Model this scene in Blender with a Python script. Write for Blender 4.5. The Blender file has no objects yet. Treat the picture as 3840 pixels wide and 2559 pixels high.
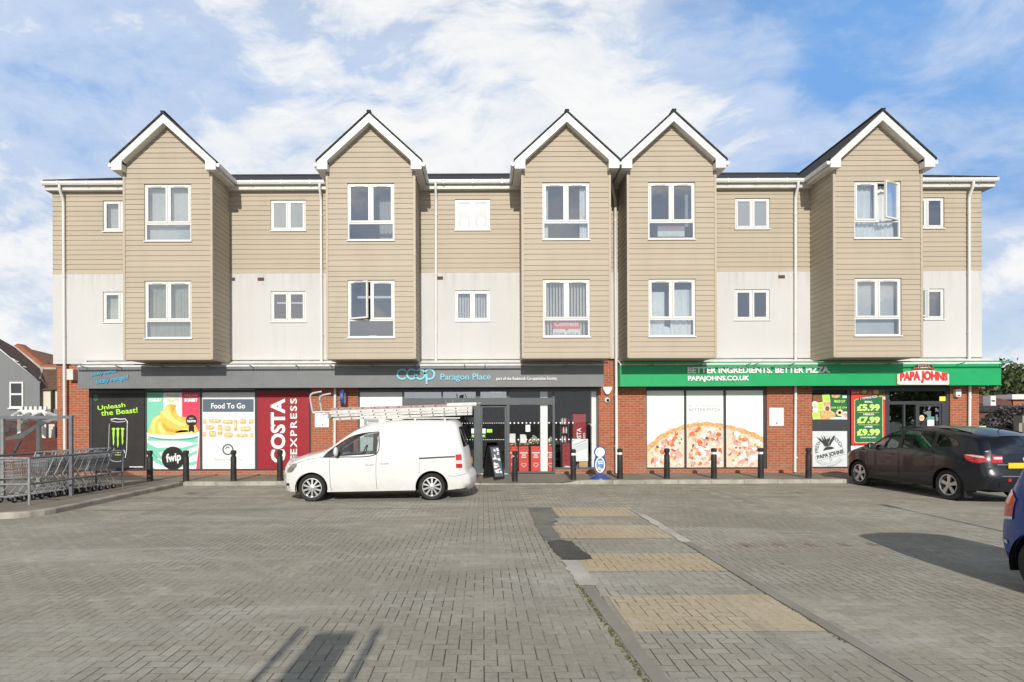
import bpy, bmesh, math, random
from mathutils import Vector, Matrix
from mathutils import geometry as mgeo
R = math.radians
SC = bpy.context.scene
COL = SC.collection
random.seed(7)

# ------------------------------------------------------------------ survey
# measurements were taken off the photograph and turned into metres:
# camera height 1.8 m, looking along +Y; a point at depth Y has X, Z below
FL, XV, YH, TH, HC = 2100.0, 1812.0, 1576.0, 0.0038, 1.8
def sx(px, py, Y): return (px - (py - YH) * TH - XV) / FL * Y
def sz(px, py, Y): return HC - (py + (px - XV) * TH - YH) / FL * Y
def zA(x, y): return (320 + x * .21686, 1440 + y * .21686)
def z6(x, y): return (260 + x * .42499, 1320 + y * .42499)
def z8(x, y): return (1660 + x * .31891, 1350 + y * .31891)
def z9(x, y): return (2260 + x * .35699, 1320 + y * .35699)
def z10(x, y): return (3000 + x * .38269, 1320 + y * .38269)
def zB(x, y): return (3030 + x * .23374, 1440 + y * .23374)
def z7(x, y): return (1020 + x * .34438, 1380 + y * .34438)
def zL(x, y): return (x * .28064, 1280 + y * .28064)
def zR(x, y): return (3560 + x * .22951, 1280 + y * .22951)
def at(zf, x, y, Y):
    p = zf(x, y)
    return (sx(p[0], p[1], Y), sz(p[0], p[1], Y))

# ------------------------------------------------------------------ meshes
class MB:
    def __init__(s): s.v, s.f = [], []
    def add(s, vs, fs):
        o = len(s.v); s.v += [tuple(v) for v in vs]; s.f += [tuple(i + o for i in f) for f in fs]; return s
    def box(s, x0, x1, y0, y1, z0, z1):
        return s.add([(x0,y0,z0),(x1,y0,z0),(x1,y1,z0),(x0,y1,z0),(x0,y0,z1),(x1,y0,z1),(x1,y1,z1),(x0,y1,z1)],
                     [(0,3,2,1),(4,5,6,7),(0,1,5,4),(1,2,6,5),(2,3,7,6),(3,0,4,7)])
    def poly(s, pts): return s.add(pts, [tuple(range(len(pts)))])
    def flat(s, pts, y): return s.poly([(p[0], y, p[1]) for p in pts])          # X,Z outline facing -Y
    def slab(s, pts, y0, y1):                                                   # X,Z outline extruded in Y
        n = len(pts)
        return s.add([(p[0], y0, p[1]) for p in pts] + [(p[0], y1, p[1]) for p in pts],
                     [tuple(range(n)), tuple(range(2*n-1, n-1, -1))] + [(i, n+i, n+(i+1) % n, (i+1) % n) for i in range(n)])
    def prism(s, pts, z0, z1):                                                  # X,Y outline extruded in Z
        n = len(pts)
        return s.add([(p[0], p[1], z0) for p in pts] + [(p[0], p[1], z1) for p in pts],
                     [tuple(range(n-1, -1, -1)), tuple(range(n, 2*n))] + [(i, (i+1) % n, n+(i+1) % n, n+i) for i in range(n)])
    def tube(s, path, r, n=8, closed=False, caps=True):
        P = [Vector(p) for p in path]; m = len(P); rings = []
        rr = r if isinstance(r, (list, tuple)) else [r] * m
        up = None
        for i in range(m):
            a = P[i-1] if (i > 0 or closed) else P[i]
            b = P[(i+1) % m] if (i < m-1 or closed) else P[i]
            d = (b - a)
            if d.length < 1e-9: d = Vector((0,0,1))
            d.normalize()
            if up is None:
                up = Vector((0,0,1)) if abs(d.z) < .9 else Vector((1,0,0))
            u = d.cross(up)
            if u.length < 1e-4: u = d.cross(Vector((0,1,0)))
            u.normalize(); w = u.cross(d).normalized(); up = w
            rings.append([P[i] + (u*math.cos(2*math.pi*k/n) + w*math.sin(2*math.pi*k/n)) * rr[i] for k in range(n)])
        vs = [p for ring in rings for p in ring]; fs = []
        for i in range(m if closed else m-1):
            j = (i+1) % m
            for k in range(n): fs.append((i*n+k, i*n+(k+1) % n, j*n+(k+1) % n, j*n+k))
        if caps and not closed:
            fs.append(tuple(range(n-1, -1, -1))); fs.append(tuple((m-1)*n+k for k in range(n)))
        return s.add(vs, fs)
    def bar(s, a, b, w, h):                                                     # square bar from a to b
        a, b = Vector(a), Vector(b); d = (b-a).normalized()
        up = Vector((0,0,1)) if abs(d.z) < .95 else Vector((0,1,0))
        u = d.cross(up).normalized()*w/2; v = u.cross(d).normalized()*h/2
        vs = [a-u-v, a+u-v, a+u+v, a-u+v, b-u-v, b+u-v, b+u+v, b-u+v]
        return s.add(vs, [(0,3,2,1),(4,5,6,7),(0,1,5,4),(1,2,6,5),(2,3,7,6),(3,0,4,7)])
    def lathe(s, prof, c=(0,0,0), axis='z', n=24, caps=True):
        vs = []; m = len(prof)
        for (r, h) in prof:
            for k in range(n):
                a = 2*math.pi*k/n; p, q = r*math.cos(a), r*math.sin(a)
                vs.append({'z': (c[0]+p, c[1]+q, c[2]+h), 'y': (c[0]+p, c[1]+h, c[2]+q), 'x': (c[0]+h, c[1]+p, c[2]+q)}[axis])
        fs = [(i*n+k, i*n+(k+1) % n, (i+1)*n+(k+1) % n, (i+1)*n+k) for i in range(m-1) for k in range(n)]
        if caps: fs += [tuple(range(n-1,-1,-1)), tuple((m-1)*n+k for k in range(n))]
        return s.add(vs, fs)
    def ball(s, c, rx, ry, rz, n=12, m=8):
        return s.add([(c[0]+rx*math.sin(math.pi*i/m)*math.cos(2*math.pi*k/n), c[1]+ry*math.sin(math.pi*i/m)*math.sin(2*math.pi*k/n), c[2]+rz*math.cos(math.pi*i/m)) for i in range(m+1) for k in range(n)],
                     [(i*n+k, (i+1)*n+k, (i+1)*n+(k+1) % n, i*n+(k+1) % n) for i in range(m) for k in range(n)])
    def xf(s, M):
        s.v = [tuple(M @ Vector(v)) for v in s.v]; return s
    def merge(s, o): return s.add(o.v, o.f)

OFF = {}
def finish(me, smooth, weld=0.0, angle=None):
    bm = bmesh.new(); bm.from_mesh(me)
    if weld: bmesh.ops.remove_doubles(bm, verts=bm.verts, dist=weld)
    bmesh.ops.recalc_face_normals(bm, faces=bm.faces)
    bm.to_mesh(me); bm.free()
    if smooth:
        for p in me.polygons: p.use_smooth = True
        me.set_sharp_from_angle(angle=R(angle or 40))
def link(name, mb, m, parent=None, off=None, smooth=False, weld=0.0, angle=None, bevel=0.0):
    """one mesh object; with a parent the vertices are given in world metres and stored relative to the thing's base"""
    if parent is not None: off = OFF.get(parent.name, (0,0,0))
    elif off is None: off = (0,0,0)
    me = bpy.data.meshes.new(name)
    me.from_pydata([(v[0]-off[0], v[1]-off[1], v[2]-off[2]) for v in mb.v], [], mb.f)
    finish(me, smooth, weld, angle)
    if m is not None: me.materials.append(m)
    o = bpy.data.objects.new(name, me); COL.objects.link(o)
    if parent is not None: o.parent = parent; OFF[o.name] = off
    else: o.location = off; OFF[o.name] = off
    if bevel:
        b = o.modifiers.new('bevel', 'BEVEL'); b.width = bevel; b.segments = 2; b.limit_method = 'ANGLE'
    return o
def tag(o, label, cat, group=None):
    o['label'] = label; o['category'] = cat
    if group: o['group'] = group
    return o
def thing(name, label, cat, loc=(0,0,0), group=None, rot=0.0, local=False):
    o = bpy.data.objects.new(name, None); COL.objects.link(o); o.empty_display_size = .2
    o.location = loc; o.rotation_euler = (0, 0, rot)
    OFF[o.name] = (0,0,0) if local else tuple(loc)
    return tag(o, label, cat, group)
def struct(o): o['kind'] = 'structure'; return o
def copy_thing(o, label, loc=None, rot=None):
    def cp(s, par):
        c = s.copy(); COL.objects.link(c); c.parent = par
        for ch in list(s.children): cp(ch, c)
        return c
    c = cp(o, None); c['label'] = label
    if loc is not None: c.location = loc
    if rot is not None: c.rotation_euler = (0, 0, rot)
    return c

# ------------------------------------------------------------------ text
def text2d(body, bold=0.0, shear=0.0, spacing=1.0, extrude=0.0):
    cu = bpy.data.curves.new('t', 'FONT'); cu.body = body; cu.size = 1.0; cu.offset = bold
    cu.shear = shear; cu.space_character = spacing; cu.extrude = extrude; cu.resolution_u = 3; cu.align_x = 'LEFT'
    ob = bpy.data.objects.new('t', cu); COL.objects.link(ob)
    dg = bpy.context.evaluated_depsgraph_get(); dg.update()
    me = bpy.data.meshes.new_from_object(ob.evaluated_get(dg))
    v = [tuple(p.co) for p in me.vertices]; f = [tuple(p.vertices) for p in me.polygons]
    bpy.data.objects.remove(ob); bpy.data.curves.remove(cu); bpy.data.meshes.remove(me)
    return v, f
def text_mb(body, box, Y, bold=0.012, shear=0.0, rot=0.0, quarter=False, spacing=1.0, depth=0.0, arch=0.0):
    """text stretched to the X,Z box (x0,x1,z0,z1), facing -Y; rot tilts it about the centre"""
    v, f = text2d(body, bold, shear, spacing, depth)
    if quarter: v = [(-p[1], p[0], p[2]) for p in v]
    xs = [p[0] for p in v]; ys = [p[1] for p in v]
    a0, a1, b0, b1 = min(xs), max(xs), min(ys), max(ys)
    cx, cz = (box[0]+box[1])/2, (box[2]+box[3])/2; out = []
    for p in v:
        u = (p[0]-a0)/(a1-a0) - .5; w = (p[1]-b0)/(b1-b0) - .5
        x = u*(box[1]-box[0]); z = w*(box[3]-box[2]) + arch*(1-4*u*u)*(w+.5)
        out.append((cx + x*math.cos(rot) - z*math.sin(rot), Y - p[2], cz + x*math.sin(rot) + z*math.cos(rot)))
    return MB().add(out, f)
def zbox(zf, x0, y0, x1, y1, Y):
    a = at(zf, x0, y1, Y); b = at(zf, x1, y0, Y); return (a[0], b[0], a[1], b[1])
def text_arc(body, c, r, h, a0, a1, Y, flip=False, bold=.01):
    v, f = text2d(body, bold)
    xs = [p[0] for p in v]; x0, x1 = min(xs), max(xs); out = []
    for p in v:
        t = (p[0]-x0)/(x1-x0); a = a0 + (a1-a0)*t
        rr = r + (p[1]*h*1.3 if not flip else -h + p[1]*h*1.3*1) * (1 if not flip else -1)
        out.append((c[0]+rr*math.cos(a), Y, c[1]+rr*math.sin(a)))
    return MB().add(out, f)

# ------------------------------------------------------------------ node helpers
class N:
    def __init__(s, tree): s.t = tree; s.n = tree.nodes; s.l = tree.links
    def node(s, typ, **kw):
        x = s.n.new(typ)
        for k, val in kw.items(): setattr(x, k, val)
        return x
    def put(s, sock, val):
        if val is None: return
        if hasattr(val, 'is_linked') or isinstance(val, bpy.types.NodeSocket): s.l.new(val, sock)
        else: sock.default_value = val
    def math(s, op, a, b=None, c=None, clamp=False):
        x = s.node('ShaderNodeMath', operation=op, use_clamp=clamp)
        s.put(x.inputs[0], a); s.put(x.inputs[1], b)
        if c is not None: s.put(x.inputs[2], c)
        return x.outputs[0]
    def mix(s, fac, a, b, blend='MIX'):
        x = s.node('ShaderNodeMix', data_type='RGBA', blend_type=blend)
        s.put(x.inputs[0], fac); s.put(x.inputs[6], a); s.put(x.inputs[7], b); return x.outputs[2]
    def noise(s, vec, scale, detail=4, rough=.55, dist=0.0, dim='3D'):
        x = s.node('ShaderNodeTexNoise', noise_dimensions=dim)
        if vec is not None: s.l.new(vec, x.inputs['Vector'])
        x.inputs['Scale'].default_value = scale; x.inputs['Detail'].default_value = detail
        x.inputs['Roughness'].default_value = rough; x.inputs['Distortion'].default_value = dist
        return x.outputs['Fac']
    def ramp(s, fac, lo, hi, a=0.0, b=1.0):
        x = s.node('ShaderNodeMapRange', clamp=True); x.interpolation_type = 'SMOOTHSTEP'
        s.put(x.inputs[0], fac); s.put(x.inputs[1], lo); s.put(x.inputs[2], hi); s.put(x.inputs[3], a); s.put(x.inputs[4], b)
        return x.outputs[0]
    def scale(s, vec, sv, loc=(0,0,0)):
        x = s.node('ShaderNodeMapping'); s.l.new(vec, x.inputs[0]); x.inputs['Scale'].default_value = sv; x.inputs['Location'].default_value = loc
        return x.outputs[0]
    def bump(s, h, strength, dist=.01):
        x = s.node('ShaderNodeBump'); x.inputs['Strength'].default_value = strength; x.inputs['Distance'].default_value = dist
        s.l.new(h, x.inputs['Height']); return x.outputs[0]
    def pos(s): return s.node('ShaderNodeNewGeometry').outputs['Position']
    def objc(s): return s.node('ShaderNodeTexCoord').outputs['Object']
def c4(c): return (c[0], c[1], c[2], 1.0)
def new_mat(name):
    m = bpy.data.materials.new(name); m.use_nodes = True
    t = N(m.node_tree); b = m.node_tree.nodes['Principled BSDF']
    return m, t, b
def pm(name, col, rough=.55, metal=0.0, var=.08, vs=3.0, bump=0.0, bs=120.0, spec=.4, coat=0.0, dirt=None, emit=None):
    """procedural paint / plastic / render: colour drifts with noise, fine bump, optional grime colour"""
    m, t, b = new_mat(name); p = t.objc()
    n = t.noise(p, vs, 5, .6)
    hi = tuple(min(1, x*(1+var)) for x in col); lo = tuple(x*(1-var) for x in col)
    c = t.mix(t.ramp(n, .3, .7), c4(lo), c4(hi))
    if dirt:
        c = t.mix(t.math('MULTIPLY', t.ramp(t.noise(t.scale(p, (1,1,.35)), vs*1.7, 8, .7), .5, .8), dirt[1]), c, c4(dirt[0]))
    t.l.new(c, b.inputs['Base Color'])
    b.inputs['Roughness'].default_value = rough; b.inputs['Metallic'].default_value = metal
    b.inputs['Specular IOR Level'].default_value = spec; b.inputs['Coat Weight'].default_value = coat; b.inputs['Coat Roughness'].default_value = .04
    if bump: t.l.new(t.bump(t.noise(p, bs, 3, .6), bump, .004), b.inputs['Normal'])
    if emit:
        b.inputs['Emission Color'].default_value = c4(col); b.inputs['Emission Strength'].default_value = emit
    return m
def glass(name, refl=.16, tint=(.85,.9,.9), rough=0.0, haze=0.0, hazecol=(.6,.63,.65), wave=0.0):
    """thin pane: part mirror (more at grazing angles), part clear, optional milky haze"""
    m = bpy.data.materials.new(name); m.use_nodes = True; t = N(m.node_tree); nt = m.node_tree; nt.nodes.clear()
    out = t.node('ShaderNodeOutputMaterial'); g = t.node('ShaderNodeBsdfGlossy'); g.inputs['Roughness'].default_value = rough
    g.inputs['Color'].default_value = (.95,.97,1,1)
    tr = t.node('ShaderNodeBsdfTransparent'); tr.inputs['Color'].default_value = c4(tint)
    fr = t.node('ShaderNodeLayerWeight'); fr.inputs['Blend'].default_value = .35
    fac = t.math('ADD', t.math('MULTIPLY', fr.outputs['Fresnel'], .5), refl, clamp=True)
    if wave: t.l.new(t.bump(t.noise(t.objc(), 1.6, 2, .5), wave, .02), g.inputs['Normal'])
    base = tr.outputs[0]
    if haze:
        d = t.node('ShaderNodeBsdfDiffuse'); d.inputs['Color'].default_value = c4(hazecol)
        mx = t.node('ShaderNodeMixShader'); mx.inputs[0].default_value = haze; t.l.new(base, mx.inputs[1]); t.l.new(d.outputs[0], mx.inputs[2]); base = mx.outputs[0]
    mx = t.node('ShaderNodeMixShader'); t.l.new(fac, mx.inputs[0]); t.l.new(base, mx.inputs[1]); t.l.new(g.outputs[0], mx.inputs[2])
    t.l.new(mx.outputs[0], out.inputs[0]); return m
# ------------------------------------------------------------------ camera, light, sky
cam_d = bpy.data.cameras.new('camera'); cam = bpy.data.objects.new('camera', cam_d); COL.objects.link(cam)
cam_d.sensor_width = 36; cam_d.lens = 36*FL/3840; cam_d.clip_end = 2000; cam_d.clip_start = .05
cam_d.shift_x = (1920-XV)/3840; cam_d.shift_y = (YH-1279.5)/3840
cam.location = (0, 0, HC); cam.rotation_euler = (R(90), TH, 0); SC.camera = cam
SC.view_settings.view_transform = 'Standard'; SC.view_settings.look = 'None'; SC.view_settings.exposure = 0; SC.view_settings.gamma = 1

SUN_EL, SUN_AZ = R(27), R(1.55)
sd = Vector((math.sin(SUN_AZ)*math.cos(SUN_EL), math.cos(SUN_AZ)*math.cos(SUN_EL), -math.sin(SUN_EL)))
sun_d = bpy.data.lights.new('sun', 'SUN'); sun_d.energy = 3.9; sun_d.angle = R(.55); sun_d.color = (1.0, .94, .84)
sun = bpy.data.objects.new('sun', sun_d); COL.objects.link(sun); sun.location = (0, -20, 20)
sun.rotation_euler = sd.to_track_quat('-Z', 'Y').to_euler()

W = bpy.data.worlds.new('World'); SC.world = W; W.use_nodes = True
t = N(W.node_tree); W.node_tree.nodes.clear()
wo = t.node('ShaderNodeOutputWorld'); bg = t.node('ShaderNodeBackground'); bg.inputs['Strength'].default_value = .1
sky = t.node('ShaderNodeTexSky', sky_type='NISHITA'); sky.sun_disc = False; sky.sun_elevation = SUN_EL
sky.sun_rotation = math.pi + SUN_AZ; sky.altitude = 50; sky.air_density = 1.0; sky.dust_density = .6; sky.ozone_density = 1.6
d = t.node('ShaderNodeTexCoord').outputs['Generated']
s = t.node('ShaderNodeSeparateXYZ'); t.l.new(d, s.inputs[0])
dx, dy, dz = s.outputs
warp = t.node('ShaderNodeTexNoise'); t.l.new(d, warp.inputs['Vector']); warp.inputs['Scale'].default_value = 2.6; warp.inputs['Detail'].default_value = 3
wv = t.node('ShaderNodeVectorMath', operation='MULTIPLY_ADD'); t.l.new(warp.outputs['Color'], wv.inputs[0]); wv.inputs[1].default_value = (.22,.22,.22); t.l.new(d, wv.inputs[2])
rot = t.node('ShaderNodeMapping'); t.l.new(wv.outputs[0], rot.inputs[0]); rot.inputs['Rotation'].default_value = (0, R(28), 0); rot.inputs['Scale'].default_value = (.50, 1.0, 1.45)
n1 = t.noise(rot.outputs[0], 4.2, 10, .58)
n2 = t.noise(t.scale(d, (1.0,1.0,1.5), (3.1,1.7,.4)), 1.9, 4, .5)
n3 = t.noise(rot.outputs[0], 12.0, 9, .66)
# more cloud to the left and straight over the roofs, thinner to the right
left = t.ramp(dx, -.2, .5, .055, -.085)
blob = t.node('ShaderNodeVectorMath', operation='DOT_PRODUCT'); t.l.new(d, blob.inputs[0]); blob.inputs[1].default_value = Vector((.02, .93, .37)).normalized()
heart = t.ramp(blob.outputs['Value'], .80, 1.0, 0.0, .105)
low = t.ramp(dz, 0.0, .36, .20, 0.0)
cov = t.math('ADD', t.math('ADD', t.math('MULTIPLY', n1, 1.05), t.math('MULTIPLY', n2, .38)), t.math('MULTIPLY', n3, .30))
cov = t.math('ADD', t.math('ADD', cov, left), t.math('ADD', heart, low))
cov = t.math('SUBTRACT', cov, t.math('ADD', t.ramp(dz, .56, .78, 0, .5), t.ramp(dy, .15, -.35, 0, -.06)))
mask = t.ramp(cov, .81, 1.05)
thin = t.ramp(cov, .66, .93, 0.02, .50)
allc = t.math('MAXIMUM', mask, thin)
blue = t.mix(t.ramp(dz, .0, .45, .45, .85), sky.outputs[0], (1.9, 4.4, 8.9, 1.0))
zen = t.ramp(dz, .50, .8); blue = t.mix(zen, blue, (1.0, 1.2, 1.55, 1.0))
back = t.ramp(dy, .1, -.4, 0, .35); blue = t.mix(back, blue, (2.4, 2.65, 3.0, 1.0))
cloud = t.mix(t.ramp(n3, .3, .7), (8.3, 8.6, 9.0, 1.0), (9.6, 9.6, 9.6, 1.0))
skyc = t.mix(allc, blue, cloud)
gr = t.ramp(dz, -.06, 0.0)
t.l.new(t.mix(gr, (1.8, 1.75, 1.6, 1.0), skyc), bg.inputs['Color']); t.l.new(bg.outputs[0], wo.inputs[0])

# ------------------------------------------------------------------ materials
def herring(t, unit=.1, ox=0.0, oy=0.0):
    s = t.node('ShaderNodeSeparateXYZ'); t.l.new(t.pos(), s.inputs[0]); P = s
    x = t.math('MULTIPLY_ADD', P.outputs[0], 1/unit, ox); y = t.math('MULTIPLY_ADD', P.outputs[1], 1/unit, oy)
    i = t.math('FLOOR', x); j = t.math('FLOOR', y); u = t.math('FRACT', x); v = t.math('FRACT', y)
    k = t.math('FLOORED_MODULO', t.math('ADD', i, j), 4.0)
    K = [t.math('COMPARE', k, float(q), .1) for q in range(4)]
    L = t.math('MULTIPLY_ADD', K[1], 9.0, u); Rt = t.math('ADD', t.math('SUBTRACT', 1.0, u), t.math('MULTIPLY', K[0], 9.0))
    B = t.math('MULTIPLY_ADD', K[3], 9.0, v); T = t.math('ADD', t.math('SUBTRACT', 1.0, v), t.math('MULTIPLY', K[2], 9.0))
    dV = t.math('MINIMUM', L, Rt); dH = t.math('MINIMUM', B, T)
    cb = t.node('ShaderNodeCombineXYZ'); t.l.new(t.math('SUBTRACT', i, K[1]), cb.inputs[0]); t.l.new(t.math('SUBTRACT', j, K[3]), cb.inputs[1])
    wn = t.node('ShaderNodeTexWhiteNoise', noise_dimensions='2D'); t.l.new(cb.outputs[0], wn.inputs['Vector'])
    return dV, dH, wn.outputs['Value']
def paving(name, lo, hi, streak=.6, fade=0.0):
    m, t, b = new_mat(name); p = t.pos()
    dV, dH, rnd = herring(t)
    wob = t.math('MULTIPLY', t.math('SUBTRACT', t.noise(p, 34, 3, .6), .5), .05)
    jv = t.ramp(t.math('ADD', dV, wob), .015, .075, 1.0, 0.0); jh = t.ramp(t.math('ADD', dH, wob), .01, .06, 1.0, 0.0)
    col = t.mix(t.math('MULTIPLY', rnd, t.ramp(t.noise(p, .9, 4, .6), .35, .65, .15, 1.0)), c4(lo), c4(hi))
    if fade: col = t.mix(t.ramp(t.noise(p, 2.2, 6, .7), .38, .72, .05, fade), col, (.37,.345,.285,1))
    big = t.noise(p, .32, 6, .62, .4); mid = t.noise(t.scale(p, (.55,1.1,1)), 1.3, 6, .65); fine = t.noise(p, 140, 3, .7)
    col = t.mix(t.ramp(big, .34, .66, 0, .6), col, c4([x*.80 for x in lo]))
    pale = t.ramp(t.noise(t.scale(p, (.30,1.6,1)), .8, 8, .70, .8), .47, .72, 0, streak)
    col = t.mix(pale, col, (.53,.52,.475,1))
    col = t.mix(t.ramp(mid, .55, .8, 0, .35), col, (.21,.205,.18,1))
    col = t.mix(t.ramp(fine, .35, .75, 0, .30), col, (.48,.47,.44,1)); col = t.mix(t.ramp(fine, .48, .2, 0, .45), col, (.15,.145,.13,1))
    mot = t.noise(p, 17, 7, .72); col = t.mix(t.ramp(mot, .50, .75, 0, .5), col, (.46,.435,.375,1)); col = t.mix(t.ramp(mot, .50, .27, 0, .55), col, (.15,.14,.115,1))
    grain = t.noise(p, 60, 3, .75); col = t.mix(t.ramp(grain, .54, .74, 0, .4), col, (.52,.49,.43,1)); col = t.mix(t.ramp(grain, .46, .26, 0, .4), col, (.12,.11,.09,1))
    spots = t.ramp(t.noise(p, 5.5, 2, .5), .74, .79, 0, .55); col = t.mix(spots, col, (.07,.065,.06,1))
    sy = t.node('ShaderNodeSeparateXYZ'); t.l.new(p, sy.inputs[0])
    oil = t.math('MULTIPLY', t.ramp(t.noise(t.scale(p, (.55,1.5,1)), 1.15, 5, .6), .56, .70, 0, .8), t.math('MULTIPLY', t.ramp(sy.outputs[1], 11.6, 13.4), t.ramp(sy.outputs[1], 15.7, 15.2)))
    col = t.mix(oil, col, (.10,.095,.085,1))
    tyre = t.math('MULTIPLY', t.ramp(t.noise(t.scale(p, (2.2,.12,1)), 1.0, 4, .6), .52, .68, 0, .32), t.ramp(t.noise(p, .25, 3), .4, .6)); col = t.mix(tyre, col, (.20,.19,.165,1))
    strength = t.ramp(t.noise(p, .75, 5, .65, .5), .40, .56, .10, 1.0)      # joints: some open and dark, some sanded up
    dark = t.math('MULTIPLY', t.math('MAXIMUM', jv, t.math('MULTIPLY', jh, .42)), strength)
    sand = t.math('MULTIPLY', t.math('MAXIMUM', jh, t.math('MULTIPLY', jv, .5)), t.ramp(t.noise(p, .55, 5, .6, .4), .5, .68, 0, .75))
    col = t.mix(t.math('MULTIPLY', dark, .92), col, (.055,.05,.042,1)); col = t.mix(sand, col, (.55,.53,.47,1))
    t.l.new(col, b.inputs['Base Color']); b.inputs['Roughness'].default_value = .9; b.inputs['Specular IOR Level'].default_value = .25
    h = t.math('ADD', t.math('MULTIPLY', t.math('MAXIMUM', jv, jh), -1.0), t.math('ADD', t.math('MULTIPLY', fine, .35), t.math('MULTIPLY', rnd, .18)))
    t.l.new(t.bump(h, .5, .006), b.inputs['Normal']); return m
def asphalt(name, lo, hi, gr=.3):
    m, t, b = new_mat(name); p = t.pos()
    col = t.mix(t.ramp(t.noise(p, 1.1, 6, .65), .3, .7), c4(lo), c4(hi))
    f = t.noise(p, 160, 2, .7); col = t.mix(t.ramp(f, .55, .8, 0, gr), col, (.4,.38,.35,1))
    t.l.new(col, b.inputs['Base Color']); b.inputs['Roughness'].default_value = .9; b.inputs['Specular IOR Level'].default_value = .25
    t.l.new(t.bump(f, .5, .006), b.inputs['Normal']); return m
def brick(name, c1, c2, mortar, unit=(.225,.075), dirt=.5):
    m, t, b = new_mat(name); p = t.pos()
    s = t.node('ShaderNodeSeparateXYZ'); t.l.new(p, s.inputs[0]); cb = t.node('ShaderNodeCombineXYZ')
    t.l.new(t.math('ADD', s.outputs[0], s.outputs[1]), cb.inputs[0]); t.l.new(s.outputs[2], cb.inputs[1])
    bt = t.node('ShaderNodeTexBrick'); t.l.new(cb.outputs[0], bt.inputs['Vector'])
    bt.inputs['Scale'].default_value = 1.0; bt.inputs['Brick Width'].default_value = unit[0]; bt.inputs['Row Height'].default_value = unit[1]
    bt.inputs['Mortar Size'].default_value = .0085; bt.inputs['Mortar Smooth'].default_value = .2
    bt.inputs['Color1'].default_value = c4(c1); bt.inputs['Color2'].default_value = c4(c2); bt.inputs['Mortar'].default_value = c4(mortar)
    col = t.mix(t.ramp(t.noise(p, 9, 4, .7), .3, .75, 0, .5), bt.outputs['Color'], c4([x*.72 for x in c1]))
    low = t.math('MULTIPLY', t.ramp(s.outputs[2], .75, .1), t.ramp(t.noise(p, 1.6, 5, .65), .35, .65, 0, dirt))
    col = t.mix(low, col, (.32,.23,.17,1))
    t.l.new(col, b.inputs['Base Color']); b.inputs['Roughness'].default_value = .85
    t.l.new(t.bump(t.math('ADD', t.math('MULTIPLY', bt.outputs['Fac'], -1.0), t.math('MULTIPLY', t.noise(p, 90, 3), .5)), .5, .008), b.inputs['Normal']); return m
def tiles(name, c1, c2, unit=(.22,.16), moss=.3, along=1):
    m, t, b = new_mat(name); p = t.pos()
    s = t.node('ShaderNodeSeparateXYZ'); t.l.new(p, s.inputs[0]); cb = t.node('ShaderNodeCombineXYZ')
    t.l.new(s.outputs[0] if along == 1 else s.outputs[1], cb.inputs[0]); t.l.new(s.outputs[2], cb.inputs[1])
    bt = t.node('ShaderNodeTexBrick'); t.l.new(cb.outputs[0], bt.inputs['Vector']); bt.inputs['Scale'].default_value = 1
    bt.inputs['Brick Width'].default_value = unit[0]; bt.inputs['Row Height'].default_value = unit[1]; bt.inputs['Mortar Size'].default_value = .012
    bt.inputs['Color1'].default_value = c4(c1); bt.inputs['Color2'].default_value = c4(c2); bt.inputs['Mortar'].default_value = c4([x*.3 for x in c1])
    col = t.mix(t.ramp(t.noise(p, 2.2, 6, .7), .45, .75, 0, moss), bt.outputs['Color'], (.10,.10,.06,1))
    t.l.new(col, b.inputs['Base Color']); b.inputs['Roughness'].default_value = .85
    t.l.new(t.bump(bt.outputs['Fac'], -.6, .02), b.inputs['Normal']); return m
def board_mat(name, col):
    m, t, b = new_mat(name); p = t.pos()
    s = t.node('ShaderNodeSeparateXYZ'); t.l.new(p, s.inputs[0])
    row = t.math('FLOOR', t.math('MULTIPLY', s.outputs[2], 1/.148)); wn = t.node('ShaderNodeTexWhiteNoise', noise_dimensions='1D'); t.l.new(row, wn.inputs['W'])
    c = t.mix(wn.outputs['Value'], c4([x*.96 for x in col]), c4([min(1,x*1.04) for x in col]))
    c = t.mix(t.ramp(t.noise(t.scale(p, (1,1,.3)), 1.1, 7, .68), .42, .78, 0, .36), c, c4([x*.74 for x in col]))
    t.l.new(c, b.inputs['Base Color']); b.inputs['Roughness'].default_value = .6; b.inputs['Specular IOR Level'].default_value = .3
    g = t.noise(t.scale(p, (2.0,2.0,40.0)), 9, 4, .6); t.l.new(t.bump(g, .25, .003), b.inputs['Normal']); return m
def render_mat(name, col):
    m, t, b = new_mat(name); p = t.pos()
    c = t.mix(t.ramp(t.noise(p, .8, 6, .6), .3, .7), c4([x*.955 for x in col]), c4(col))
    run = t.noise(t.scale(p, (3.2,3.2,.22)), 1.5, 7, .7); c = t.mix(t.ramp(run, .52, .8, 0, .4), c, c4((col[0]*.78, col[1]*.77, col[2]*.72)))
    s = t.node('ShaderNodeSeparateXYZ'); t.l.new(p, s.inputs[0])
    top = t.math('MULTIPLY', t.ramp(s.outputs[2], 5.55, 6.4), t.ramp(t.noise(t.scale(p, (5,5,.35)), 1.2, 5, .7), .42, .7, 0, .35)); c = t.mix(top, c, c4((col[0]*.62, col[1]*.6, col[2]*.54)))
    t.l.new(c, b.inputs['Base Color']); b.inputs['Roughness'].default_value = .88; b.inputs['Specular IOR Level'].default_value = .2
    t.l.new(t.bump(t.noise(p, 150, 3, .7), .35, .004), b.inputs['Normal']); return m

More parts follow.
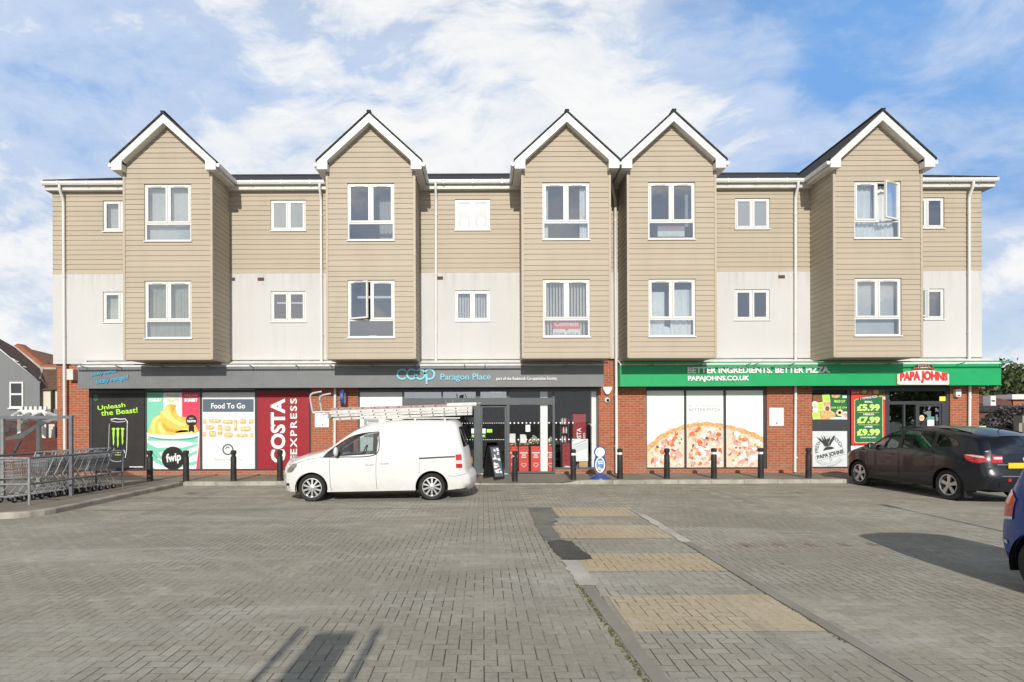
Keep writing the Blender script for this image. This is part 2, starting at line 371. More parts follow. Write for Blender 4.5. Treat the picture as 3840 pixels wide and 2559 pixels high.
M = {}
M['paving'] = paving('block paving', (.318,.294,.232), (.475,.444,.36))
M['tan'] = paving('tan block paving', (.56,.44,.265), (.66,.53,.35), .4, .4)
M['pavement'] = asphalt('pavement tarmac', (.20,.18,.15), (.26,.235,.20), .25)
M['ground'] = asphalt('far ground', (.10,.10,.09), (.16,.155,.14))
M['patch'] = asphalt('tarmac patch', (.075,.072,.066), (.115,.11,.10), .2)
M['patch_old'] = asphalt('old tarmac patch', (.15,.145,.13), (.25,.24,.215), .3)
M['concrete_pale'] = asphalt('pale mortar', (.42,.39,.34), (.62,.59,.53), .15)
M['edging'] = asphalt('edging concrete', (.27,.25,.215), (.33,.31,.27), .2)
M['kerb'] = pm('kerb stone', (.37,.35,.30), .9, var=.25, vs=2.2, bump=.5, bs=60, spec=.2, dirt=((.16,.15,.09), .6))
M['moss'] = pm('moss', (.12,.13,.035), .95, var=.4, vs=30, bump=.8, bs=90)
M['stain'] = pm('worn brown paint', (.27,.20,.165), .95, var=.2, vs=20)
M['mark'] = pm('worn pale blocks', (.50,.46,.34), .9, var=.2, vs=12, bump=.3)
M['brick'] = brick('red brick', (.33,.090,.040), (.44,.125,.055), (.42,.28,.20))
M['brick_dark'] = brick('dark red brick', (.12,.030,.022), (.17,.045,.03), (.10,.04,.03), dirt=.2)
M['brick_brown'] = brick('brown brick', (.12,.055,.038), (.17,.08,.05), (.12,.09,.07), dirt=.1)
M['board'] = board_mat('beige weatherboard', (.45,.388,.30))
M['trimb'] = pm('beige corner trim', (.46,.40,.31), .55, var=.05)
M['render'] = render_mat('white render', (.60,.597,.59))
M['upvc'] = pm('white plastic', (.72,.72,.705), .35, var=.03, spec=.45)
M['upvc_old'] = pm('weathered white plastic', (.64,.63,.59), .45, var=.06, dirt=((.42,.40,.34), .4))
M['slate'] = tiles('dark roof slate', (.028,.030,.036), (.045,.047,.054), (.3,.13), .2)
M['tile_old'] = tiles('old clay tiles', (.17,.08,.045), (.27,.125,.07), (.19,.11), .55)
M['tile_red'] = tiles('red clay tiles', (.19,.065,.045), (.24,.085,.06), (.2,.12), .15)
M['grey_panel'] = pm('grey metal fascia', (.185,.192,.20), .42, var=.06, vs=2, spec=.4)
M['green_panel'] = pm('green metal fascia', (.014,.36,.125), .4, var=.05, vs=2, spec=.4)
M['lead'] = pm('pale flashing', (.72,.72,.69), .5, var=.1, vs=4)
M['alu_dark'] = pm('dark grey aluminium', (.045,.050,.055), .4, var=.05, spec=.5)
M['alu_mid'] = pm('mid grey aluminium', (.085,.098,.106), .4, var=.05, spec=.5)
M['black'] = pm('black plastic', (.016,.016,.016), .5, var=.2, spec=.4)
M['bollard'] = pm('black bollard plastic', (.022,.021,.020), .55, var=.3, vs=6, spec=.4, dirt=((.10,.09,.075), .35))
M['white'] = pm('white print', (.82,.82,.81), .5, var=.02)
M['offwhite'] = pm('pale grey print', (.66,.70,.72), .5, var=.03)
M['poster_black'] = pm('black print', (.026,.024,.023), .5, var=.15)
M['lime'] = pm('lime print', (.42,.80,.06), .5, var=.05)
M['lime2'] = pm('pale lime print', (.60,.86,.20), .5, var=.05)
M['deepgreen'] = pm('dark green print', (.02,.16,.055), .5, var=.08)
M['mint'] = pm('mint print', (.20,.60,.44), .5, var=.03)
M['mint2'] = pm('deep mint print', (.09,.36,.25), .5, var=.05)
M['pink'] = pm('raspberry print', (.74,.055,.11), .5, var=.04)
M['red_dark'] = pm('deep red print', (.30,.012,.022), .5, var=.05)
M['red'] = pm('red print', (.66,.045,.035), .5, var=.05)
M['redbin'] = pm('red card', (.70,.055,.045), .55, var=.06)
M['yel1'] = pm('yellow print', (.84,.55,.10), .5, var=.08, vs=8)
M['yel2'] = pm('light yellow print', (.92,.70,.24), .5, var=.05, vs=8)
M['yel3'] = pm('deep yellow print', (.66,.36,.05), .5, var=.08, vs=8)
M['pale_blue'] = pm('pale blue film', (.36,.44,.56), .3, var=.2, vs=8)
M['slateblue'] = pm('slate blue print', (.10,.13,.175), .5, var=.04)
M['pastry'] = pm('pastry print', (.70,.42,.18), .5, var=.3, vs=14)
M['pastry2'] = pm('pale pastry print', (.82,.60,.33), .5, var=.25, vs=14)
M['brownp'] = pm('brown print', (.22,.10,.05), .5, var=.3, vs=20)
M['cheese'] = pm('cheese print', (.76,.60,.47), .5, var=.12, vs=18)
M['crust'] = pm('crust print', (.66,.38,.16), .5, var=.3, vs=12)
M['ham'] = pm('ham print', (.66,.36,.33), .5, var=.25, vs=20)
M['tomato'] = pm('tomato print', (.60,.16,.06), .5, var=.35, vs=20)
M['olive'] = pm('olive print', (.10,.085,.075), .5, var=.5, vs=25)
M['pepper'] = pm('pepper print', (.42,.46,.12), .5, var=.3, vs=20)
M['cyan'] = pm('pale blue lettering', (.20,.62,.76), .45, var=.04)
M['cyan2'] = pm('bright blue lettering', (.10,.52,.78), .45, var=.04)
M['greyink'] = pm('grey lettering', (.33,.33,.33), .5, var=.03)
M['darkink'] = pm('dark lettering', (.05,.05,.05), .5, var=.05)
M['navy'] = pm('navy plastic', (.03,.07,.26), .4, var=.06, spec=.5)
M['blue_pic'] = pm('blue picture', (.12,.27,.55), .5, var=.3, vs=12)
M['yellow_plate'] = pm('yellow number plate', (.85,.56,.03), .4, var=.03)
M['yellow_st'] = pm('yellow sticker', (.86,.78,.10), .5, var=.03)
M['card'] = pm('brown cardboard', (.50,.36,.20), .8, var=.08)
M['steel'] = pm('bright steel wire', (.50,.50,.50), .35, .5, var=.1)
M['galv'] = pm('galvanised steel', (.28,.29,.29), .5, .3, var=.15, vs=8)
M['galv_dark'] = pm('painted grey steel', (.17,.18,.20), .5, .2, var=.12, vs=8)
M['ladder'] = pm('weathered aluminium', (.55,.55,.53), .42, .35, var=.12, vs=9, dirt=((.36,.33,.28), .5))
M['ladder_red'] = pm('faded red fibreglass', (.40,.27,.25), .7, var=.2, vs=14, dirt=((.6,.56,.5), .6))
M['rubber'] = pm('tyre rubber', (.032,.031,.030), .8, var=.15, spec=.25)
M['alloy'] = pm('alloy wheel', (.66,.66,.67), .3, .75, var=.05)
M['dark'] = pm('dark cavity', (.010,.010,.010), .9, var=.1, spec=.1)
M['interior'] = pm('car interior', (.035,.035,.037), .8, var=.2)
M['seat'] = pm('grey seat cloth', (.10,.10,.105), .9, var=.2, vs=20)
M['roomwall'] = pm('room wall', (.46,.46,.45), .9, var=.05)
M['shopdark'] = pm('shop shelving', (.032,.032,.032), .8, var=.5, vs=6)
M['blind'] = pm('pale blind', (.70,.71,.69), .8, var=.06, vs=6)
M['blindg'] = pm('greenish blind', (.60,.62,.53), .8, var=.1, vs=6)
M['net'] = pm('white curtain', (.84,.85,.86), .9, var=.05, vs=4)
M['curtain_brown'] = pm('brown curtain', (.16,.12,.09), .9, var=.2, vs=10)
M['tube'] = pm('lit strip lamp', (1,.98,.92), .5, emit=.55)
M['glass'] = glass('window glass', .30, (.82,.87,.88), wave=.12)
M['glass_f'] = glass('frosted glass', .22, rough=.03, wave=.2, haze=.55, hazecol=(.50,.54,.55))
M['glass_w'] = glass('white glare glass', .05, rough=.1, haze=.93, hazecol=(.60,.60,.61))  # frosted pane, its glaring white reflection put into the haze colour
M['glass_shop'] = glass('shop glass', .05, (.93,.95,.95))
M['glass_top'] = glass('shop top light glass', .42, (.6,.63,.63), wave=.1)
M['glass_door'] = glass('door glass', .30, (.75,.8,.78))
M['glass_car'] = glass('car glass', .07, (.62,.68,.66))
M['glass_dark'] = glass('tinted car glass', .10, (.10,.11,.12))
M['leaf'] = None
def leafmat(name, a, b_):
    m, t, b = new_mat(name); p = t.objc()
    c = t.mix(t.ramp(t.noise(p, 1.3, 3, .6), .35, .65), c4(a), c4(b_)); c = t.mix(t.ramp(t.noise(p, 14, 2), .4, .7, 0, .5), c, c4([x*.5 for x in a]))
    t.l.new(c, b.inputs['Base Color']); b.inputs['Roughness'].default_value = .6; b.inputs['Transmission Weight'].default_value = 0
    return m
M['leaf'] = leafmat('green leaves', (.05,.078,.022), (.11,.135,.045))
M['leaf2'] = leafmat('grey green leaves', (.09,.11,.06), (.19,.20,.13))
M['leaf3'] = leafmat('purple shrub leaves', (.06,.052,.056), (.12,.11,.11))
M['bark'] = pm('bark', (.09,.065,.045), .95, var=.3, vs=8, bump=.6, bs=30)
def paint(name, col, flake=0.0, rough=.35, coat=1.0, grime=.35):
    m, t, b = new_mat(name); p = t.objc()
    s = t.node('ShaderNodeSeparateXYZ'); t.l.new(p, s.inputs[0])
    dirt = t.math('MULTIPLY', t.ramp(s.outputs[2], .75, .15), t.ramp(t.noise(p, 5, 6, .7), .3, .7, .15, .75))
    c = t.mix(t.math('MULTIPLY', dirt, grime), c4(col), (.30,.27,.22,1)); c = t.mix(t.ramp(t.noise(p, 2.0, 5, .6), .5, .8, 0, .06*grime/.35), c, (.4,.38,.34,1))
    t.l.new(c, b.inputs['Base Color']); b.inputs['Roughness'].default_value = rough; b.inputs['Coat Weight'].default_value = coat; b.inputs['Coat Roughness'].default_value = .03
    b.inputs['Metallic'].default_value = flake
    return m
M['van'] = paint('white van paint', (.70,.70,.69), 0, .35, .6)
M['navycar'] = paint('dark navy car paint', (.003,.0062,.015), .0, .3, .35, .04)
M['bluecar'] = paint('blue car paint', (.003,.045,.25), .0, .35, .4, .03)
M['lens_red'] = pm('red lamp lens', (.50,.010,.012), .15, var=.2, vs=20, spec=.6, coat=1)
M['lens_clear'] = pm('clear lamp lens', (.62,.60,.58), .12, var=.2, vs=25, spec=.6, coat=1)
M['lens_head'] = pm('headlamp lens', (.20,.20,.18), .1, var=.5, vs=14, spec=.7, coat=1)
M['mirror'] = pm('mirror chrome', (.8,.8,.8), .05, 1.0, var=.02)

# ------------------------------------------------------------------ ground, car park, pavement
def rough(pts, j=.018, step=.05):
    out = []; n = len(pts)
    for i in range(n):
        a, b = Vector(pts[i]), Vector(pts[(i+1) % n]); k = max(1, int((b-a).length/step))
        out += [tuple(a+(b-a)*q/k+Vector((random.uniform(-j,j), random.uniform(-j,j)*1.5))) for q in range(k)]
    return out
def sheet(name, m, pts, z):
    return struct(link(name, MB().poly([(p[0], p[1], z) for p in pts]), m))
sheet('ground', M['ground'], [(-350,-350),(350,-350),(350,350),(-350,350)], -.03)
sheet('car_park', M['paving'], [(-34,-16),(34,-16),(34,16.2),(-34,16.2)], 0.0)
KY, KX, PZ = 15.62, -8.38, .11          # kerb line along the shops, kerb line beside the trolleys, pavement height
def ramp_z(x):                          # dropped kerb at the shop entrance
    a = min(max((x + .55) / .55, 0), 1); b = min(max((2.75 - x) / .55, 0), 1)
    k = min(a, b); k = k*k*(3-2*k)
    return PZ*(1-k) + .022*k
def pav_z(x, y):
    f = min(max((16.95 - y) / (16.95 - KY), 0), 1)
    return PZ*(1-f) + ramp_z(x)*f
mb = MB(); xs = [KX+.13] + [-8 + i*.25 for i in range(int((13.75+8)/.25)+1)] + [13.8]; ys = [KY+.125, 15.9, 16.2, 16.5, 16.8, 17.0, 17.66]
nx = len(xs)
mb.add([(x, y, pav_z(x, y)) for y in ys for x in xs], [(j*nx+i, j*nx+i+1, (j+1)*nx+i+1, (j+1)*nx+i) for j in range(len(ys)-1) for i in range(nx-1)])
arc = [(-9.05 + .67*math.cos(a), 11.03 + .67*math.sin(a)) for a in [R(0)-R(90)*i/10 for i in range(11)]]
inner = [(-9.05 + .545*math.cos(a), 11.03 + .545*math.sin(a)) for a in [R(0)-R(90)*i/10 for i in range(11)]]
mb.poly([(p[0], p[1], PZ) for p in [(KX+.13, 17.66), (KX-.125, KY+.125), (KX-.125, 11.03)] + inner[1:] + [(-34, 10.485), (-34, 17.66)]])
mb.add([(KX-.125, KY+.125, PZ), (KX+.13, KY+.125, PZ), (KX+.13, 17.66, PZ)], [(0,1,2)])
mb.poly([(13.8, KY+.125, PZ), (34, KY+.125, PZ), (34, 19, PZ), (15.6, 19, PZ), (15.6, 17.66, PZ), (13.8, 17.66, PZ)])
struct(link('pavement', mb, M['pavement'], smooth=False))
def kerb(path, hz):
    mb = MB(); P = [Vector((p[0], p[1])) for p in path]
    seg = [(P[i+1]-P[i]).length for i in range(len(P)-1)]; tot = sum(seg)
    def ev(s):
        for i, l in enumerate(seg):
            if s <= l or i == len(seg)-1: return P[i] + (P[i+1]-P[i])*(s/l), (P[i+1]-P[i]).normalized()
            s -= l
    n = max(1, round(tot/.92)); L = tot/n
    for k in range(n):
        a, b = k*L+.004, (k+1)*L-.004; q = 4
        st = [ev(a+(b-a)*i/q) for i in range(q+1)]; vs = []; jit = random.uniform(-.004,.004)
        for c, dd in st:
            nrm = Vector((dd.y, -dd.x)); h = hz(c.x) + jit
            for off, z in ((0,-.06),(0.0,h-.022),(-.022,h),(-.125,h+.002),(-.125,-.06)):
                vs.append((c.x+nrm.x*off, c.y+nrm.y*off, z))
        fs = [(i*5+j, i*5+j+1, (i+1)*5+j+1, (i+1)*5+j) for i in range(q) for j in range(4)] + [(0,1,2,3,4), tuple(q*5+j for j in (4,3,2,1,0))]
        mb.add(vs, fs)
    return mb
mb = kerb([(-34,10.36)] + [(p[0], p[1]) for p in arc[::-1]] + [(KX, KY)], lambda x: PZ)
struct(link('kerb', mb, M['kerb']))
struct(link('kerb', kerb([(KX+.0, KY), (34, KY)], ramp_z), M['kerb']))
# crossing: tan stripes, flush edgings, patches
for y0, y1, xa in ((10.38,11.47,1.38),(8.47,9.52,1.17),(6.63,7.52,1.14),(4.74,5.73,1.26)):
    sheet('crossing_stripe', M['tan'], [(xa,y0),(2.90,y0),(2.90,y1),(xa-.02 if y1 > 8 else xa,y1)], .004)
def strip(x0a, x0b, w, ya, yb, n=14, j=.012):
    l = []; r = []
    for i in range(n+1):
        y = ya + (yb-ya)*i/n; x = x0a + (x0b-x0a)*i/n
        l.append((x+random.uniform(-j,j), y)); r.append((x+w+random.uniform(-j,j), y))
    return l + r[::-1]
sheet('crossing_edging', M['edging'], strip(1.20,1.055,.125,2.2,6.03), .008)
sheet('crossing_edging', M['edging'], strip(2.92,2.915,.125,2.2,8.2), .008)
sheet('mortar_strip', M['concrete_pale'], strip(2.90,2.915,.15,8.2,10.6, j=.02) , .008)
sheet('mortar_strip', M['concrete_pale'], strip(2.93,2.91,.05,10.6,11.45, j=.01) , .008)
sheet('mortar_strip', M['concrete_pale'], strip(1.02,.99,.22,6.06,7.16, j=.03), .008)
sheet('tarmac_patch', M['patch_old'], rough([(.93,11.45),(1.39,11.47),(1.37,10.9),(1.40,10.3),(1.28,10.28),(1.30,9.9),(1.22,9.75),(1.22,9.53),(1.14,9.5),(1.17,8.9),(1.18,8.36),(.90,8.33),(.88,9.6),(.91,10.4)]), .009)
sheet('tarmac_patch', M['patch'], rough([(.93,8.18),(.97,8.27),(1.2,8.31),(1.29,8.26),(1.31,8.0),(1.35,7.7),(1.41,7.32),(1.39,7.22),(1.2,7.17),(1.01,7.2),(.96,7.6)]), .012)
mb = MB()
for i in range(520):
    y = random.uniform(2.4,6.1) if i < 400 else random.uniform(4.5,8.2); base = 1.20-(y-2.2)/3.83*.145-.03 if i < 400 else 2.907
    x = base + random.gauss(0,.013 if i < 400 else .007); r = random.uniform(.004,.010)
    mb.ball((x, y, .004), r, r*1.8, r*.6, 6, 4)
o = link('moss', mb, M['moss'], smooth=True); o['kind'] = 'stuff'
mb = MB()                                # drain line across the car park, pale bay lines, worn star marks
struct(link('joint_line', MB().add([(-8.3,11.30,.005),(.92,11.47,.005),(.92,11.495,.005),(-8.3,11.33,.005)], [(0,1,2,3)]), M['edging']))
for xc, y0, y1 in ((1.0,11.65,15.3),(3.05,11.65,15.3),(5.6,11.65,15.3)):
    mb = MB(); y = y0
    while y < y1:
        mb.add([(xc-.1,y,.004),(xc+.1,y,.004),(xc+.1,y+.09,.004),(xc-.1,y+.09,.004)], [(0,1,2,3)]); y += .4 if xc < 4 else .62
    struct(link('bay_marking', mb, M['mark']))
for px in (2799, 2921, 3039, 3166, 3277):
    mb = MB(); Y = 3780/(2045-1572); X = sx(px, 2045, Y); ph = random.uniform(0,1); pts = []
    for k in range(10):
        a = ph + k*math.pi/5; r = .13 if k % 2 == 0 else .045
        pts.append((X+r*math.cos(a)*random.uniform(.7,1.2), Y+r*math.sin(a)*random.uniform(.7,1.2)*1.3))
    sheet('worn_star_mark', M['stain'], pts, .004)
# ------------------------------------------------------------------ the building
YW, YB, YF = 17.47, 17.55, 16.29          # cladding / render face, brick face, bay face
XL, XR = -13.40, 15.56
BX = [sx(p, 900, YF) for p in (630.5, 1391, 2123, 2518.5, 3290.5)]
BH = 1.27
B = thing('apartment_building', 'three storey block with beige boarded gabled bays above a row of shops', 'building', (1.1, 17.55, 0))

def clap(mb, P, u0, u1, v0, v1, holes=(), pitch=.148, proud=.016, hw=None, reveal=.1):
    """weatherboards: each board leans out towards its lower edge; holes are (ua,ub,va,vb)"""
    n = max(1, round((v1-v0)/pitch)); h = (v1-v0)/n
    for k in range(n):
        a, b = v0+k*h, v0+(k+1)*h
        cuts = sorted({a, b} | {z for ho in holes for z in (ho[2], ho[3]) if a < z < b})
        for za, zb in zip(cuts[:-1], cuts[1:]):
            zm = (za+zb)/2; spans = [(u0, u1)]
            for ho in holes:
                if ho[2] < zm < ho[3]:
                    nx = []
                    for s0, s1 in spans:
                        if ho[0] > s0: nx.append((s0, min(s1, ho[0])))
                        if ho[1] < s1: nx.append((max(s0, ho[1]), s1))
                    spans = [q for q in nx if q[1]-q[0] > .002]
            oa = proud*(1-(za-a)/h); ob = proud*(1-(zb-a)/h)
            for s0, s1 in spans:
                if hw is None: q = (s0, s1, s0, s1)
                else:
                    c, f = hw; wa, wb = max(f(za), 0), max(f(zb), 0)
                    q = (max(s0, c-wa), min(s1, c+wa), max(s0, c-wb), min(s1, c+wb))
                    if wa <= 0: continue
                mb.add([P(q[0], za, oa), P(q[1], za, oa), P(q[3], zb, ob), P(q[2], zb, ob)], [(0,1,2,3)])
                if za == a: mb.add([P(q[0], za, oa), P(q[1], za, oa), P(q[1], za, 0), P(q[0], za, 0)], [(3,2,1,0)])
    for (a, b, c, d) in holes: reveals(mb, P, a, b, c, d, proud, reveal)
def reveals(mb, P, a, b, c, d, pr, de):
    for (p, q) in (((a,c),(b,c)), ((b,c),(b,d)), ((b,d),(a,d)), ((a,d),(a,c))):
        mb.add([P(p[0],p[1],pr), P(q[0],q[1],pr), P(q[0],q[1],-de), P(p[0],p[1],-de)], [(0,1,2,3)])
def wall(mb, P, u0, u1, v0, v1, holes=(), reveal=.1):
    us = sorted({u0, u1} | {h[i] for h in holes for i in (0,1) if u0 < h[i] < u1}); vs = sorted({v0, v1} | {h[i] for h in holes for i in (2,3) if v0 < h[i] < v1})
    for a, b in zip(us[:-1], us[1:]):
        for c, d in zip(vs[:-1], vs[1:]):
            if any(h[0] < (a+b)/2 < h[1] and h[2] < (c+d)/2 < h[3] for h in holes): continue
            mb.add([P(a,c,0), P(b,c,0), P(b,d,0), P(a,d,0)], [(0,1,2,3)])
    for (a, b, c, d) in holes: reveals(mb, P, a, b, c, d, 0, reveal)
front = lambda Y: (lambda u, v, o: (u, Y-o, v))

# windows of the main wall between the bays
SW = 1.09
small = [(sx(p, 800, YW), 8.69, 7.73, k) for p, k in ((452.5,'u0'),(1081,'u1'),(1771.8,'u2'),(2821,'u3'),(3474.5,'u4'))] + \
        [(sx(p, 1150, YW), 5.845, 4.89, k) for p, k in ((452.5,'l0'),(1081.5,'l1'),(1771.8,'l2'),(2820,'l3'),(3474.5,'l4'))]
edges = [XL] + [e for x in BX for e in (x-BH, x+BH)] + [XR]
mbb, mbr = MB(), MB()
for i in range(0, len(edges), 2):
    a, b = edges[i], edges[i+1]
    def clipped(h): return (max(h[0], a+.003), min(h[1], b-.003), h[2], h[3])
    hs = [clipped((x-SW/2, x+SW/2, zb, zt)) for (x, zt, zb, k) in small if x+SW/2 > a and x-SW/2 < b]
    clap(mbb, front(YW), a, b, 6.40, 8.965, [h for h in hs if h[2] > 6.4])
    zlow = 3.72
    wall(mbr, front(YW-.012), a, b, zlow, 6.385, [h for h in hs if h[2] < 6.4])
    mbr.box(a, b, YW-.012, YW, 6.385, 6.398)
    mbr.box(a, b, YW-.012, YB-.002, zlow-.02, zlow-.002)
    link('cladding', mbb, M['board'], B); link('rendered_wall', mbr, M['render'], B); mbb, mbr = MB(), MB()
wall(mbr, front(YW-.012), XL, sx(292,1420,17.08), 3.60, 3.699); link('rendered_wall', mbr, M['render'], B)
for x, s in ((XL,-1), (XR,1)):
    mbb, mbr = MB(), MB(); clap(mbb, lambda u, v, o: (x+s*o, u, v), YW, 25.2, 6.40, 8.965); link('cladding', mbb, M['board'], B)
    mbr.add([(x,YW-.01,3.6),(x,25.2,3.6),(x,25.2,6.39),(x,YW-.01,6.39)], [(0,1,2,3)]); link('rendered_wall', mbr, M['render'], B)
mbr = MB(); mbr.add([(XL,25.2,.1),(XR,25.2,.1),(XR,25.2,8.95),(XL,25.2,8.95)], [(0,1,2,3)])
link('rendered_wall', mbr, M['render'], B)

# rooms behind the windows
mb = MB()
mb.add([(XL+.1,19.9,3.6),(XR-.1,19.9,3.6),(XR-.1,19.9,9.0),(XL+.1,19.9,9.0)], [(0,1,2,3)])
for z0, z1 in ((3.55,3.64),(6.32,6.44),(8.93,9.02)): mb.box(XL+.02, XR-.02, YW+.11, 19.9, z0, z1)
for x in BX:
    for z0, z1 in ((3.615,3.66),(6.33,6.43),(8.93,9.0)): mb.box(x-BH+.01, x+BH-.01, YF+.11, YW+.11, z0, z1)
for e in edges[1:-1]: mb.box(e-.04, e+.04, YW+.06, 19.9, 3.64, 8.93)
for x in (XL+.03, XR-.07): mb.box(x, x+.04, YW+.06, 19.9, 3.64, 8.93)
link('interior', mb, M['roomwall'], B)

# bays
for i, x in enumerate(BX):
    mb = MB(); WB = 1.365
    hs = [(x-WB/2, x+WB/2, 7.04, 8.70), (x-WB/2, x+WB/2, 4.21, 5.885)]
    hwf = lambda z: min(BH, (10.50-z)/.913)
    clap(mb, front(YF), x-BH, x+BH, 3.62, 6.44, [hs[1]]); clap(mb, front(YF), x-BH, x+BH, 6.47, 10.50, [hs[0]], hw=(x, hwf))
    mb.box(x-BH, x+BH, YF-.004, YF+.02, 6.44, 6.47)
    clap(mb, lambda u, v, o: (x+BH+o, u, v), YF, YW, 3.62, 9.06); clap(mb, lambda u, v, o: (x-BH-o, u, v), YF, YW, 3.62, 9.06)
    mb.box(x-BH-.012, x+BH+.012, YF-.012, YB-.005, 3.585, 3.62)
    bay = link('bay', mb, M['board'], B)
    tr = MB()
    for s in (-1, 1):
        tr.box(x+s*BH-.032, x+s*BH+.032, YF-.026, YF+.03, 3.6, 9.05)
    link('corner_trim', tr, M['trimb'], bay)
    ze, za, hwid = 9.24, 10.61, 1.50; k = (za-ze)/hwid
    for s in (-1, 1):                       # barge boards with boxed ends
        bb = MB()
        pts = [(x, za), (x+s*hwid, ze), (x+s*hwid, 9.015), (x+s*(hwid-.30), 9.015), (x+s*(hwid-.30), ze+.30*k-.245), (x, za-.25)]
        bb.slab(pts, YF-.235, YF-.20); link('bargeboard', bb, M['upvc'], bay)
    sf = MB()
    for s in (-1, 1):                       # soffit under the barge, boxed eaves along the sides
        sf.add([(x, YF-.2, za-.25), (x+s*(hwid-.3), YF-.2, ze+.30*k-.245), (x+s*(hwid-.3), YF, ze+.30*k-.245), (x, YF, za-.25)], [(0,1,2,3)])
        a, b = sorted((x+s*(BH+.016), x+s*(hwid-.005))); sf.box(a, b, YF-.199, 17.345, 9.015, 9.035)
        a, b = sorted((x+s*(hwid-.03), x+s*(hwid-.004))); sf.box(a, b, YF-.199, 17.33, 9.036, 9.2)
        a, b = sorted((x+s*(hwid-.3), x+s*(BH))); sf.box(min(a+.002,b), b, YF-.198, YF-.03, 9.016, 9.2)
    link('soffit', sf, M['upvc_old'], bay)
    rf = MB()
    for s in (-1, 1):
        e = [(x+s*(hwid+.03), YF-.27, ze-.02), (x+s*(hwid+.03), 17.35, ze-.02), (x, 20.45, za+.012), (x, YF-.27, za+.012)]
        up = .05
        rf.add(e + [(p[0], p[1], p[2]+up) for p in e], [(0,1,2,3),(4,5,6,7),(0,1,5,4),(1,2,6,5),(2,3,7,6),(3,0,4,7)])
    rf.bar((x, YF-.275, za+.055), (x, 20.5, za+.055), .12, .05)
    link('roof', rf, M['slate'], bay)
    for s in (-1, 1):
        if (i == 2 and s == 1) or (i == 3 and s == -1): continue
        g = MB(); X = x+s*(hwid+.052)
        prof = [(X-.052, 9.20), (X-.052, 9.15), (X-.03, 9.10), (X+.03, 9.10), (X+.052, 9.15), (X+.052, 9.20)]
        g.slab(prof, YF-.22, 17.27); link('gutter', g, M['upvc'], bay)
g = MB(); X = (BX[2]+BX[3])/2
g.slab([(X-.05, 9.20), (X-.05, 9.12), (X+.05, 9.12), (X+.05, 9.20)], YF-.22, 17.3); link('gutter', g, M['upvc'], B)

# roof, eaves, gutters, downpipes
ye, zee, yr, zr = 17.26, 9.21, 21.2, 11.07
x0, x1 = XL-.14, XR+.30; hip = 3.94
mb = MB()
e = [(x0,ye,zee),(x1,ye,zee),(x1,25.5,zee),(x0,25.5,zee),(x0+hip,yr,zr),(x1-hip,yr,zr)]
mb.add(e + [(p[0],p[1],p[2]-.05) for p in e[:4]], [(0,1,5,4),(1,2,5),(2,3,4,5),(3,0,4),(6,7,1,0),(7,8,2,1),(9,6,0,3)])
mb.bar(e[0], e[4], .14, .06); mb.bar(e[1], e[5], .14, .06); mb.bar(e[4], e[5], .16, .07)
link('roof', mb, M['slate'], B)
mb = MB()
mb.box(x0+.04, x1-.04, 17.31, 17.34, 8.955, 9.18); mb.box(x0+.04, x1-.04, 17.342, YW+.02, 8.955, 8.98)
for xa, xb in ((x0+.04, XL-.02), (XR+.02, x1-.04)): mb.box(xa, xb, YW+.022, 25.3, 8.955, 8.98)
mb.box(x0+.012, x0+.038, 17.31, 25.3, 8.955, 9.18); mb.box(x1-.038, x1-.012, 17.31, 25.3, 8.955, 9.18)
link('eaves', mb, M['upvc_old'], B)
ge = [x0-.02] + [q for x in BX for q in (x-1.555, x+1.555)] + [x1+.02]
for i in range(0, len(ge), 2):
    if ge[i+1]-ge[i] < .3: continue
    g = MB(); pr = [(17.19, 9.195), (17.19, 9.13), (17.215, 9.085), (17.275, 9.085), (17.30, 9.13), (17.30, 9.195)]
    n = len(pr); g.add([(ge[i], p[0], p[1]) for p in pr] + [(ge[i+1], p[0], p[1]) for p in pr], [(j, (j+1) % n, n+(j+1) % n, n+j) for j in range(n)] + [tuple(range(n)), tuple(range(n, 2*n))])
    q = ge[i]+.5
    while q < ge[i+1]-.2: g.box(q-.02, q+.02, 17.183, 17.305, 9.08, 9.202); q += .9
    link('gutter', g, M['upvc'], B)
def pipe(px_top, px_bot, top, bot, name='downpipe', yb=YW-.07, neck=True):
    xa = sx(px_top, 750, yb); xb = sx(px_bot, 1300 if bot > 3 else 1750, yb); g = MB()
    path = ([(xa, 17.245, 9.1), (xa, 17.245, 9.0), (xa, 17.27, 8.92), (xa, yb-.02, 8.72), (xa, yb, 8.6)] if neck else [(xa, yb, top)]) + [(xa*.5+xb*.5, yb, (top+bot)/2), (xb, yb, bot)]
    g.tube(path, .041, 10)
    z = 8.2 if neck else top-.35
    while z > bot+.2: g.tube([(xa+(xb-xa)*(8.5-z)/(8.5-bot) if neck else xa, yb, z), (xa+(xb-xa)*(8.5-z)/(8.5-bot) if neck else xa, yb, z-.05)], .05, 10); z -= 1.85
    link(name, g, M['upvc'], B, smooth=True)
pipe(238, 243, 8.5, PZ+.03, yb=YW-.06); pipe(1204, 1206, 8.5, 3.6); pipe(1635, 1634, 8.5, 3.6)
pipe(2983, 2983, 8.5, 3.6); pipe(3634, 3634, 8.5, 3.6)
g = MB(); xq = sx(2308, 1000, YW-.1); g.tube([((BX[2]+BX[3])/2-.04, 17.1, 9.13), (xq-.1, 17.2, 8.8), (xq, YW-.1, 8.55), (xq, YW-.1, 6.0), (xq+.01, YW-.1, 3.0), (xq+.015, YW-.1, PZ+.03)], .045, 10)
for z in (8.0, 6.2, 4.4, 2.6, 1.0): g.tube([(xq+.005, YW-.1, z), (xq+.005, YW-.1, z-.05)], .054, 10)
link('downpipe', g, M['upvc'], B, smooth=True)
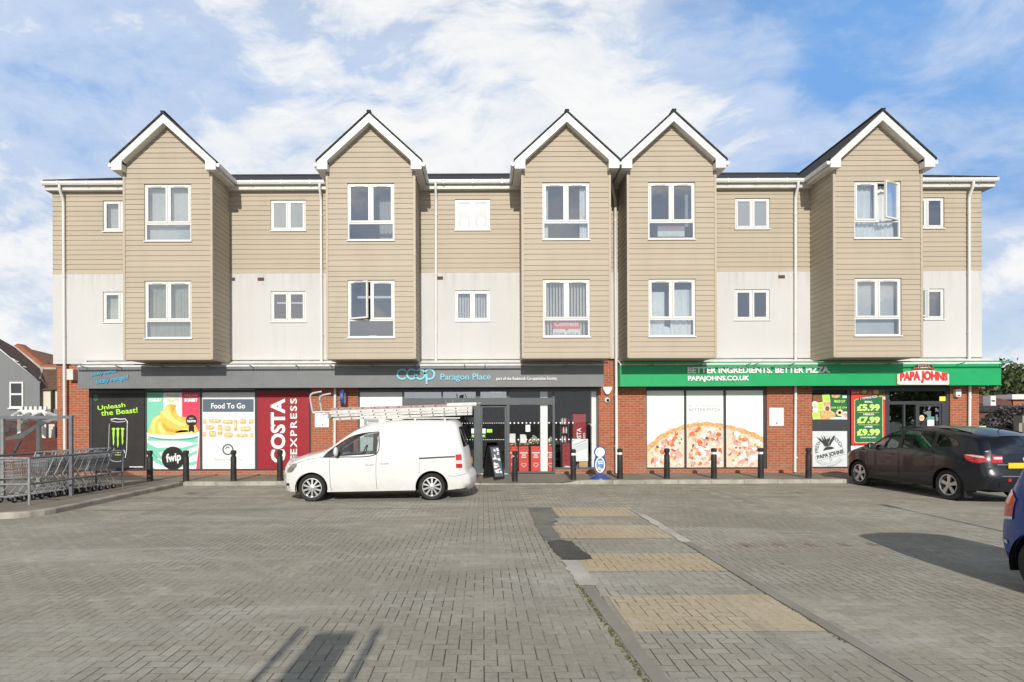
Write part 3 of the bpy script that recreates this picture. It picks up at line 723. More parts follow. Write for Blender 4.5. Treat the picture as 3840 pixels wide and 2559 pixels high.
pipe(1254, 1254, 2.82, PZ+.03, yb=YB-.06, neck=False); pipe(2981, 2981, 2.82, PZ+.03, yb=YB-.06, neck=False); pipe(3634, 3634, 2.82, PZ+.03, yb=YB-.06, neck=False)
for px, py, w, h in ((877,1048,.09,.1),(979,1048,.2,.1),(1650,1044,.19,.1),(2930,1039,.2,.1)):
    X, Z = sx(px, py, YW), sz(px, py, YW); g = MB(); g.box(X-w/2, X+w/2, YW-.022, YW, Z-h/2, Z+h/2)
    for q in range(4): g.box(X-w/2+.012+q*w/4, X-w/2+w/4-.008+q*w/4, YW-.028, YW-.022, Z-h/2+.015, Z+h/2-.015)
    link('air_brick', g, M['brick_brown'], B)

# ------------------------------------------------------------------ windows
def frame_box(mb, a, b, c, d, w, y0, y1):
    mb.box(a, b, y0, y1, c, c+w); mb.box(a, b, y0, y1, d-w, d); mb.box(a, a+w, y0, y1, c+w, d-w); mb.box(b-w, b, y0, y1, c+w, d-w)
def vblind(a, b, c, d, y, ang=35, pitch=.085, m='blind', win=None, w=.085):
    mb = MB(); x = a+.03; ca, sa = math.cos(R(ang))*w/2, math.sin(R(ang))*w/2
    while x < b-.02:
        j = random.uniform(-.008,.008)
        mb.add([(x-ca,y-sa+j,c),(x+ca,y+sa+j,c),(x+ca,y+sa+j,d),(x-ca,y-sa+j,d)], [(0,1,2,3)]); x += pitch
    return link('blind', mb, M[m], win)
def curtain(a, b, c, d, y, m='net', win=None, fold=.03, per=.11, sag=0.0, flare=0.0):
    mb = MB(); n = max(6, int((b-a)/.012)); ph = random.uniform(0,6); vs = []
    for z, k in ((c,1.0),(c+(d-c)*.5,.75),(d,.55)):
        for i in range(n+1):
            t_ = i/n; x = a+(b-a)*t_ + flare*(1-(z-c)/(d-c))*(t_-.5)
            vs.append((x, y+fold*k*math.sin(ph+2*math.pi*(x-a)/per+1.3*math.sin((x-a)*9)), z))
    mb.add(vs, [(j*(n+1)+i, j*(n+1)+i+1, (j+1)*(n+1)+i+1, (j+1)*(n+1)+i) for j in range(2) for i in range(n)])
    return link('curtain', mb, M[m], win, smooth=True)
def rot_z(mb, cx, cy, ang):
    c, s_ = math.cos(ang), math.sin(ang)
    mb.v = [(cx+(v[0]-cx)*c-(v[1]-cy)*s_, cy+(v[0]-cx)*s_+(v[1]-cy)*c, v[2]) for v in mb.v]; return mb
def window(x, zt, zb, w, yf, big, gl=('glass','glass','glass'), opened=None):
    a, b = x-w/2, x+w/2; y0, y1 = yf+.022, yf+.085; f = .05; sf = .048
    zs = zb if not big else zb + (zt-zb)*.305
    mb = MB(); frame_box(mb, a, b, zb, zt, f, y0, y1); mb.box(x-.026, x+.026, y0+.001, y1, zs+(f if not big else .026), zt-f)
    if big: mb.box(a+f, b-f, y0+.0015, y1, zs-.026, zs+.026)
    win = link('window', mb, M['upvc'], B, bevel=.006)
    sl = MB(); sl.box(a-.02, b+.02, yf-.045, y0-.001, zb-.028, zb+.004); link('sill', sl, M['upvc'], win)
    lo = zs+(f if not big else .026)
    for k, (p, q) in enumerate(((a+f, x-.026), (x+.026, b-f))):
        sb = MB(); frame_box(sb, p+.002, q-.002, lo+.002, zt-f-.002, sf, y0-.014, y1-.02)
        gp = MB(); gp.flat([(p+sf,lo+sf),(q-sf,lo+sf),(q-sf,zt-f-sf),(p+sf,zt-f-sf)], y0+.012)
        if opened and opened[0] == k:
            hx = p if opened[1] < 0 else q
            rot_z(sb, hx, y0, opened[1]); rot_z(gp, hx, y0, opened[1])
        ss = link('sash', sb, M['upvc'], win, bevel=.005); link('pane', gp, M[gl[k]], win)
        if big:
            v = MB(); v.box((p+q)/2-.15, (p+q)/2+.15, y0-.03, y0-.016, zt-f-.03, zt-f-.008)
            if opened and opened[0] == k: rot_z(v, hx, y0, opened[1])
            link('trickle_vent', v, M['upvc_old'], win)
    if big:
        gp = MB(); gp.flat([(a+f,zb+f),(b-f,zb+f),(b-f,zs-.026),(a+f,zs-.026)], y0+.02); link('pane', gp, M[gl[2]], win)
    return win
WB = 1.365
U = (8.70, 7.04); Lw = (5.885, 4.21)
w = window(BX[0], *U, WB, YF, 1); vblind(BX[0]-.63, BX[0]+.63, 7.08, 8.66, YF+.2, 30, .088, 'blind', w); 
w = window(BX[0], *Lw, WB, YF, 1); vblind(BX[0]-.63, BX[0]+.63, 4.25, 5.84, YF+.2, 56, .092, 'blindg', w)
w = window(BX[1], *U, WB, YF, 1); curtain(BX[1]+.16, BX[1]+.62, 7.08, 8.66, YF+.5, 'roomwall', w, .02)
w = window(BX[1], *Lw, WB, YF, 1, opened=(0, -R(20)))
g = MB(); g.box(BX[1]-.6, BX[1]+.62, YF+.9, YF+.96, 5.56, 5.62); link('ceiling_lamp', g, M['tube'], w)
g = MB(); g.box(BX[1]-.1, BX[1]+.12, YF+.15, YF+.25, 4.25, 4.30); link('ornament', g, M['white'], w)
w = window(BX[2], *U, WB, YF, 1); curtain(BX[2]-.63, BX[2]-.5, 7.08, 8.66, YF+.17, 'net', w, .02, .06); curtain(BX[2]+.42, BX[2]+.63, 7.08, 8.66, YF+.17, 'net', w, .02, .07)
w = window(BX[2], *Lw, WB, YF, 1); vblind(BX[2]-.63, BX[2]+.63, 4.25, 5.84, YF+.2, 50, .088, 'net', w, .088)
w = window(BX[3], *U, WB, YF, 1); curtain(BX[3]+.50, BX[3]+.63, 7.5, 8.66, YF+.3, 'roomwall', w, .02, .06)
w = window(BX[3], *Lw, WB, YF, 1); curtain(BX[3]-.63, BX[3]-.15, 4.25, 5.55, YF+.2, 'net', w, .015); curtain(BX[3]+.02, BX[3]+.63, 4.25, 5.62, YF+.22, 'net', w, .03, .15)
g = MB(); g.ball((BX[3]-.2, YF+.3, 4.32), .4, .1, .25); g.ball((BX[3]+.4, YF+.3, 4.33), .25, .1, .33); link('cushion', g, M['net'], w, smooth=True)
w = window(BX[4], *U, WB, YF, 1, opened=(1, R(24))); curtain(BX[4]-.63, BX[4]-.05, 7.08, 8.66, YF+.2, 'net', w, .03, .13, flare=.15); curtain(BX[4]+.1, BX[4]+.55, 7.08, 8.66, YF+.22, 'net', w, .04, .13, flare=.2)
w = window(BX[4], *Lw, WB, YF, 1)
g = MB(); z = 4.26
while z < 5.83:
    g.add([(BX[4]-.63,YF+.17,z),(BX[4]+.6,YF+.17,z),(BX[4]+.6,YF+.19,z+.024),(BX[4]-.63,YF+.19,z+.024)], [(0,1,2,3)]); z += .025
link('blind', g, M['net'], w)
kinds = {'u1': 'glass_f', 'u3': 'glass_f', 'u2': 'glass_w'}
for (x, zt, zb, k) in small:
    gk = kinds.get(k, 'glass'); op = (0, -R(38)) if k == 'l4' else None
    w = window(x, zt, zb, SW, YW, 0, (gk, gk), op)
    if k in ('u0',): vblind(x-.5, x+.5, zb+.04, zt-.04, YW+.2, 40, .084, 'blind', w)
    if k == 'l0': vblind(x-.5, x+.4, zb+.04, zt-.04, YW+.18, 5, .08, 'blindg', w)
    if k == 'l2': vblind(x-.5, x+.5, zb+.04, zt-.04, YW+.18, 42, .084, 'net', w)
    if k == 'l1':
        g = MB(); g.box(x-.5, x+.5, YW+.4, YW+.44, zt-.30, zt-.26); link('ceiling_lamp', g, M['tube'], w)
    if k == 'l4': curtain(x+.05, x+.5, zb+.04, zt-.04, YW+.2, 'curtain_brown', w, .03, .12)
    if k == 'u2':
        for q in (-.25, .27):
            g = MB(); n = 14; g.flat([(x+q+.11*math.cos(2*math.pi*j/n)*(1.1 if j % 2 else .95), zb+.26+.16*math.sin(2*math.pi*j/n)) for j in range(n)], YW+.03); link('window_sticker', g, M['pale_blue'], w)

# ------------------------------------------------------------------ ground floor
def gx(px): return sx(px, 1600, YB)
pad = 0.004
mb = MB()
piers = [(XL+.05, gx(334)), (gx(1167), gx(1342)), (gx(2245), gx(2424)), (gx(2876), gx(3046)), (gx(3563), XR-.02)]
for a, b in piers: link('brick_wall', MB().box(a, b, YB, YB+.42, .0, 3.70 if a > -13 else 3.585), M['brick'], B)
plz = .245
for a, b in ((gx(334), gx(1167)), (gx(2424), gx(2876)), (gx(3046), gx(3326)), (gx(2081), gx(2245))): link('brick_plinth', MB().box(a+.001, b-.001, YB+.003, YB+.3, .0, plz), M['brick'], B)
for x in (XL+.05, XR-.02):
    link('brick_wall', MB().add([(x,YB+.42,0),(x,25.2,0),(x,25.2,3.59),(x,YB+.42,3.59)], [(0,1,2,3)]), M['brick'], B)
mb = MB()
for i in range(4): mb.box(piers[i][1]+.001, piers[i+1][0]-.001, YB+.06, YB+.2, 2.78, 3.585)
link('lintel', mb, M['alu_dark'], B)
# fascias
YC = 17.08
def fascia(name, xa, xb, m, arms, z0=2.82, z1=3.49):
    mb = MB(); mb.box(xa, xb, YC, YB-.004, z0, z1); f = link(name, mb, m, B)
    r = MB(); x = xa+.05
    if m is M['grey_panel']:
        while x < xb-.03: r.box(x-.006, x+.006, YC-.003, YC, z0+.03, z1-.03); x += .1
    r.box(xa-.006, xb+.006, YC-.012, YC, z0-.012, z0+.022); link('fascia_trim', r, m, f)
    fl = MB(); fl.add([(xa-.01,YC-.012,z1),(xb+.01,YC-.012,z1),(xb+.01,YB-.01,z1+.20),(xa-.01,YB-.01,z1+.20),(xa-.01,YC-.012,z1-.03),(xb+.01,YC-.012,z1-.03)], [(0,1,2,3),(4,5,1,0)])
    link('flashing', fl, M['lead'], f)
    l = MB(); l.bar((xa+.02,16.78,3.505),(xb+.06,16.78,3.505),.04,.035)
    for p in arms: X = sx(p, 1385, YC); l.bar((X,16.80,3.47),(X,YC,3.44),.022,.022)
    link('light_bar', l, m, f)
    return f
fascia('grey_fascia', sx(292,1420,YC), sx(2264,1420,YC), M['grey_panel'], (326,455,620,790,950,1120,1246,1400,1560,1743,1819,1960,2120))
fascia('green_fascia', sx(2326,1420,YC), sx(3754,1420,YC), M['green_panel'], (2440,2620,2799,2826,2960,3130,3320,3589,3748))

YG = 17.60
def post(mb, pa, pb, z0, z1, y0=YB+.03, y1=YB+.10): mb.box(gx(pa), gx(pb), y0, y1, z0, z1)
# left display windows
mb = MB(); z0, z1 = plz+.003, 2.778
for a, b in ((334.5,343),(541,548),(750,756),(956,962),(1160,1166.5)): post(mb, a, b, z0, z1)
for z in ((z0, z0+.05), (2.70, z1)): mb.box(gx(343), gx(1160), YB+.031, YB+.099, *z)
link('shop_window', mb, M['alu_dark'], B)
# co-op shop front
def gz(py, px=1800): return sz(px, py, YB)
mb = MB(); zb_, zt_ = .13, 2.778
for a, b in ((1342.5,1349),(1508,1515),(1655,1661),(1784,1802),(1900,1911),(2073,2081),(2238,2244.5)): post(mb, a, b, zb_, zt_)
mb.box(gx(1515), gx(2073), YB+.032, YB+.098, gz(1519), gz(1493)); mb.box(gx(1349), gx(2238), YB+.029, YB+.101, 2.69, zt_)
mb.box(gx(2081), gx(2238), YB+.028, YB+.098, plz+.003, plz+.06); mb.box(gx(1911), gx(2073), YB+.028, YB+.098, zb_, zb_+.05); mb.box(gx(1349), gx(1508), YB+.028, YB+.098, zb_, zb_+.2)
sw = link('shop_window', mb, M['alu_mid'], B)
g = MB(); g.box(gx(2221), gx(2238)+.01, YB+.11, YB+.3, .16, 2.69); link('window_lining', g, M['white'], sw)
for a, b, zlo, zhi, m in ((1515,1655,gz(1493),2.69,'glass_top'),(1661,1784,gz(1493),2.69,'glass_top'),(1802,1900,gz(1493),2.69,'glass_top'),(1911,2073,gz(1493),2.69,'glass_shop'),(1911,2073,zb_+.05,gz(1519),'glass_shop'),(2081,2238,plz+.06,2.69,'glass_shop')):
    g = MB(); g.flat([(gx(a),zlo),(gx(b),zlo),(gx(b),zhi),(gx(a),zhi)], YB+.07); link('pane', g, M[m], sw)
g = MB(); g.box(gx(1349), gx(1508), YB+.05, YB+.08, gz(1566), 2.69); link('white_panel', g, M['white'], sw)
g = MB(); g.box(gx(1349), gx(1508), YB+.05, YB+.08, .34, gz(1567)); link('white_panel', g, M['white'], sw)
for a, b in ((1661,1784),(1802,1900)):     # sliding doors
    g = MB(); frame_box(g, gx(a)+.003, gx(b)-.003, zb_, gz(1521), .055, YB+.115, YB+.15); g.box(gx(a)+.058, gx(b)-.058, YB+.116, YB+.149, zb_+.055, zb_+.13)
    dr = link('door', g, M['alu_mid'], B)
    g = MB(); g.flat([(gx(a)+.055,zb_+.13),(gx(b)-.055,zb_+.13),(gx(b)-.055,gz(1576)),(gx(a)+.055,gz(1576))], YB+.13) if False else g.flat([(gx(a)+.055,zb_+.13),(gx(b)-.055,zb_+.13),(gx(b)-.055,gz(1526)),(gx(a)+.055,gz(1526))], YB+.132); link('pane', g, M['glass_shop'], dr)
g = MB(); g.box(gx(1640), gx(1905), YB-.12, YB+.16, .0, .125); link('threshold', g, M['lead'], B)
for zrow in (gz(1587.6), gz(1650)):        # manifestation dots on the glass
    g = MB()
    for a, b, n, r in ((1664,1782,13,.014),(1806,1896,14,.014),(1914,2020,8,.026),(2060,2062,1,.026),(2087,2150,5,.026)):
        for k in range(n):
            X = gx(a+(b-a)*(k/(n-1) if n > 1 else 0)); yy = YB+.066 if a > 1900 else YB+.128
            g.flat([(X+r*math.cos(2*math.pi*j/8), zrow+r*math.sin(2*math.pi*j/8)) for j in range(8)], yy)
    link('glass_dots', g, M['white'], sw)
# shop room
xa, xb = gx(1345), gx(2242); mb = MB()
mb.box(xa, xb, YB+.2, 24, .02, .125); mb.box(xa, xb, YB+.2, 24, 2.82, 2.86); mb.box(xa-.05, xa, YB+.2, 24, .125, 2.82); mb.box(xb, xb+.05, YB+.2, 24, .125, 2.82); mb.box(xa, xb, 24, 24.05, .125, 2.82)
for q in range(5): X = xa+.4+q*1.5; mb.box(X, X+.5, 20.6, 23.4, .125, 1.75)
link('shop_interior', mb, M['shopdark'], B)
g = MB()
for p, y in ((1925,18.6),(1918,19.4),(2060,18.3),(1840,20)): X = sx(p, 1520, y); g.box(X, X+.42, y, y+.06, 2.79, 2.815)
link('strip_lamp', g, M['tube'], B)
g = MB(); g.box(gx(2028), gx(2055), YB+.11, YB+.33, .13, 2.82); link('column', g, M['white'], B)
# pizza shop windows
mb = MB()
for a, b in ((2424.5,2427),(2567,2574),(2715,2722),(2864,2875.5)): post(mb, a, b, plz+.003, 2.778)
for z in ((plz+.003, plz+.045), (2.70, 2.778)): mb.box(gx(2427), gx(2864), YB+.031, YB+.099, *z)
link('shop_window', mb, M['alu_dark'], B)
mb = MB()
for a, b in ((3046.5,3048),(3180,3189),(3324,3338)): post(mb, a, b, plz+.003 if a < 3300 else .112, 2.778)
for z in ((plz+.003, plz+.05), (2.70, 2.778)): mb.box(gx(3048), gx(3324), YB+.031, YB+.099, *z)
mb.box(gx(3048), gx(3180), YB+.033, YB+.097, gz(1617,3100), gz(1574,3100)) 
s2 = link('shop_window', mb, M['alu_dark'], B)
g = MB(); g.flat([(gx(3048),2.6),(gx(3324),2.6),(gx(3324),2.7),(gx(3048),2.7)], YB+.09); g.flat([(gx(3189),plz+.05),(gx(3324),plz+.05),(gx(3324),2.7),(gx(3189),2.7)], YB+.1); link('pane', g, M['black'], s2)
mb = MB()
post(mb, 3552, 3562, .112, 2.778); mb.box(gx(3338), gx(3552), YB+.031, YB+.099, 2.66, 2.778)
zh0, zh1 = sz(3440, 1517, YB), sz(3440, 1505, YB); mb.box(gx(3338), gx(3552), YB+.032, YB+.098, zh0, zh1)
post(mb, 3392, 3398, .112, zh0); post(mb, 3438, 3445, .112, zh0); post(mb, 3535, 3552, .112, zh0); 
dfr = link('door_frame', mb, M['alu_dark'], B)
for a, b, zlo, zhi in ((3338,3552,zh1,2.66),(3398,3438,.12,zh0),(3338,3392,.12,zh0)):
    g = MB(); g.flat([(gx(a),zlo),(gx(b),zlo),(gx(b),zhi),(gx(a),zhi)], YB+.07); link('pane', g, M['glass_door'], dfr)
g = MB(); frame_box(g, gx(3445)+.003, gx(3535)-.003, .125, zh0-.003, .06, YB+.05, YB+.09); dr = link('door', g, M['alu_dark'], B)
g = MB(); g.flat([(gx(3445)+.06,.18),(gx(3535)-.06,.18),(gx(3535)-.06,zh0-.06),(gx(3445)+.06,zh0-.06)], YB+.07); link('pane', g, M['glass_door'], dr)
g = MB(); g.bar((gx(3452),YB+.02,.9),(gx(3452),YB+.02,1.35),.025,.03); link('handle', g, M['steel'], dr)
xa, xb = gx(3330), gx(3558); mb = MB()
mb.box(xa, xb, YB+.2, 22, .02, .112); mb.box(xa, xb, YB+.2, 22, 2.78, 2.82); mb.box(xa-.05, xa, YB+.2, 22, .112, 2.78); mb.box(xb, xb+.05, YB+.2, 22, .112, 2.78); mb.box(xa, xb, 22, 22.05, .112, 2.78)
link('shop_interior', mb, M['shopdark'], B)
# ------------------------------------------------------------------ signs on the fascias
def pbox(x0, y0, x1, y1, Y): return (sx(x0,(y0+y1)/2,Y), sx(x1,(y0+y1)/2,Y), sz((x0+x1)/2,y1,Y), sz((x0+x1)/2,y0,Y))
def ell(c, rx, rz, n=28, a0=0.0, a1=2*math.pi): return [(c[0]+rx*math.cos(a0+(a1-a0)*k/n), c[1]+rz*math.sin(a0+(a1-a0)*k/n)) for k in range(n + (1 if abs(a1-a0) < 6.28 else 0))]
def ribbon(mb, pts, w, Y, dep=0.0):
    n = len(pts); L = []; Rr = []
    for i in range(n):
        a = Vector(pts[max(i-1,0)]); b = Vector(pts[min(i+1,n-1)]); d_ = (b-a).normalized(); ww = w[i] if isinstance(w,(list,tuple)) else w
        q = Vector((-d_.y, d_.x))*ww/2; p = Vector(pts[i]); L.append(p+q); Rr.append(p-q)
    for i in range(n-1):
        if dep: mb.slab([L[i],Rr[i],Rr[i+1],L[i+1]], Y-dep, Y)
        else: mb.flat([L[i],Rr[i],Rr[i+1],L[i+1]], Y)
    return mb
YS = YC-.012
sg = thing('sign_lettering', 'pale blue rounded four letter word logo on the grey fascia', 'sign', (sx(1558,1410,YS), YS, sz(1558,1410,YS)))
def zc(x, y): return at(z7, x, y, YS)
rr = abs(zc(1420,0)[0]-zc(1368,0)[0])
arcs = {'c': (1416,70,48,312), 'o': (1520,70,0,360), 'p': (1708,70,-120,215)}
for nm, (cx, cy, a0, a1) in (('letter', (1418,70,42,318)), ('letter', (1522,70,0,360)), ('letter', (1614,70,0,360)), ('letter', (1716,70,-155,180))):
    c = zc(cx, cy); m_ = MB(); n = 32
    ribbon(m_, [(c[0]+rr*math.cos(R(a0+(a1-a0)*k/n)), c[1]+rr*math.sin(R(a0+(a1-a0)*k/n))) for k in range(n+1)], .052, YS, .02)
    if cx == 1716: ribbon(m_, [zc(1684,70), zc(1684,178)], .052, YS-.001, .02)
    link(nm, m_, M['cyan'], sg)
def sign_text(name, label, body, box, m, bold=.012, shear=0.0, rot=0.0, Y=YS, depth=.02, cat='sign', **kw):
    mb = text_mb(body, box, Y, bold, shear, rot, depth=depth/max(1e-6, 1.0), **kw)
    return tag(link(name, mb, m, None, ((box[0]+box[1])/2, Y, box[2])), label, cat)
sign_text('sign_lettering', 'pale blue place name of two words on the grey fascia, right of the round logo', 'Paragon Place', pbox(1652,1402,1840,1432,YS), M['cyan'], .006)
sign_text('sign_lettering', 'small white line of lettering on the grey fascia, ending right of the pale blue words', 'part of the Radstock Co-operative Society', pbox(1861,1414,2089,1429,YS), M['white'], .014)
sign_text('sign_lettering', 'upper of two slanted blue handwritten lines at the left end of the grey fascia', 'locally owned', pbox(341,1392,441,1408,YS), M['cyan2'], .004, .35, R(9))
sign_text('sign_lettering', 'lower of two slanted blue handwritten lines at the left end of the grey fascia', 'locally managed', pbox(360,1416,484,1436,YS), M['cyan2'], .004, .35, R(9))
sign_text('sign_lettering', 'long white slogan, upper of two lines on the green fascia', 'BETTER INGREDIENTS. BETTER PIZZA.', pbox(2578,1376.5,3112,1400,YS), M['white'], .03)
sign_text('sign_lettering', 'white web address, lower of two lines on the green fascia', 'PAPAJOHNS.CO.UK', pbox(2579,1410,2809,1433.5,YS), M['white'], .035)
sg = thing('shop_sign', 'arched white plaque with red slab lettering on the green fascia', 'sign', (sx(3458,1440,YS), YS, sz(3458,1440,YS)))
def q10(x, y): return at(z10, x, y, YS)
top = [q10(953+(1445-953)*k/12, 222-42*(1-(2*k/12-1)**2)) for k in range(13)]
def plaque(d_, k):
    c = q10(1199, 245); P_ = [q10(962,322), q10(952,310)] + [q10(953,222)] + top[1:-1] + [q10(1445,222), q10(1446,310), q10(1436,322)]
    return [(c[0]+(p[0]-c[0])*k, c[1]+(p[1]-c[1])*k) for p in P_]
link('plaque', MB().slab(plaque(0, 1.0), YS-.05, YS), M['white'], sg)
link('plaque_edge', MB().slab(plaque(0, 1.03), YS-.03, YS-.001), M['pastry2'], sg)
link('lettering', text_mb('PAPA JOHNS', zbox(z10, 966, 208, 1434, 310, YS), YS-.055, .075, arch=.07), M['red'], sg)
br = [q10(*p) for p in ((1085,176),(1105,150),(1130,130),(1170,118),(1230,118),(1275,130),(1295,150),(1310,172),(1200,168))]
link('top_plaque', MB().slab(br, YS-.058, YS-.052), M['brownp'], sg)
link('lettering', text_mb('PIZZA', zbox(z10, 1142, 130, 1262, 158, YS), YS-.062, .03), M['white'], sg)

# ------------------------------------------------------------------ window graphics
YP = YB+.045
def poster(name, label, px0, py0, px1, py1, m, Y=YP, cat='poster', group=None):
    b = pbox(px0, py0, px1, py1, Y); t_ = thing(name, label, cat, ((b[0]+b[1])/2, Y, b[2]), group)
    link('panel', MB().box(b[0], b[1], Y, Y+.012, b[2], b[3]), m, t_)
    return t_, b
def qA(x, y, Y=YP): return at(zA, x, y, Y)
def part_flat(par, name, pts, Y, m): return link(name, MB().flat(pts, Y), m, par)
E = .0025
# 1 black can poster
t_, b = poster('window_graphic', 'black window graphic of a drinks can with a lime green claw mark', 343, 1459, 541, 1765, M['poster_black'])
link('slogan', text_mb('Unleash', zbox(zA, 212, 352, 692, 430, YP), YP-E, .02, 0, R(7)).merge(text_mb('the Beast!', zbox(zA, 270, 432, 905, 528, YP), YP-E, .02, 0, R(5))), M['lime'], t_)
cc = MB()
for pts, w in (([(415,690),(408,900),(405,1140),(415,1290),(470,1335),(560,1345),(650,1330)], .012), ([(725,690),(722,900),(715,1130),(690,1280)], .02), ([(440,615),(520,600),(600,612),(690,605),(725,650),(728,700)], .03), ([(445,640),(560,662),(690,650)], .018)):
    ribbon(cc, [qA(*p) for p in pts], w, YP-E)
link('can_outline', cc, M['offwhite'], t_)
part_flat(t_, 'can_body', [qA(*p) for p in ((440,690),(700,690),(700,1140),(430,1140))], YP-E*.5, M['black'])
cl = MB()
for x, l in ((490,1075),(565,1108),(645,1062)):
    pts = [(x-32,765),(x-2,760),(x+32,768),(x+24,800),(x+14,790),(x+16,880),(x+8,950),(x+14,l-70),(x-2,l),(x-12,l-40),(x-14,930),(x-20,860),(x-14,790),(x-24,800)]
    cl.flat([qA(*p) for p in pts], YP-E*1.5)
link('claw_mark', cl, M['lime'], t_)
link('can_lettering', text_mb('MONSTER', zbox(zA, 418, 1142, 690, 1195, YP), YP-E, .03), M['white'], t_); link('can_lettering', text_mb('ENERGY', zbox(zA, 515, 1215, 620, 1240, YP), YP-E, .01), M['lime2'], t_)
link('small_print', MB().flat([qA(*p) for p in ((762,1428),(1000,1428),(1000,1446),(762,1446))], YP-E), M['offwhite'], t_)
link('corner_logo', MB().flat([qA(*p) for p in ((140,185),(215,185),(215,240),(140,240))], YP-E).flat([qA(*p) for p in ((140,255),(165,250),(180,275),(195,250),(218,258),(215,275),(185,300),(150,280))], YP-E), M['deepgreen'], t_)
# 2 frozen yogurt
t_, b = poster('window_graphic', 'window graphic of a yellow frozen yogurt swirl in a striped mint tub', 548, 1461, 750, 1765, M['mint'])
part_flat(t_, 'stripe', [qA(*p) for p in ((1352,100),(1672,100),(1672,1000),(1352,1000))], YP-E, M['white'])
part_flat(t_, 'stripe', [qA(*p) for p in ((1672,100),(1980,100),(1980,1498),(1672,1498))], YP-E, M['pink'])
for s1, s2, x0_, x1_, ma, mb_ in (('FROZEN','YOGURT',1085,1320,'mint2','white'),('ITALIAN','GELATO',1405,1620,'greyink','pastry2'),('VEGAN','SORBET',1712,1940,'white','white')):
    link('lettering', text_mb(s1, zbox(zA, x0_, 180, x1_, 222, YP), YP-E*2, .0), M[ma], t_); link('lettering', text_mb(s2, zbox(zA, x0_, 252, x1_, 312, YP), YP-E*2, .06), M[mb_], t_)
cup = [(1045,850),(1500,900),(1975,850),(1960,1100),(1915,1498),(1055,1498),(1060,1100)]
part_flat(t_, 'tub', [qA(*p) for p in cup], YP-E*2, M['white'])
sp = MB()
for pts in ([(1065,960),(1300,980),(1600,985),(1955,940),(1958,1010),(1700,1090),(1400,1090),(1062,1010)],):
    sp.flat([qA(*p) for p in ((1075,930),(1420,975),(1940,930),(1950,1015),(1890,1020),(1600,985),(1090,985))], YP-E*3)
    sp.flat([qA(*p) for p in ((1062,1010),(1240,1110),(1420,1100),(1700,1100),(1945,1030),(1945,1070),(1700,1165),(1420,1150),(1270,1190),(1360,1310),(1230,1280),(1150,1190),(1062,1110))], YP-E*3)
    sp.flat([qA(*p) for p in ((1062,1130),(1150,1180),(1260,1300),(1400,1400),(1600,1490),(1500,1496),(1380,1440),(1200,1350),(1120,1270),(1062,1210))], YP-E*3)
    sp.flat([qA(*p) for p in ((1700,1250),(1940,1150),(1938,1200),(1700,1310))], YP-E*3); sp.flat([qA(*p) for p in ((1690,1390),(1928,1330),(1925,1395),(1640,1440))], YP-E*3)
    sp.flat([qA(*p) for p in ((1056,1350),(1150,1430),(1250,1496),(1056,1496))], YP-E*3)
link('tub_stripes', sp, M['mint'], t_)
part_flat(t_, 'tub_shade', [qA(*p) for p in ((1080,905),(1300,945),(1500,955),(1750,945),(1950,905),(1952,935),(1750,972),(1500,980),(1300,968),(1110,930))], YP-E*3.5, M['mint2'])
part_flat(t_, 'tub_rim', [qA(*p) for p in ((1045,830),(1100,850),(1500,880),(1900,850),(1970,820),(1975,880),(1850,930),(1500,945),(1200,930),(1045,880))], YP-E*4, M['white'])
part_flat(t_, 'yogurt', [qA(*p) for p in ((1085,855),(1130,720),(1170,600),(1250,550),(1300,545),(1310,470),(1380,430),(1410,375),(1470,345),(1580,360),(1560,420),(1580,500),(1640,570),(1740,575),(1820,620),(1900,700),(1960,810),(1900,850),(1500,885),(1200,872))], YP-E*5, M['yel1'])
for pts, m_ in (([(1180,620),(1250,560),(1320,560),(1240,640),(1200,760),(1230,860),(1150,850),(1140,740)], 'yel2'), ([(1320,490),(1400,440),(1440,390),(1460,480),(1500,560),(1600,640),(1740,690),(1740,740),(1600,720),(1480,650),(1400,590),(1350,560)], 'yel2'),
                ([(1340,660),(1420,760),(1560,800),(1780,800),(1780,830),(1560,850),(1420,820),(1350,740)], 'yel3'), ([(1250,700),(1310,650),(1330,760),(1420,850),(1330,870),(1270,800)], 'yel2'), ([(1480,370),(1570,370),(1540,440),(1520,520),(1480,450)], 'yel3'), ([(1560,830),(1800,760),(1900,790),(1850,845),(1600,870)], 'yel2')):
    part_flat(t_, 'yogurt_fold', [qA(*p) for p in pts], YP-E*6, M[m_])
c = qA(1520, 1285); part_flat(t_, 'round_logo', ell(c, .36, .365), YP-E*7, M['black'])
link('logo_lettering', text_mb('fwip', zbox(zA, 1405, 1195, 1660, 1385, YP), YP-E*8, .03, .1, R(8)), M['white'], t_)
c = qA(1838, 635); part_flat(t_, 'award_badge', ell(c, .175, .18, 20), YP-E*7, M['black'])
part_flat(t_, 'award_ribbon', [qA(*p) for p in ((1790,730),(1885,730),(1890,845),(1838,815),(1790,845))], YP-E*7, M['black'])
link('award_lettering', text_mb('GREAT', zbox(zA, 1800, 585, 1876, 610, YP), YP-E*8, .01).merge(text_mb('taste', zbox(zA, 1762, 618, 1918, 665, YP), YP-E*8, .03)), M['white'], t_)
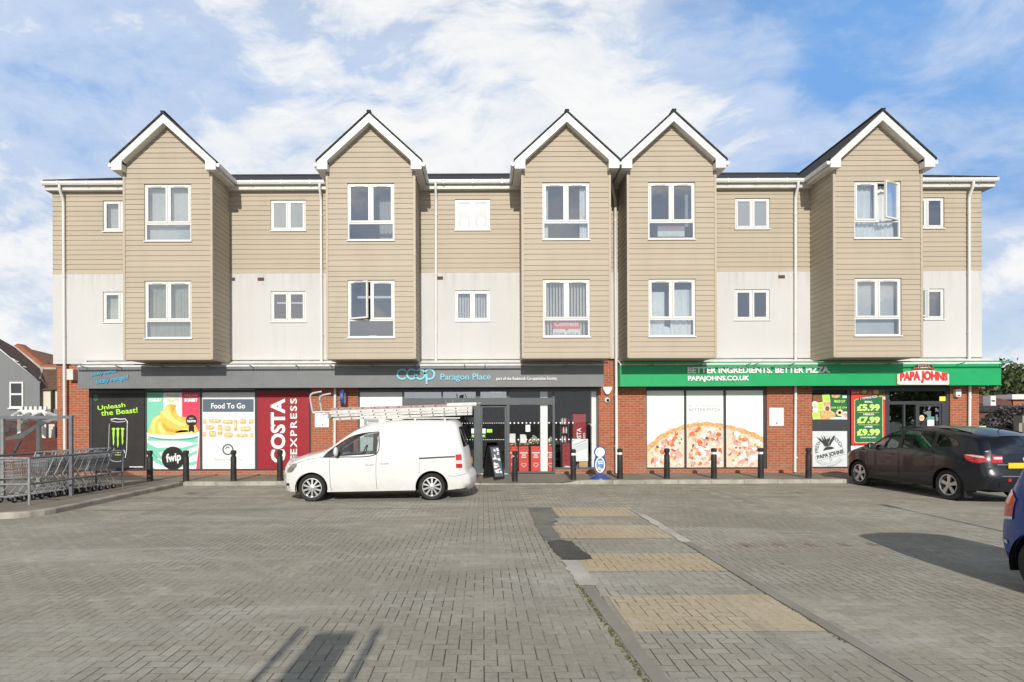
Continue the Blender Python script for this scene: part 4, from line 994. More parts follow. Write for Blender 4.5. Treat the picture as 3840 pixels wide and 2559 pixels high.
# 3 food to go
t_, b = poster('window_graphic', 'pale window graphic of pastries under a slate blue heading panel', 756, 1461, 956, 1765, M['offwhite'])
def q6(x, y, Y=YP): return at(z6, x, y, Y)
part_flat(t_, 'heading_panel', [q6(*p) for p in ((1178,418),(1626,418),(1626,530),(1178,530))], YP-E, M['slateblue'])
part_flat(t_, 'picture_ground', [q6(*p) for p in ((1178,531),(1626,531),(1626,1035),(1178,1035))], YP-E, M['white'])
link('lettering', text_mb('Food To Go', zbox(z6, 1252, 452, 1552, 502, YP), YP-E*2, .02), M['white'], t_)
random.seed(5); pa = MB(); pb = MB()
def blobq(c, w, h, n=10, sq=.5):
    out = []
    for k in range(n):
        a = 2*math.pi*k/n; ca, sa = math.cos(a), math.sin(a)
        out.append((c[0]+w/2*math.copysign(abs(ca)**sq, ca), c[1]+h/2*math.copysign(abs(sa)**sq, sa)))
    return out
for cx, cy, w, h in ((1196,615,34,44),(1284,610,112,36),(1400,618,92,42),(1468,650,30,108),(1534,615,58,46),(1604,615,40,44),(1242,668,78,40),(1330,690,46,96),(1398,678,60,46),(1556,680,96,46),(1194,728,36,42),(1264,724,66,56),(1406,734,80,46),(1524,738,108,32),(1610,735,28,44)):
    P_ = [q6(*p) for p in blobq((cx,cy), w, h)]; pa.flat(P_, YP-E*2)
    pb.flat([q6(*p) for p in blobq((cx-2,cy-4), w*.72, h*.5)], YP-E*3)
link('pastries', pa, M['pastry'], t_); link('pastry_highlights', pb, M['pastry2'], t_)
c = q6(1400, 862); r_ = .155; m_ = MB(); ribbon(m_, [(c[0]+r_*math.cos(R(a)), c[1]+r_*math.sin(R(a))) for a in range(-30,311,17)], .05, YP-E*2); ribbon(m_, [(c[0]+.06*math.cos(R(a))-.01, c[1]+.01+.07*math.sin(R(a))) for a in range(20,200,18)], .035, YP-E*2)
link('ring_logo', m_, M['slateblue'], t_)
link('lettering', text_mb('Delicious Food To Go', zbox(z6, 1275, 935, 1525, 960, YP), YP-E*2, 0), M['greyink'], t_)
# 4 red coffee panel
t_, b = poster('window_graphic', 'deep red window graphic with large white letters reading upwards', 962, 1461, 1160, 1765, M['red_dark'])
link('lettering', text_mb('COSTA', zbox(z6, 1778, 412, 1905, 980, YP), YP-E, .035, quarter=True), M['white'], t_)
link('lettering', text_mb('EXPRESS', zbox(z6, 1950, 410, 2008, 905, YP), YP-E, .02, quarter=True, spacing=1.25), M['white'], t_)
m_ = MB()
for k in range(3): m_.flat([q6(*p) for p in ((1950+k*22,915),(1962+k*22,915),(1962+k*22,965),(1950+k*22,965))], YP-E)
link('steam_bars', m_, M['white'], t_)
# co-op left panels
t_, b = poster('window_sign', 'grey frozen goods panel on the white window behind the van', 1365, 1573, 1420, 1640, M['greyink'], YB+.047, 'sign')
link('lettering', text_mb('frozen', pbox(1374,1581,1412,1592,YB), YB+.044, .02), M['white'], t_)

# 5-7 pizza
random.seed(11)
def q9(x, y, Y=YP): return at(z9, x, y, Y)
C9, A9, B9 = (1085, 1290), 660, 555
def pz_top(x): 
    T_ = ((440,1010),(470,985),(500,958),(600,872),(700,817),(860,765),(980,742),(1090,735),(1275,758),(1450,800),(1600,852),(1688,895),(1760,940))
    x = min(max(x, 441), 1759)
    for (xa0, ya0), (xb0, yb0) in zip(T_[:-1], T_[1:]):
        if xa0 <= x <= xb0: return ya0+(yb0-ya0)*(x-xa0)/(xb0-xa0)
names = ['left of three white panels showing one pizza, its left edge', 'middle of three white pizza panels, with grey lettering above the crust', 'right of three white panels showing one pizza, its right edge']
for k, (xa_, xb_) in enumerate(((466,860),(881,1275),(1297,1688))):
    pA, pB_ = z9(xa_,398), z9(xb_,1226)
    t_, b = poster('window_graphic', names[k], pA[0], pA[1], pB_[0], pB_[1], M['white'])
    xs_ = [xa_+2+(xb_-xa_-4)*i/22 for i in range(23)]; xs_ = [x for x in xs_ if pz_top(x) < 1220]
    wob = lambda x: 5*math.sin(x*.05)+4*math.sin(x*.13)
    part_flat(t_, 'crust', [q9(x, pz_top(x)+wob(x)) for x in xs_] + [q9(xs_[-1],1222), q9(xs_[0],1222)], YP-E, M['crust'])
    xi = [x for x in xs_ if pz_top(C9[0]+(x-C9[0])*1.06)+42 < 1218]
    part_flat(t_, 'cheese', [q9(x, pz_top(C9[0]+(x-C9[0])*1.06)+42+wob(x*1.4)) for x in xi] + [q9(xi[-1],1221), q9(xi[0],1221)], YP-E*2, M['cheese'])
    tops = {}
    for i in range(175):
        m_ = random.choices(['ham','tomato','olive','pepper','white','crust','pastry2'], [26,20,6,7,22,14,10])[0]
        r1 = random.uniform(18,46) if m_ in ('ham','white','tomato') else random.uniform(10,28)
        cx, cy = random.uniform(xa_+r1+3, xb_-r1-3), random.uniform(740, 1222-r1)
        if cy-r1*.8 < pz_top(C9[0]+(cx-C9[0])*1.04)+(36 if m_ != 'crust' else 8): continue
        n = random.randint(5,9); ph = random.uniform(0,6); el = random.uniform(.45,.9); tl = random.uniform(0,3.1); pts = []
        for j in range(n):
            a = ph+2*math.pi*j/n; q = r1*random.uniform(.6,1.0); u, v = q*math.cos(a), q*el*math.sin(a)
            pts.append(q9(cx+u*math.cos(tl)-v*math.sin(tl), cy+u*math.sin(tl)+v*math.cos(tl)))
        tops.setdefault(m_, MB()).flat(pts, YP-E*3-i*.00003)
    for m_, g in tops.items(): link('toppings', g, M[m_], t_)
    if k == 1:
        link('lettering', text_mb('BETTER INGREDIENTS', zbox(z9, 905, 557, 1240, 577, YP), YP-E, 0), M['greyink'], t_)
        link('lettering', text_mb('BETTER PIZZA', zbox(z9, 905, 592, 1240, 625, YP), YP-E, .01), M['greyink'], t_)
# offers poster
def qB(x, y, Y=YP): return at(zB, x, y, Y)
pA, pB_ = zB(76,165), zB(640,572)
t_, b = poster('window_poster', 'green and yellow offers poster above the dark strip in the pizza shop window', pA[0], pA[1], pB_[0], pB_[1], M['deepgreen'])
part_flat(t_, 'food_photo', [qB(*p) for p in ((76,166),(225,166),(225,300),(76,300))], YP-E, M['brownp'])
part_flat(t_, 'food_photo', [qB(*p) for p in ((76,300),(360,260),(360,420),(440,470),(440,571),(76,571))], YP-E*.6, M['crust'])
for px, py, r_, m_ in ((110,330,.10,'white'),(110,345,.06,'pastry2'),(115,415,.09,'white'),(310,395,.10,'white'),(310,395,.075,'brownp'),(300,320,.075,'ham'),(440,165,.0,'crust'),(508,462,.11,'pastry2'),(508,462,.05,'tomato'),(600,510,.13,'white'),(600,505,.07,'ham')):
    if r_: part_flat(t_, 'dish', ell(qB(px,py), r_, r_, 16), YP-E*(1.5 if m_ == 'white' else 2), M[m_])
m_ = MB()
for px, py, w, h in ((290,228,118,125),(202,365,100,135),(128,510,118,120)): m_.flat([qB(px+a*w/2+b_*6, py+b_*h/2-a*4) for a, b_ in ((-1,-1),(1,-1),(1,1),(-1,1))], YP-E*2.5)
link('offer_tags', m_, M['lime2'], t_)
m_ = MB()
for px, py, w, h in ((290,228,86,70),(202,362,66,80),(128,500,86,50)):
    m_.flat([qB(px-w/2,py-h/2),qB(px+w/2,py-h/2),qB(px+w/2,py-h/6),qB(px-w/2,py-h/6)], YP-E*3); m_.flat([qB(px-w/2,py),qB(px+w/2,py),qB(px+w/2,py+h/2),qB(px-w/2,py+h/2)], YP-E*3)
link('tag_print', m_, M['lime'], t_)
part_flat(t_, 'pizza_photo', [qB(*p) for p in ((366,170),(520,170),(500,215),(450,230),(390,218))], YP-E*2, M['crust'])
part_flat(t_, 'food_photo', [qB(*p) for p in ((190,450),(260,425),(380,430),(435,500),(440,535),(300,560),(230,545))], YP-E*2, M['pastry'])
link('lettering', text_mb('PRICE CUT', zbox(zB, 418, 262, 595, 302, YP), YP-E*2, .04), M['lime2'], t_)
link('lettering', text_mb('£10 £12 £14', zbox(zB, 372, 365, 622, 395, YP), YP-E*2, .03), M['lime2'], t_)
part_flat(t_, 'white_strip', [qB(*p) for p in ((350,535),(640,535),(640,570),(350,570))], YP-E*1.2, M['white']); part_flat(t_, 'white_tab', [qB(*p) for p in ((552,190),(620,190),(620,228),(552,228))], YP-E*2, M['white'])
# fresh dough panel
pA, pB_ = zB(72,757), zB(646,1352)
t_, b = poster('window_graphic', 'pale grey window graphic with a round dark vegetable emblem', pA[0], pA[1], pB_[0], pB_[1], M['offwhite'])
c = qB(335, 1055); rr = abs(qB(335,0)[0]-qB(118,0)[0])
m_ = MB(); ribbon(m_, [(c[0]+rr*math.cos(R(a)), c[1]+rr*math.sin(R(a))) for a in range(-20,131,6)], .012, YP-E); ribbon(m_, [(c[0]+rr*math.cos(R(a)), c[1]+rr*math.sin(R(a))) for a in range(165,205,6)], .012, YP-E)
ribbon(m_, [(c[0]+rr*1.02*math.cos(R(a)), c[1]+rr*1.02*math.sin(R(a))) for a in range(215,330,6)], .012, YP-E)
link('ring', m_, M['greyink'], t_)
random.seed(3); m_ = MB()
for i in range(26):
    a = R(random.uniform(58,140)); l = random.uniform(80,235); x0_, y0_ = 312+random.uniform(-35,35), 1010+random.uniform(-15,15); x1_, y1_ = x0_+l*math.cos(a)*1.0, max(775, y0_-l*math.sin(a)); w = random.uniform(9,17); nx_, ny_ = -math.sin(a)*w, -math.cos(a)*w
    xm, ym = (x0_*.4+x1_*.6), (y0_*.4+y1_*.6); m_.flat([qB(x0_,y0_), qB(xm+nx_,ym+ny_), qB(x1_,y1_), qB(xm-nx_,ym-ny_)], YP-E*1.5-i*.00004)
m_.flat([qB(*p) for p in ((240,1080),(262,1030),(300,1012),(380,1008),(425,1030),(380,1050),(300,1062))], YP-E*1.4)
link('vegetable_emblem', m_, M['darkink'], t_)
m_ = MB().flat([qB(*p) for p in ((120,1170),(350,1100),(580,1048),(592,1130),(350,1185),(140,1245))], YP-E*2); link('name_band', m_, M['offwhite'], t_)
m_ = MB(); ribbon(m_, [qB(*p) for p in ((120,1170),(350,1100),(580,1048),(592,1130),(350,1185),(140,1245),(120,1170))], .012, YP-E*2.5)
link('band_edge', m_, M['greyink'], t_)
link('lettering', text_mb('PAPA JOHNS', zbox(zB, 140, 1098, 575, 1182, YP), YP-E*3, .045, 0, R(13)), M['darkink'], t_)
link('lettering', text_arc('FRESH', c, rr*.78, .12, R(195), R(133), YP-E*1.2), M['darkink'], t_); link('lettering', text_arc('DOUGH', c, rr*.78, .12, R(68), R(12), YP-E*1.2), M['darkink'], t_)
v_ = text_arc('QUALITY GUARANTEED', c, rr*1.10, .07, R(222), R(322), YP-E*1.2, flip=True); link('lettering', v_, M['greyink'], t_)
m_ = MB(); ribbon(m_, [qB(352,1200), qB(356,1250)], .02, YP-E*1.2); ribbon(m_, [qB(378,1195), qB(382,1245)], .02, YP-E*1.2); link('fork', m_, M['greyink'], t_)
# price poster
pA, pB_ = zB(692,92), zB(1255,975)
t_, b = poster('window_poster', 'tall red and green price poster with three lime prices', pA[0], pA[1], pB_[0], pB_[1], M['red'])
part_flat(t_, 'food_photo', [qB(*p) for p in ((830,96),(1252,96),(1252,280),(1190,300),(1000,200),(860,190))], YP-E*.8, M['brownp'])
for px, py, r_, m_ in ((900,130,.08,'pepper'),(990,150,.07,'tomato'),(1090,130,.09,'crust'),(1180,140,.08,'deepgreen'),(1230,230,.07,'pastry2')): part_flat(t_, 'food_photo', ell(qB(px,py), r_, r_*.8, 10), YP-E*1.2, M[m_])
part_flat(t_, 'panel_edge', [qB(*p) for p in ((742,265),(775,242),(1200,192),(1206,945),(1190,948),(765,948),(742,930))], YP-E*1.5, M['pastry2'])
part_flat(t_, 'price_panel', [qB(*p) for p in ((752,272),(780,250),(1190,204),(1194,938),(770,938),(752,922))], YP-E*2.2, M['deepgreen'])
part_flat(t_, 'title_band', [qB(*p) for p in ((815,220),(1125,175),(1132,215),(822,265))], YP-E*3, M['black'])
link('lettering', text_mb('2 TOPPINGS PIZZA', zbox(zB, 832, 202, 1115, 238, YP), YP-E*4, .03, 0, R(8)), M['white'], t_)
for s1, y0_, s2, y1_ in (('SMALL',272,'£5.99',325),('MEDIUM',473,'£7.99',525),('LARGE',670,'£9.99',722)):
    w_ = {'SMALL':65,'MEDIUM':85,'LARGE':62}[s1]
    link('lettering', text_mb(s1, zbox(zB, 970-w_, y0_+2, 970+w_, y0_+32, YP), YP-E*3, .045), M['white'], t_)
    link('price', text_mb(s2, zbox(zB, 782, y1_, 1150, y1_+112, YP), YP-E*3, .055), M['lime2'], t_)
m_ = MB()
for y in (460,657): m_.flat([qB(800,y-2),qB(1140,y-2),qB(1140,y+3),qB(800,y+3)], YP-E*3)
link('rule', m_, M['pastry2'], t_)
link('lettering', text_mb('COLLECTION ONLY', zbox(zB, 835, 850, 1095, 872, YP), YP-E*3, .04), M['white'], t_)
link('lettering', text_mb('PAPA JOHNS', zbox(zB, 700, 130, 815, 160, YP), YP-E, .03), M['pastry2'], t_)
t_, b = poster('window_ledge', 'white ledge panel under the red and green price poster', 3191, 1672, 3242, 1692, M['white'], cat='panel')
# small things on glass
def paper(name, label, px0, py0, px1, py1, m, Y, cat='notice'):
    b = pbox(px0, py0, px1, py1, Y); return tag(link(name, MB().box(b[0], b[1], Y, Y+.003, b[2], b[3]), m, None, ((b[0]+b[1])/2, Y, b[2])), label, cat), b
YD = YB+.045
paper('sticker', 'yellow square sticker on the glass above the pizza shop door', *zB(2110,203), *zB(2210,275), M['yellow_st'], YB+.06, 'sticker')
o, b = paper('notice', 'green topped paper notice on the pizza shop door glass', *zB(1915,527), *zB(2025,675), M['white'], YB+.06)
link('heading', MB().flat([(b[0],b[3]-.1),(b[1],b[3]-.1),(b[1],b[3]),(b[0],b[3])], YB+.057), M['mint2'], o)
c = at(zB, 1848, 548, YB); o = tag(link('sticker', MB().slab(ell(c, .085, .095, 9), YB+.058, YB+.062), M['pastry2'], None, (c[0], YB+.06, c[1])), 'round pink sticker on the pizza shop door glass', 'sticker'); link('print', MB().flat(ell(c, .05, .05, 9), YB+.055), M['ham'], o)
o, b = paper('sticker', 'narrow white and green strip low on the pizza shop door', *zB(1815,712), *zB(1952,735), M['white'], YB+.06, 'sticker'); link('green_half', MB().flat([((b[0]+b[1])/2-.05,b[2]),(b[1],b[2]),(b[1],b[3]),((b[0]+b[1])/2-.05,b[3])], YB+.057), M['lime'], o)
o, b = paper('door_notice', 'white paper with a green exit arrow on the left sliding door', *z8(337,808), *z8(392,865), M['white'], YB+.126)
def arrow(par, b, s):
    z1, z0 = b[2]-.01, b[2]-.15; link('exit_arrow', MB().flat([(b[0],z0),(b[1],z0),(b[1],z1),(b[0],z1)], YB+.125), M['deepgreen'], par)
    cx, cz = (b[0]+b[1])/2, (z0+z1)/2; link('arrow', MB().flat([(cx-s*.06,cz),(cx-s*.01,cz+.045),(cx-s*.01,cz+.015),(cx+s*.06,cz+.015),(cx+s*.06,cz-.015),(cx-s*.01,cz-.015),(cx-s*.01,cz-.045)], YB+.122), M['lime2'], par)
arrow(o, b, 1)
o, b = paper('door_notice', 'white paper with a green exit arrow on the right sliding door', *z8(446,808), *z8(506,865), M['white'], YB+.126); arrow(o, b, -1)
paper('sticker', 'lime green sticker beside the white paper on the right sliding door', *z8(518,815), *z8(582,855), M['lime'], YB+.126, 'sticker')
paper('paper_sheet', 'white paper sheet taped high on the window over the red display', *z8(975,765), *z8(1030,845), M['white'], YB+.064)
# for-sale boards in the flat windows
Yw = YF+.14
o, b = paper('sale_board', 'red and white estate agent board in the lower bay window, third bay', *[2073,1196], *[2176,1258], M['white'], Yw, 'sale board')
xm = (b[0]+b[1])/2; zt_ = b[3]; h_ = (b[3]-b[2])
link('red_panel', MB().flat([(b[0],zt_-.62*h_),(xm-.06,zt_-.62*h_),(xm,zt_-.75*h_),(xm+.06,zt_-.62*h_),(b[1],zt_-.62*h_),(b[1],zt_),(b[0],zt_)], Yw-.003), M['redbin'], o)
link('lettering', text_mb('Connells', (b[0]+.05,b[1]-.05,zt_-.45*h_,zt_-.12*h_), Yw-.006, .02), M['white'], o); link('lettering', text_mb('FOR SALE', (b[0]+.05,b[1]-.05,b[2]+.01,b[2]+.10*h_+.03), Yw-.006, .0), M['darkink'], o)
o, b = paper('sale_board', 'grey and white estate agent board in the upper bay window, fourth bay', *[2466,836], *[2567,888], M['white'], Yw, 'sale board'); zt_ = b[3]; h_ = b[3]-b[2]
link('grey_panel', MB().flat([(b[0],zt_-.6*h_),(b[1],zt_-.6*h_),(b[1],zt_),(b[0],zt_)], Yw-.003), M['greyink'], o)
link('lettering', text_mb('Tamlyns', (b[0]+.1,b[1]-.08,zt_-.5*h_,zt_-.08*h_), Yw-.006, .02), M['redbin'], o); link('lettering', text_mb('For Sale', (b[0]+.17,b[1]-.17,b[2]+.05*h_,b[2]+.27*h_), Yw-.006, 0), M['offwhite'], o)
# boxes, alarms, notices on the brick
def wallbox(name, label, px0, py0, px1, py1, m, dep, cat):
    b = pbox(px0, py0, px1, py1, YB-.03); return tag(link(name, MB().box(b[0], b[1], YB-dep, YB-.001, b[2], b[3]), m, None, ((b[0]+b[1])/2, YB, b[2]), bevel=.01), label, cat), b
wallbox('meter_box', 'white meter box on the brick at the left end of the grey fascia', *zL(942,378), *zL(1028,523), M['upvc_old'], .2, 'meter box')
o, b = wallbox('notice_board', 'white notice panel on the brick between the pizza windows', 2886, 1530, 2940, 1598, M['white'], .02, 'notice')
m_ = MB()
for k in range(7): m_.flat([(b[0]+.05,b[3]-.08-k*.055),(b[1]-.05-.05*(k % 3),b[3]-.08-k*.055),(b[1]-.05-.05*(k % 3),b[3]-.07-k*.055),(b[0]+.05,b[3]-.07-k*.055)], YB-.022)
link('small_print', m_, M['offwhite'], o); link('stamp', MB().flat([((b[0]+b[1])/2-.03,b[2]+.05),((b[0]+b[1])/2+.03,b[2]+.05),((b[0]+b[1])/2+.03,b[2]+.12),((b[0]+b[1])/2-.03,b[2]+.12)], YB-.022), M['greyink'], o)
o, b = wallbox('notice_board', 'white notice panel on the brick above the van bonnet', *z7(465,470), *z7(618,648), M['white'], .02, 'notice')
link('stamp', MB().flat([((b[0]+b[1])/2,b[2]+.05),((b[0]+b[1])/2+.05,b[2]+.05),((b[0]+b[1])/2+.05,b[2]+.11),((b[0]+b[1])/2,b[2]+.11)], YB-.022), M['greyink'], o)
P_ = [at(z8,*p,YB-.05) for p in ((1882,318),(1992,318),(1990,345),(1962,395),(1945,408),(1925,408),(1908,392),(1884,345))]
o = tag(link('alarm_box', MB().slab(P_, YB-.1, YB-.001), M['upvc'], None, (P_[0][0], YB, P_[5][1]), bevel=.012), 'white tapered alarm box on the brick pier beside the grey fascia', 'alarm box')
c = at(z8,1937,348,YB-.1); link('lettering', text_mb('ADT', (c[0]-.1,c[0]+.1,c[1]-.03,c[1]+.03), YB-.103, .0) if False else MB().flat([(c[0]-.1,c[1]-.02),(c[0]+.1,c[1]-.02),(c[0]+.1,c[1]+.015),(c[0]-.1,c[1]+.015)], YB-.102), M['offwhite'], o)
c = at(z8,1938,474,YB-.05); o = tag(link('security_camera', MB().lathe([(.085,0),(.085,-.03),(.07,-.05)], (c[0],YB-.001,c[1]), 'y', 20), M['upvc'], None, (c[0],YB,c[1]), smooth=True), 'white dome security camera on the brick pier under the alarm box', 'camera')
link('dome', MB().ball((c[0]+.01,YB-.055,c[1]-.005), .048,.05,.048), M['black'], o, smooth=True)
b = pbox(*z10(1510,365), *z10(1565,445), YB-.05)
o = tag(link('alarm_box', MB().slab([(b[0],b[3]),(b[1],b[3]),(b[1],b[2]+.07),(b[1]-.02,b[2]),(b[0]+.02,b[2]),(b[0],b[2]+.07)], YB-.12, YB-.001), M['upvc'], None, ((b[0]+b[1])/2,YB,b[2]), bevel=.012), 'white alarm box with a dark stripe on the pier right of the pizza door', 'alarm box')
link('dark_stripe', MB().box(b[0]+.05, b[1]-.05, YB-.124, YB-.12, b[2]+.03, b[2]+.07), M['red_dark'], o)
c = at(z7,795,335,YB-.1); o = tag(link('hanging_sign', MB().lathe([(.01,0),(1,.0)], (0,0,0), 'y', 28, False) if False else MB().add([(c[0]+q, YB-.32+.22*math.cos(a), c[1]+.27*math.sin(a)) for q in (-.05,.05) for a in [2*math.pi*k/24 for k in range(24)]], [tuple(range(23,-1,-1)), tuple(range(24,48))] + [(k,(k+1) % 24,24+(k+1) % 24,24+k) for k in range(24)]), M['navy'], None, (c[0],YB-.3,c[1]), bevel=.01), 'oval navy projecting sign seen nearly edge on above the ladders', 'sign')
for q in (-.053, .053): link('sign_face', MB().add([(c[0]+q, YB-.32+.14*math.cos(a), c[1]+.18*math.sin(a)) for a in [2*math.pi*k/20 for k in range(20)]], [tuple(range(20))]), M['offwhite'], o)
link('bracket', MB().bar((c[0],YB-.11,c[1]),(c[0],YB-.001,c[1]),.03,.04), M['black'], o)
o.rotation_euler = (0,0,0)
# ------------------------------------------------------------------ vehicles
def catmull(pts, step=.05):
    out = []; P = [Vector(p) for p in pts]; n = len(P)
    for i in range(n-1):
        p0, p1, p2, p3 = P[max(i-1,0)], P[i], P[i+1], P[min(i+2,n-1)]; L = (p2-p1).length; k = max(1, int(round(L/step)))
        for j in range(k):
            t_ = j/k
            m1 = (p2-p0)*.5; m2 = (p3-p1)*.5
            l0 = (p1-p0).length or L; l2 = (p3-p2).length or L
            m1 *= min(1, 2*L/(L+l0)); m2 *= min(1, 2*L/(L+l2))
            h = [2*t_**3-3*t_**2+1, t_**3-2*t_**2+t_, -2*t_**3+3*t_**2, t_**3-t_**2]
            out.append(p1*h[0]+m1*h[1]+p2*h[2]+m2*h[3])
    out.append(P[-1]); return out
def inside(p, poly):
    x, z = p[0], p[1]; c = False; n = len(poly); j = n-1
    for i in range(n):
        a, b = poly[i], poly[j]
        if (a[1] > z) != (b[1] > z) and x < (b[0]-a[0])*(z-a[1])/(b[1]-a[1])+a[0]: c = not c
        j = i
    return c
def dist_poly(p, pts):
    best = 1e9
    for i in range(len(pts)-1):
        a, b = pts[i], pts[i+1]; abx, abz = b[0]-a[0], b[1]-a[1]; L2 = abx*abx+abz*abz or 1e-12
        t_ = max(0, min(1, ((p[0]-a[0])*abx+(p[1]-a[1])*abz)/L2)); dx_, dz_ = p[0]-a[0]-abx*t_, p[1]-a[1]-abz*t_
        d_ = dx_*dx_+dz_*dz_
        if d_ < best: best = d_
    return math.sqrt(best)
def dens(poly, step=.06):
    out = []; n = len(poly)
    for i in range(n):
        a, b = Vector(poly[i]), Vector(poly[(i+1) % n]); k = max(1, int((b-a).length/step))
        out += [a+(b-a)*j/k for j in range(k)]
    return out
def cdt_fill(outer, holes, grid, extra=()):
    verts = []; edges = []
    for loop in [outer] + list(holes):
        o = len(verts); verts += [Vector((p[0], p[1])) for p in loop]; n = len(loop); edges += [(o+i, o+(i+1) % n) for i in range(n)]
    x0, x1 = min(p[0] for p in outer), max(p[0] for p in outer); z0, z1 = min(p[1] for p in outer), max(p[1] for p in outer)
    loops = [list(l)+[l[0]] for l in [outer]+list(holes)]
    cand = list(extra); x = x0+grid/2
    while x < x1:
        z = z0+grid/2
        while z < z1: cand.append((x, z)); z += grid
        x += grid
    for p in cand:
        if inside(p, outer) and not any(inside(p, h) for h in holes) and min(dist_poly(p, l) for l in loops) > .018: verts.append(Vector((p[0], p[1])))
    v, e, f = mgeo.delaunay_2d_cdt(verts, edges, [], 0, 1e-5)[:3]
    tris = []
    for t_ in f:
        c = (sum(v[i][0] for i in t_)/len(t_), sum(v[i][1] for i in t_)/len(t_))
        if inside(c, outer) and not any(inside(c, h) for h in holes): tris.append(tuple(t_))
    return v, tris
class Car:
    """shell from a side outline: both flanks filled between outline, wheel arches and window holes, a crowned skin across"""
    def __init__(s, root, outline, bottom, arches, windows, W, rnd, crown, nose_tail_glass=(), step=.06):
        s.root, s.W, s.rnd = root, W, rnd
        s.up = catmull(outline, step); lo = []
        a = s.up[-1]; pts = []
        for (cx, cz, r) in sorted(arches, key=lambda q: -q[0]):
            h = bottom(cx) - cz; an = math.asin(max(-1, min(1, h/r)))
            n = 18; pts += [(cx+r*math.cos(an+(math.pi-2*an)*k/n), cz+r*math.sin(an+(math.pi-2*an)*k/n)) for k in range(n+1)]
        lo = [Vector(p) for p in pts]; s.poly = list(s.up) + lo; s.windows = windows
        outer = []
        n = len(s.up)
        outer = list(s.up)
        seq = [s.up[-1]] + lo + [s.up[0]]
        for i in range(len(seq)-1):
            A_, B_ = seq[i], seq[i+1]; k = max(1, int((B_-A_).length/.1)) if (i == 0 or i == len(seq)-2 or (B_-A_).length > .2) else 1
            for j in range(k):
                if i == 0 and j == 0: continue
                outer.append(A_+(B_-A_)*j/k)
        s.outer = outer; extra = []
        for i in range(1, n-1):
            t_ = (s.up[i+1]-s.up[i-1]).normalized(); nn = Vector((t_.y, -t_.x)); r = rnd(s.up[i])
            for q in (.12, .35, .65, 1.0): extra.append(tuple(s.up[i]+nn*r*q))
        v, tris = cdt_fill(outer, [dens(w) for w in windows], .09, extra)
        mb = MB()
        for sg_ in (-1, 1): mb.add([(p[0], sg_*s.y(p), p[1]) for p in v], tris)
        # skin over the top
        Mx = 10; rows = []
        for i in range(n):
            a, b = s.up[max(i-1,0)], s.up[min(i+1,n-1)]; t_ = (b-a).normalized(); nn = Vector((-t_.y, t_.x)); ye = s.y(s.up[i]); c = crown(s.up[i])
            rows.append([(s.up[i][0]+nn.x*c*(1-q*q), q*ye, s.up[i][1]+nn.y*c*(1-q*q)) for q in [-1+2*j/Mx for j in range(Mx+1)]])
        gl = {}
        for i in range(n-1):
            for j in range(Mx):
                mid = ((s.up[i]+s.up[i+1])/2); q = abs(-1+2*(j+.5)/Mx); quad = [rows[i][j], rows[i][j+1], rows[i+1][j+1], rows[i+1][j]]
                for k, (fn, qm) in enumerate(nose_tail_glass):
                    if fn(mid) and q < qm: gl.setdefault(k, MB()).add(quad, [(0,1,2,3)]); break
                else: mb.add(quad, [(0,1,2,3)])
        s.rows, s.mb, s.gl, s.crown = rows, mb, gl, crown
    def y(s, p):
        w = s.W(p[0], p[1]); r = s.rnd(p); d_ = dist_poly(p, s.up)
        return w - (r - math.sqrt(max(0, r*r-(r-d_)**2)) if d_ < r else 0)
    def patch(s, name, poly, m, off=.004, sides=(-1,1), parent=None, grid=.05, smooth=True, label=None):
        v, tr_ = cdt_fill(dens(poly, .04), [], grid); res = []
        for sg_ in sides:
            o = link(name, MB().add([(p[0], sg_*(s.y(p)+off), p[1]) for p in v], tr_), m, parent or s.root, smooth=smooth)
            if label: o['label'] = label
            res.append(o)
        return res
    def line(s, name, pts, m, w=.008, off=.002, sides=(-1,1)):
        P_ = catmull(pts, .06)
        for sg_ in sides:
            mb = MB()
            for i in range(len(P_)-1):
                t_ = (P_[i+1]-P_[i]).normalized(); nn = Vector((-t_.y, t_.x))*w/2
                q = [P_[i]+nn, P_[i]-nn, P_[i+1]-nn, P_[i+1]+nn]; mb.add([(a[0], sg_*(s.y(a)+off), a[1]) for a in q], [(0,1,2,3)])
            link(name, mb, m, s.root)
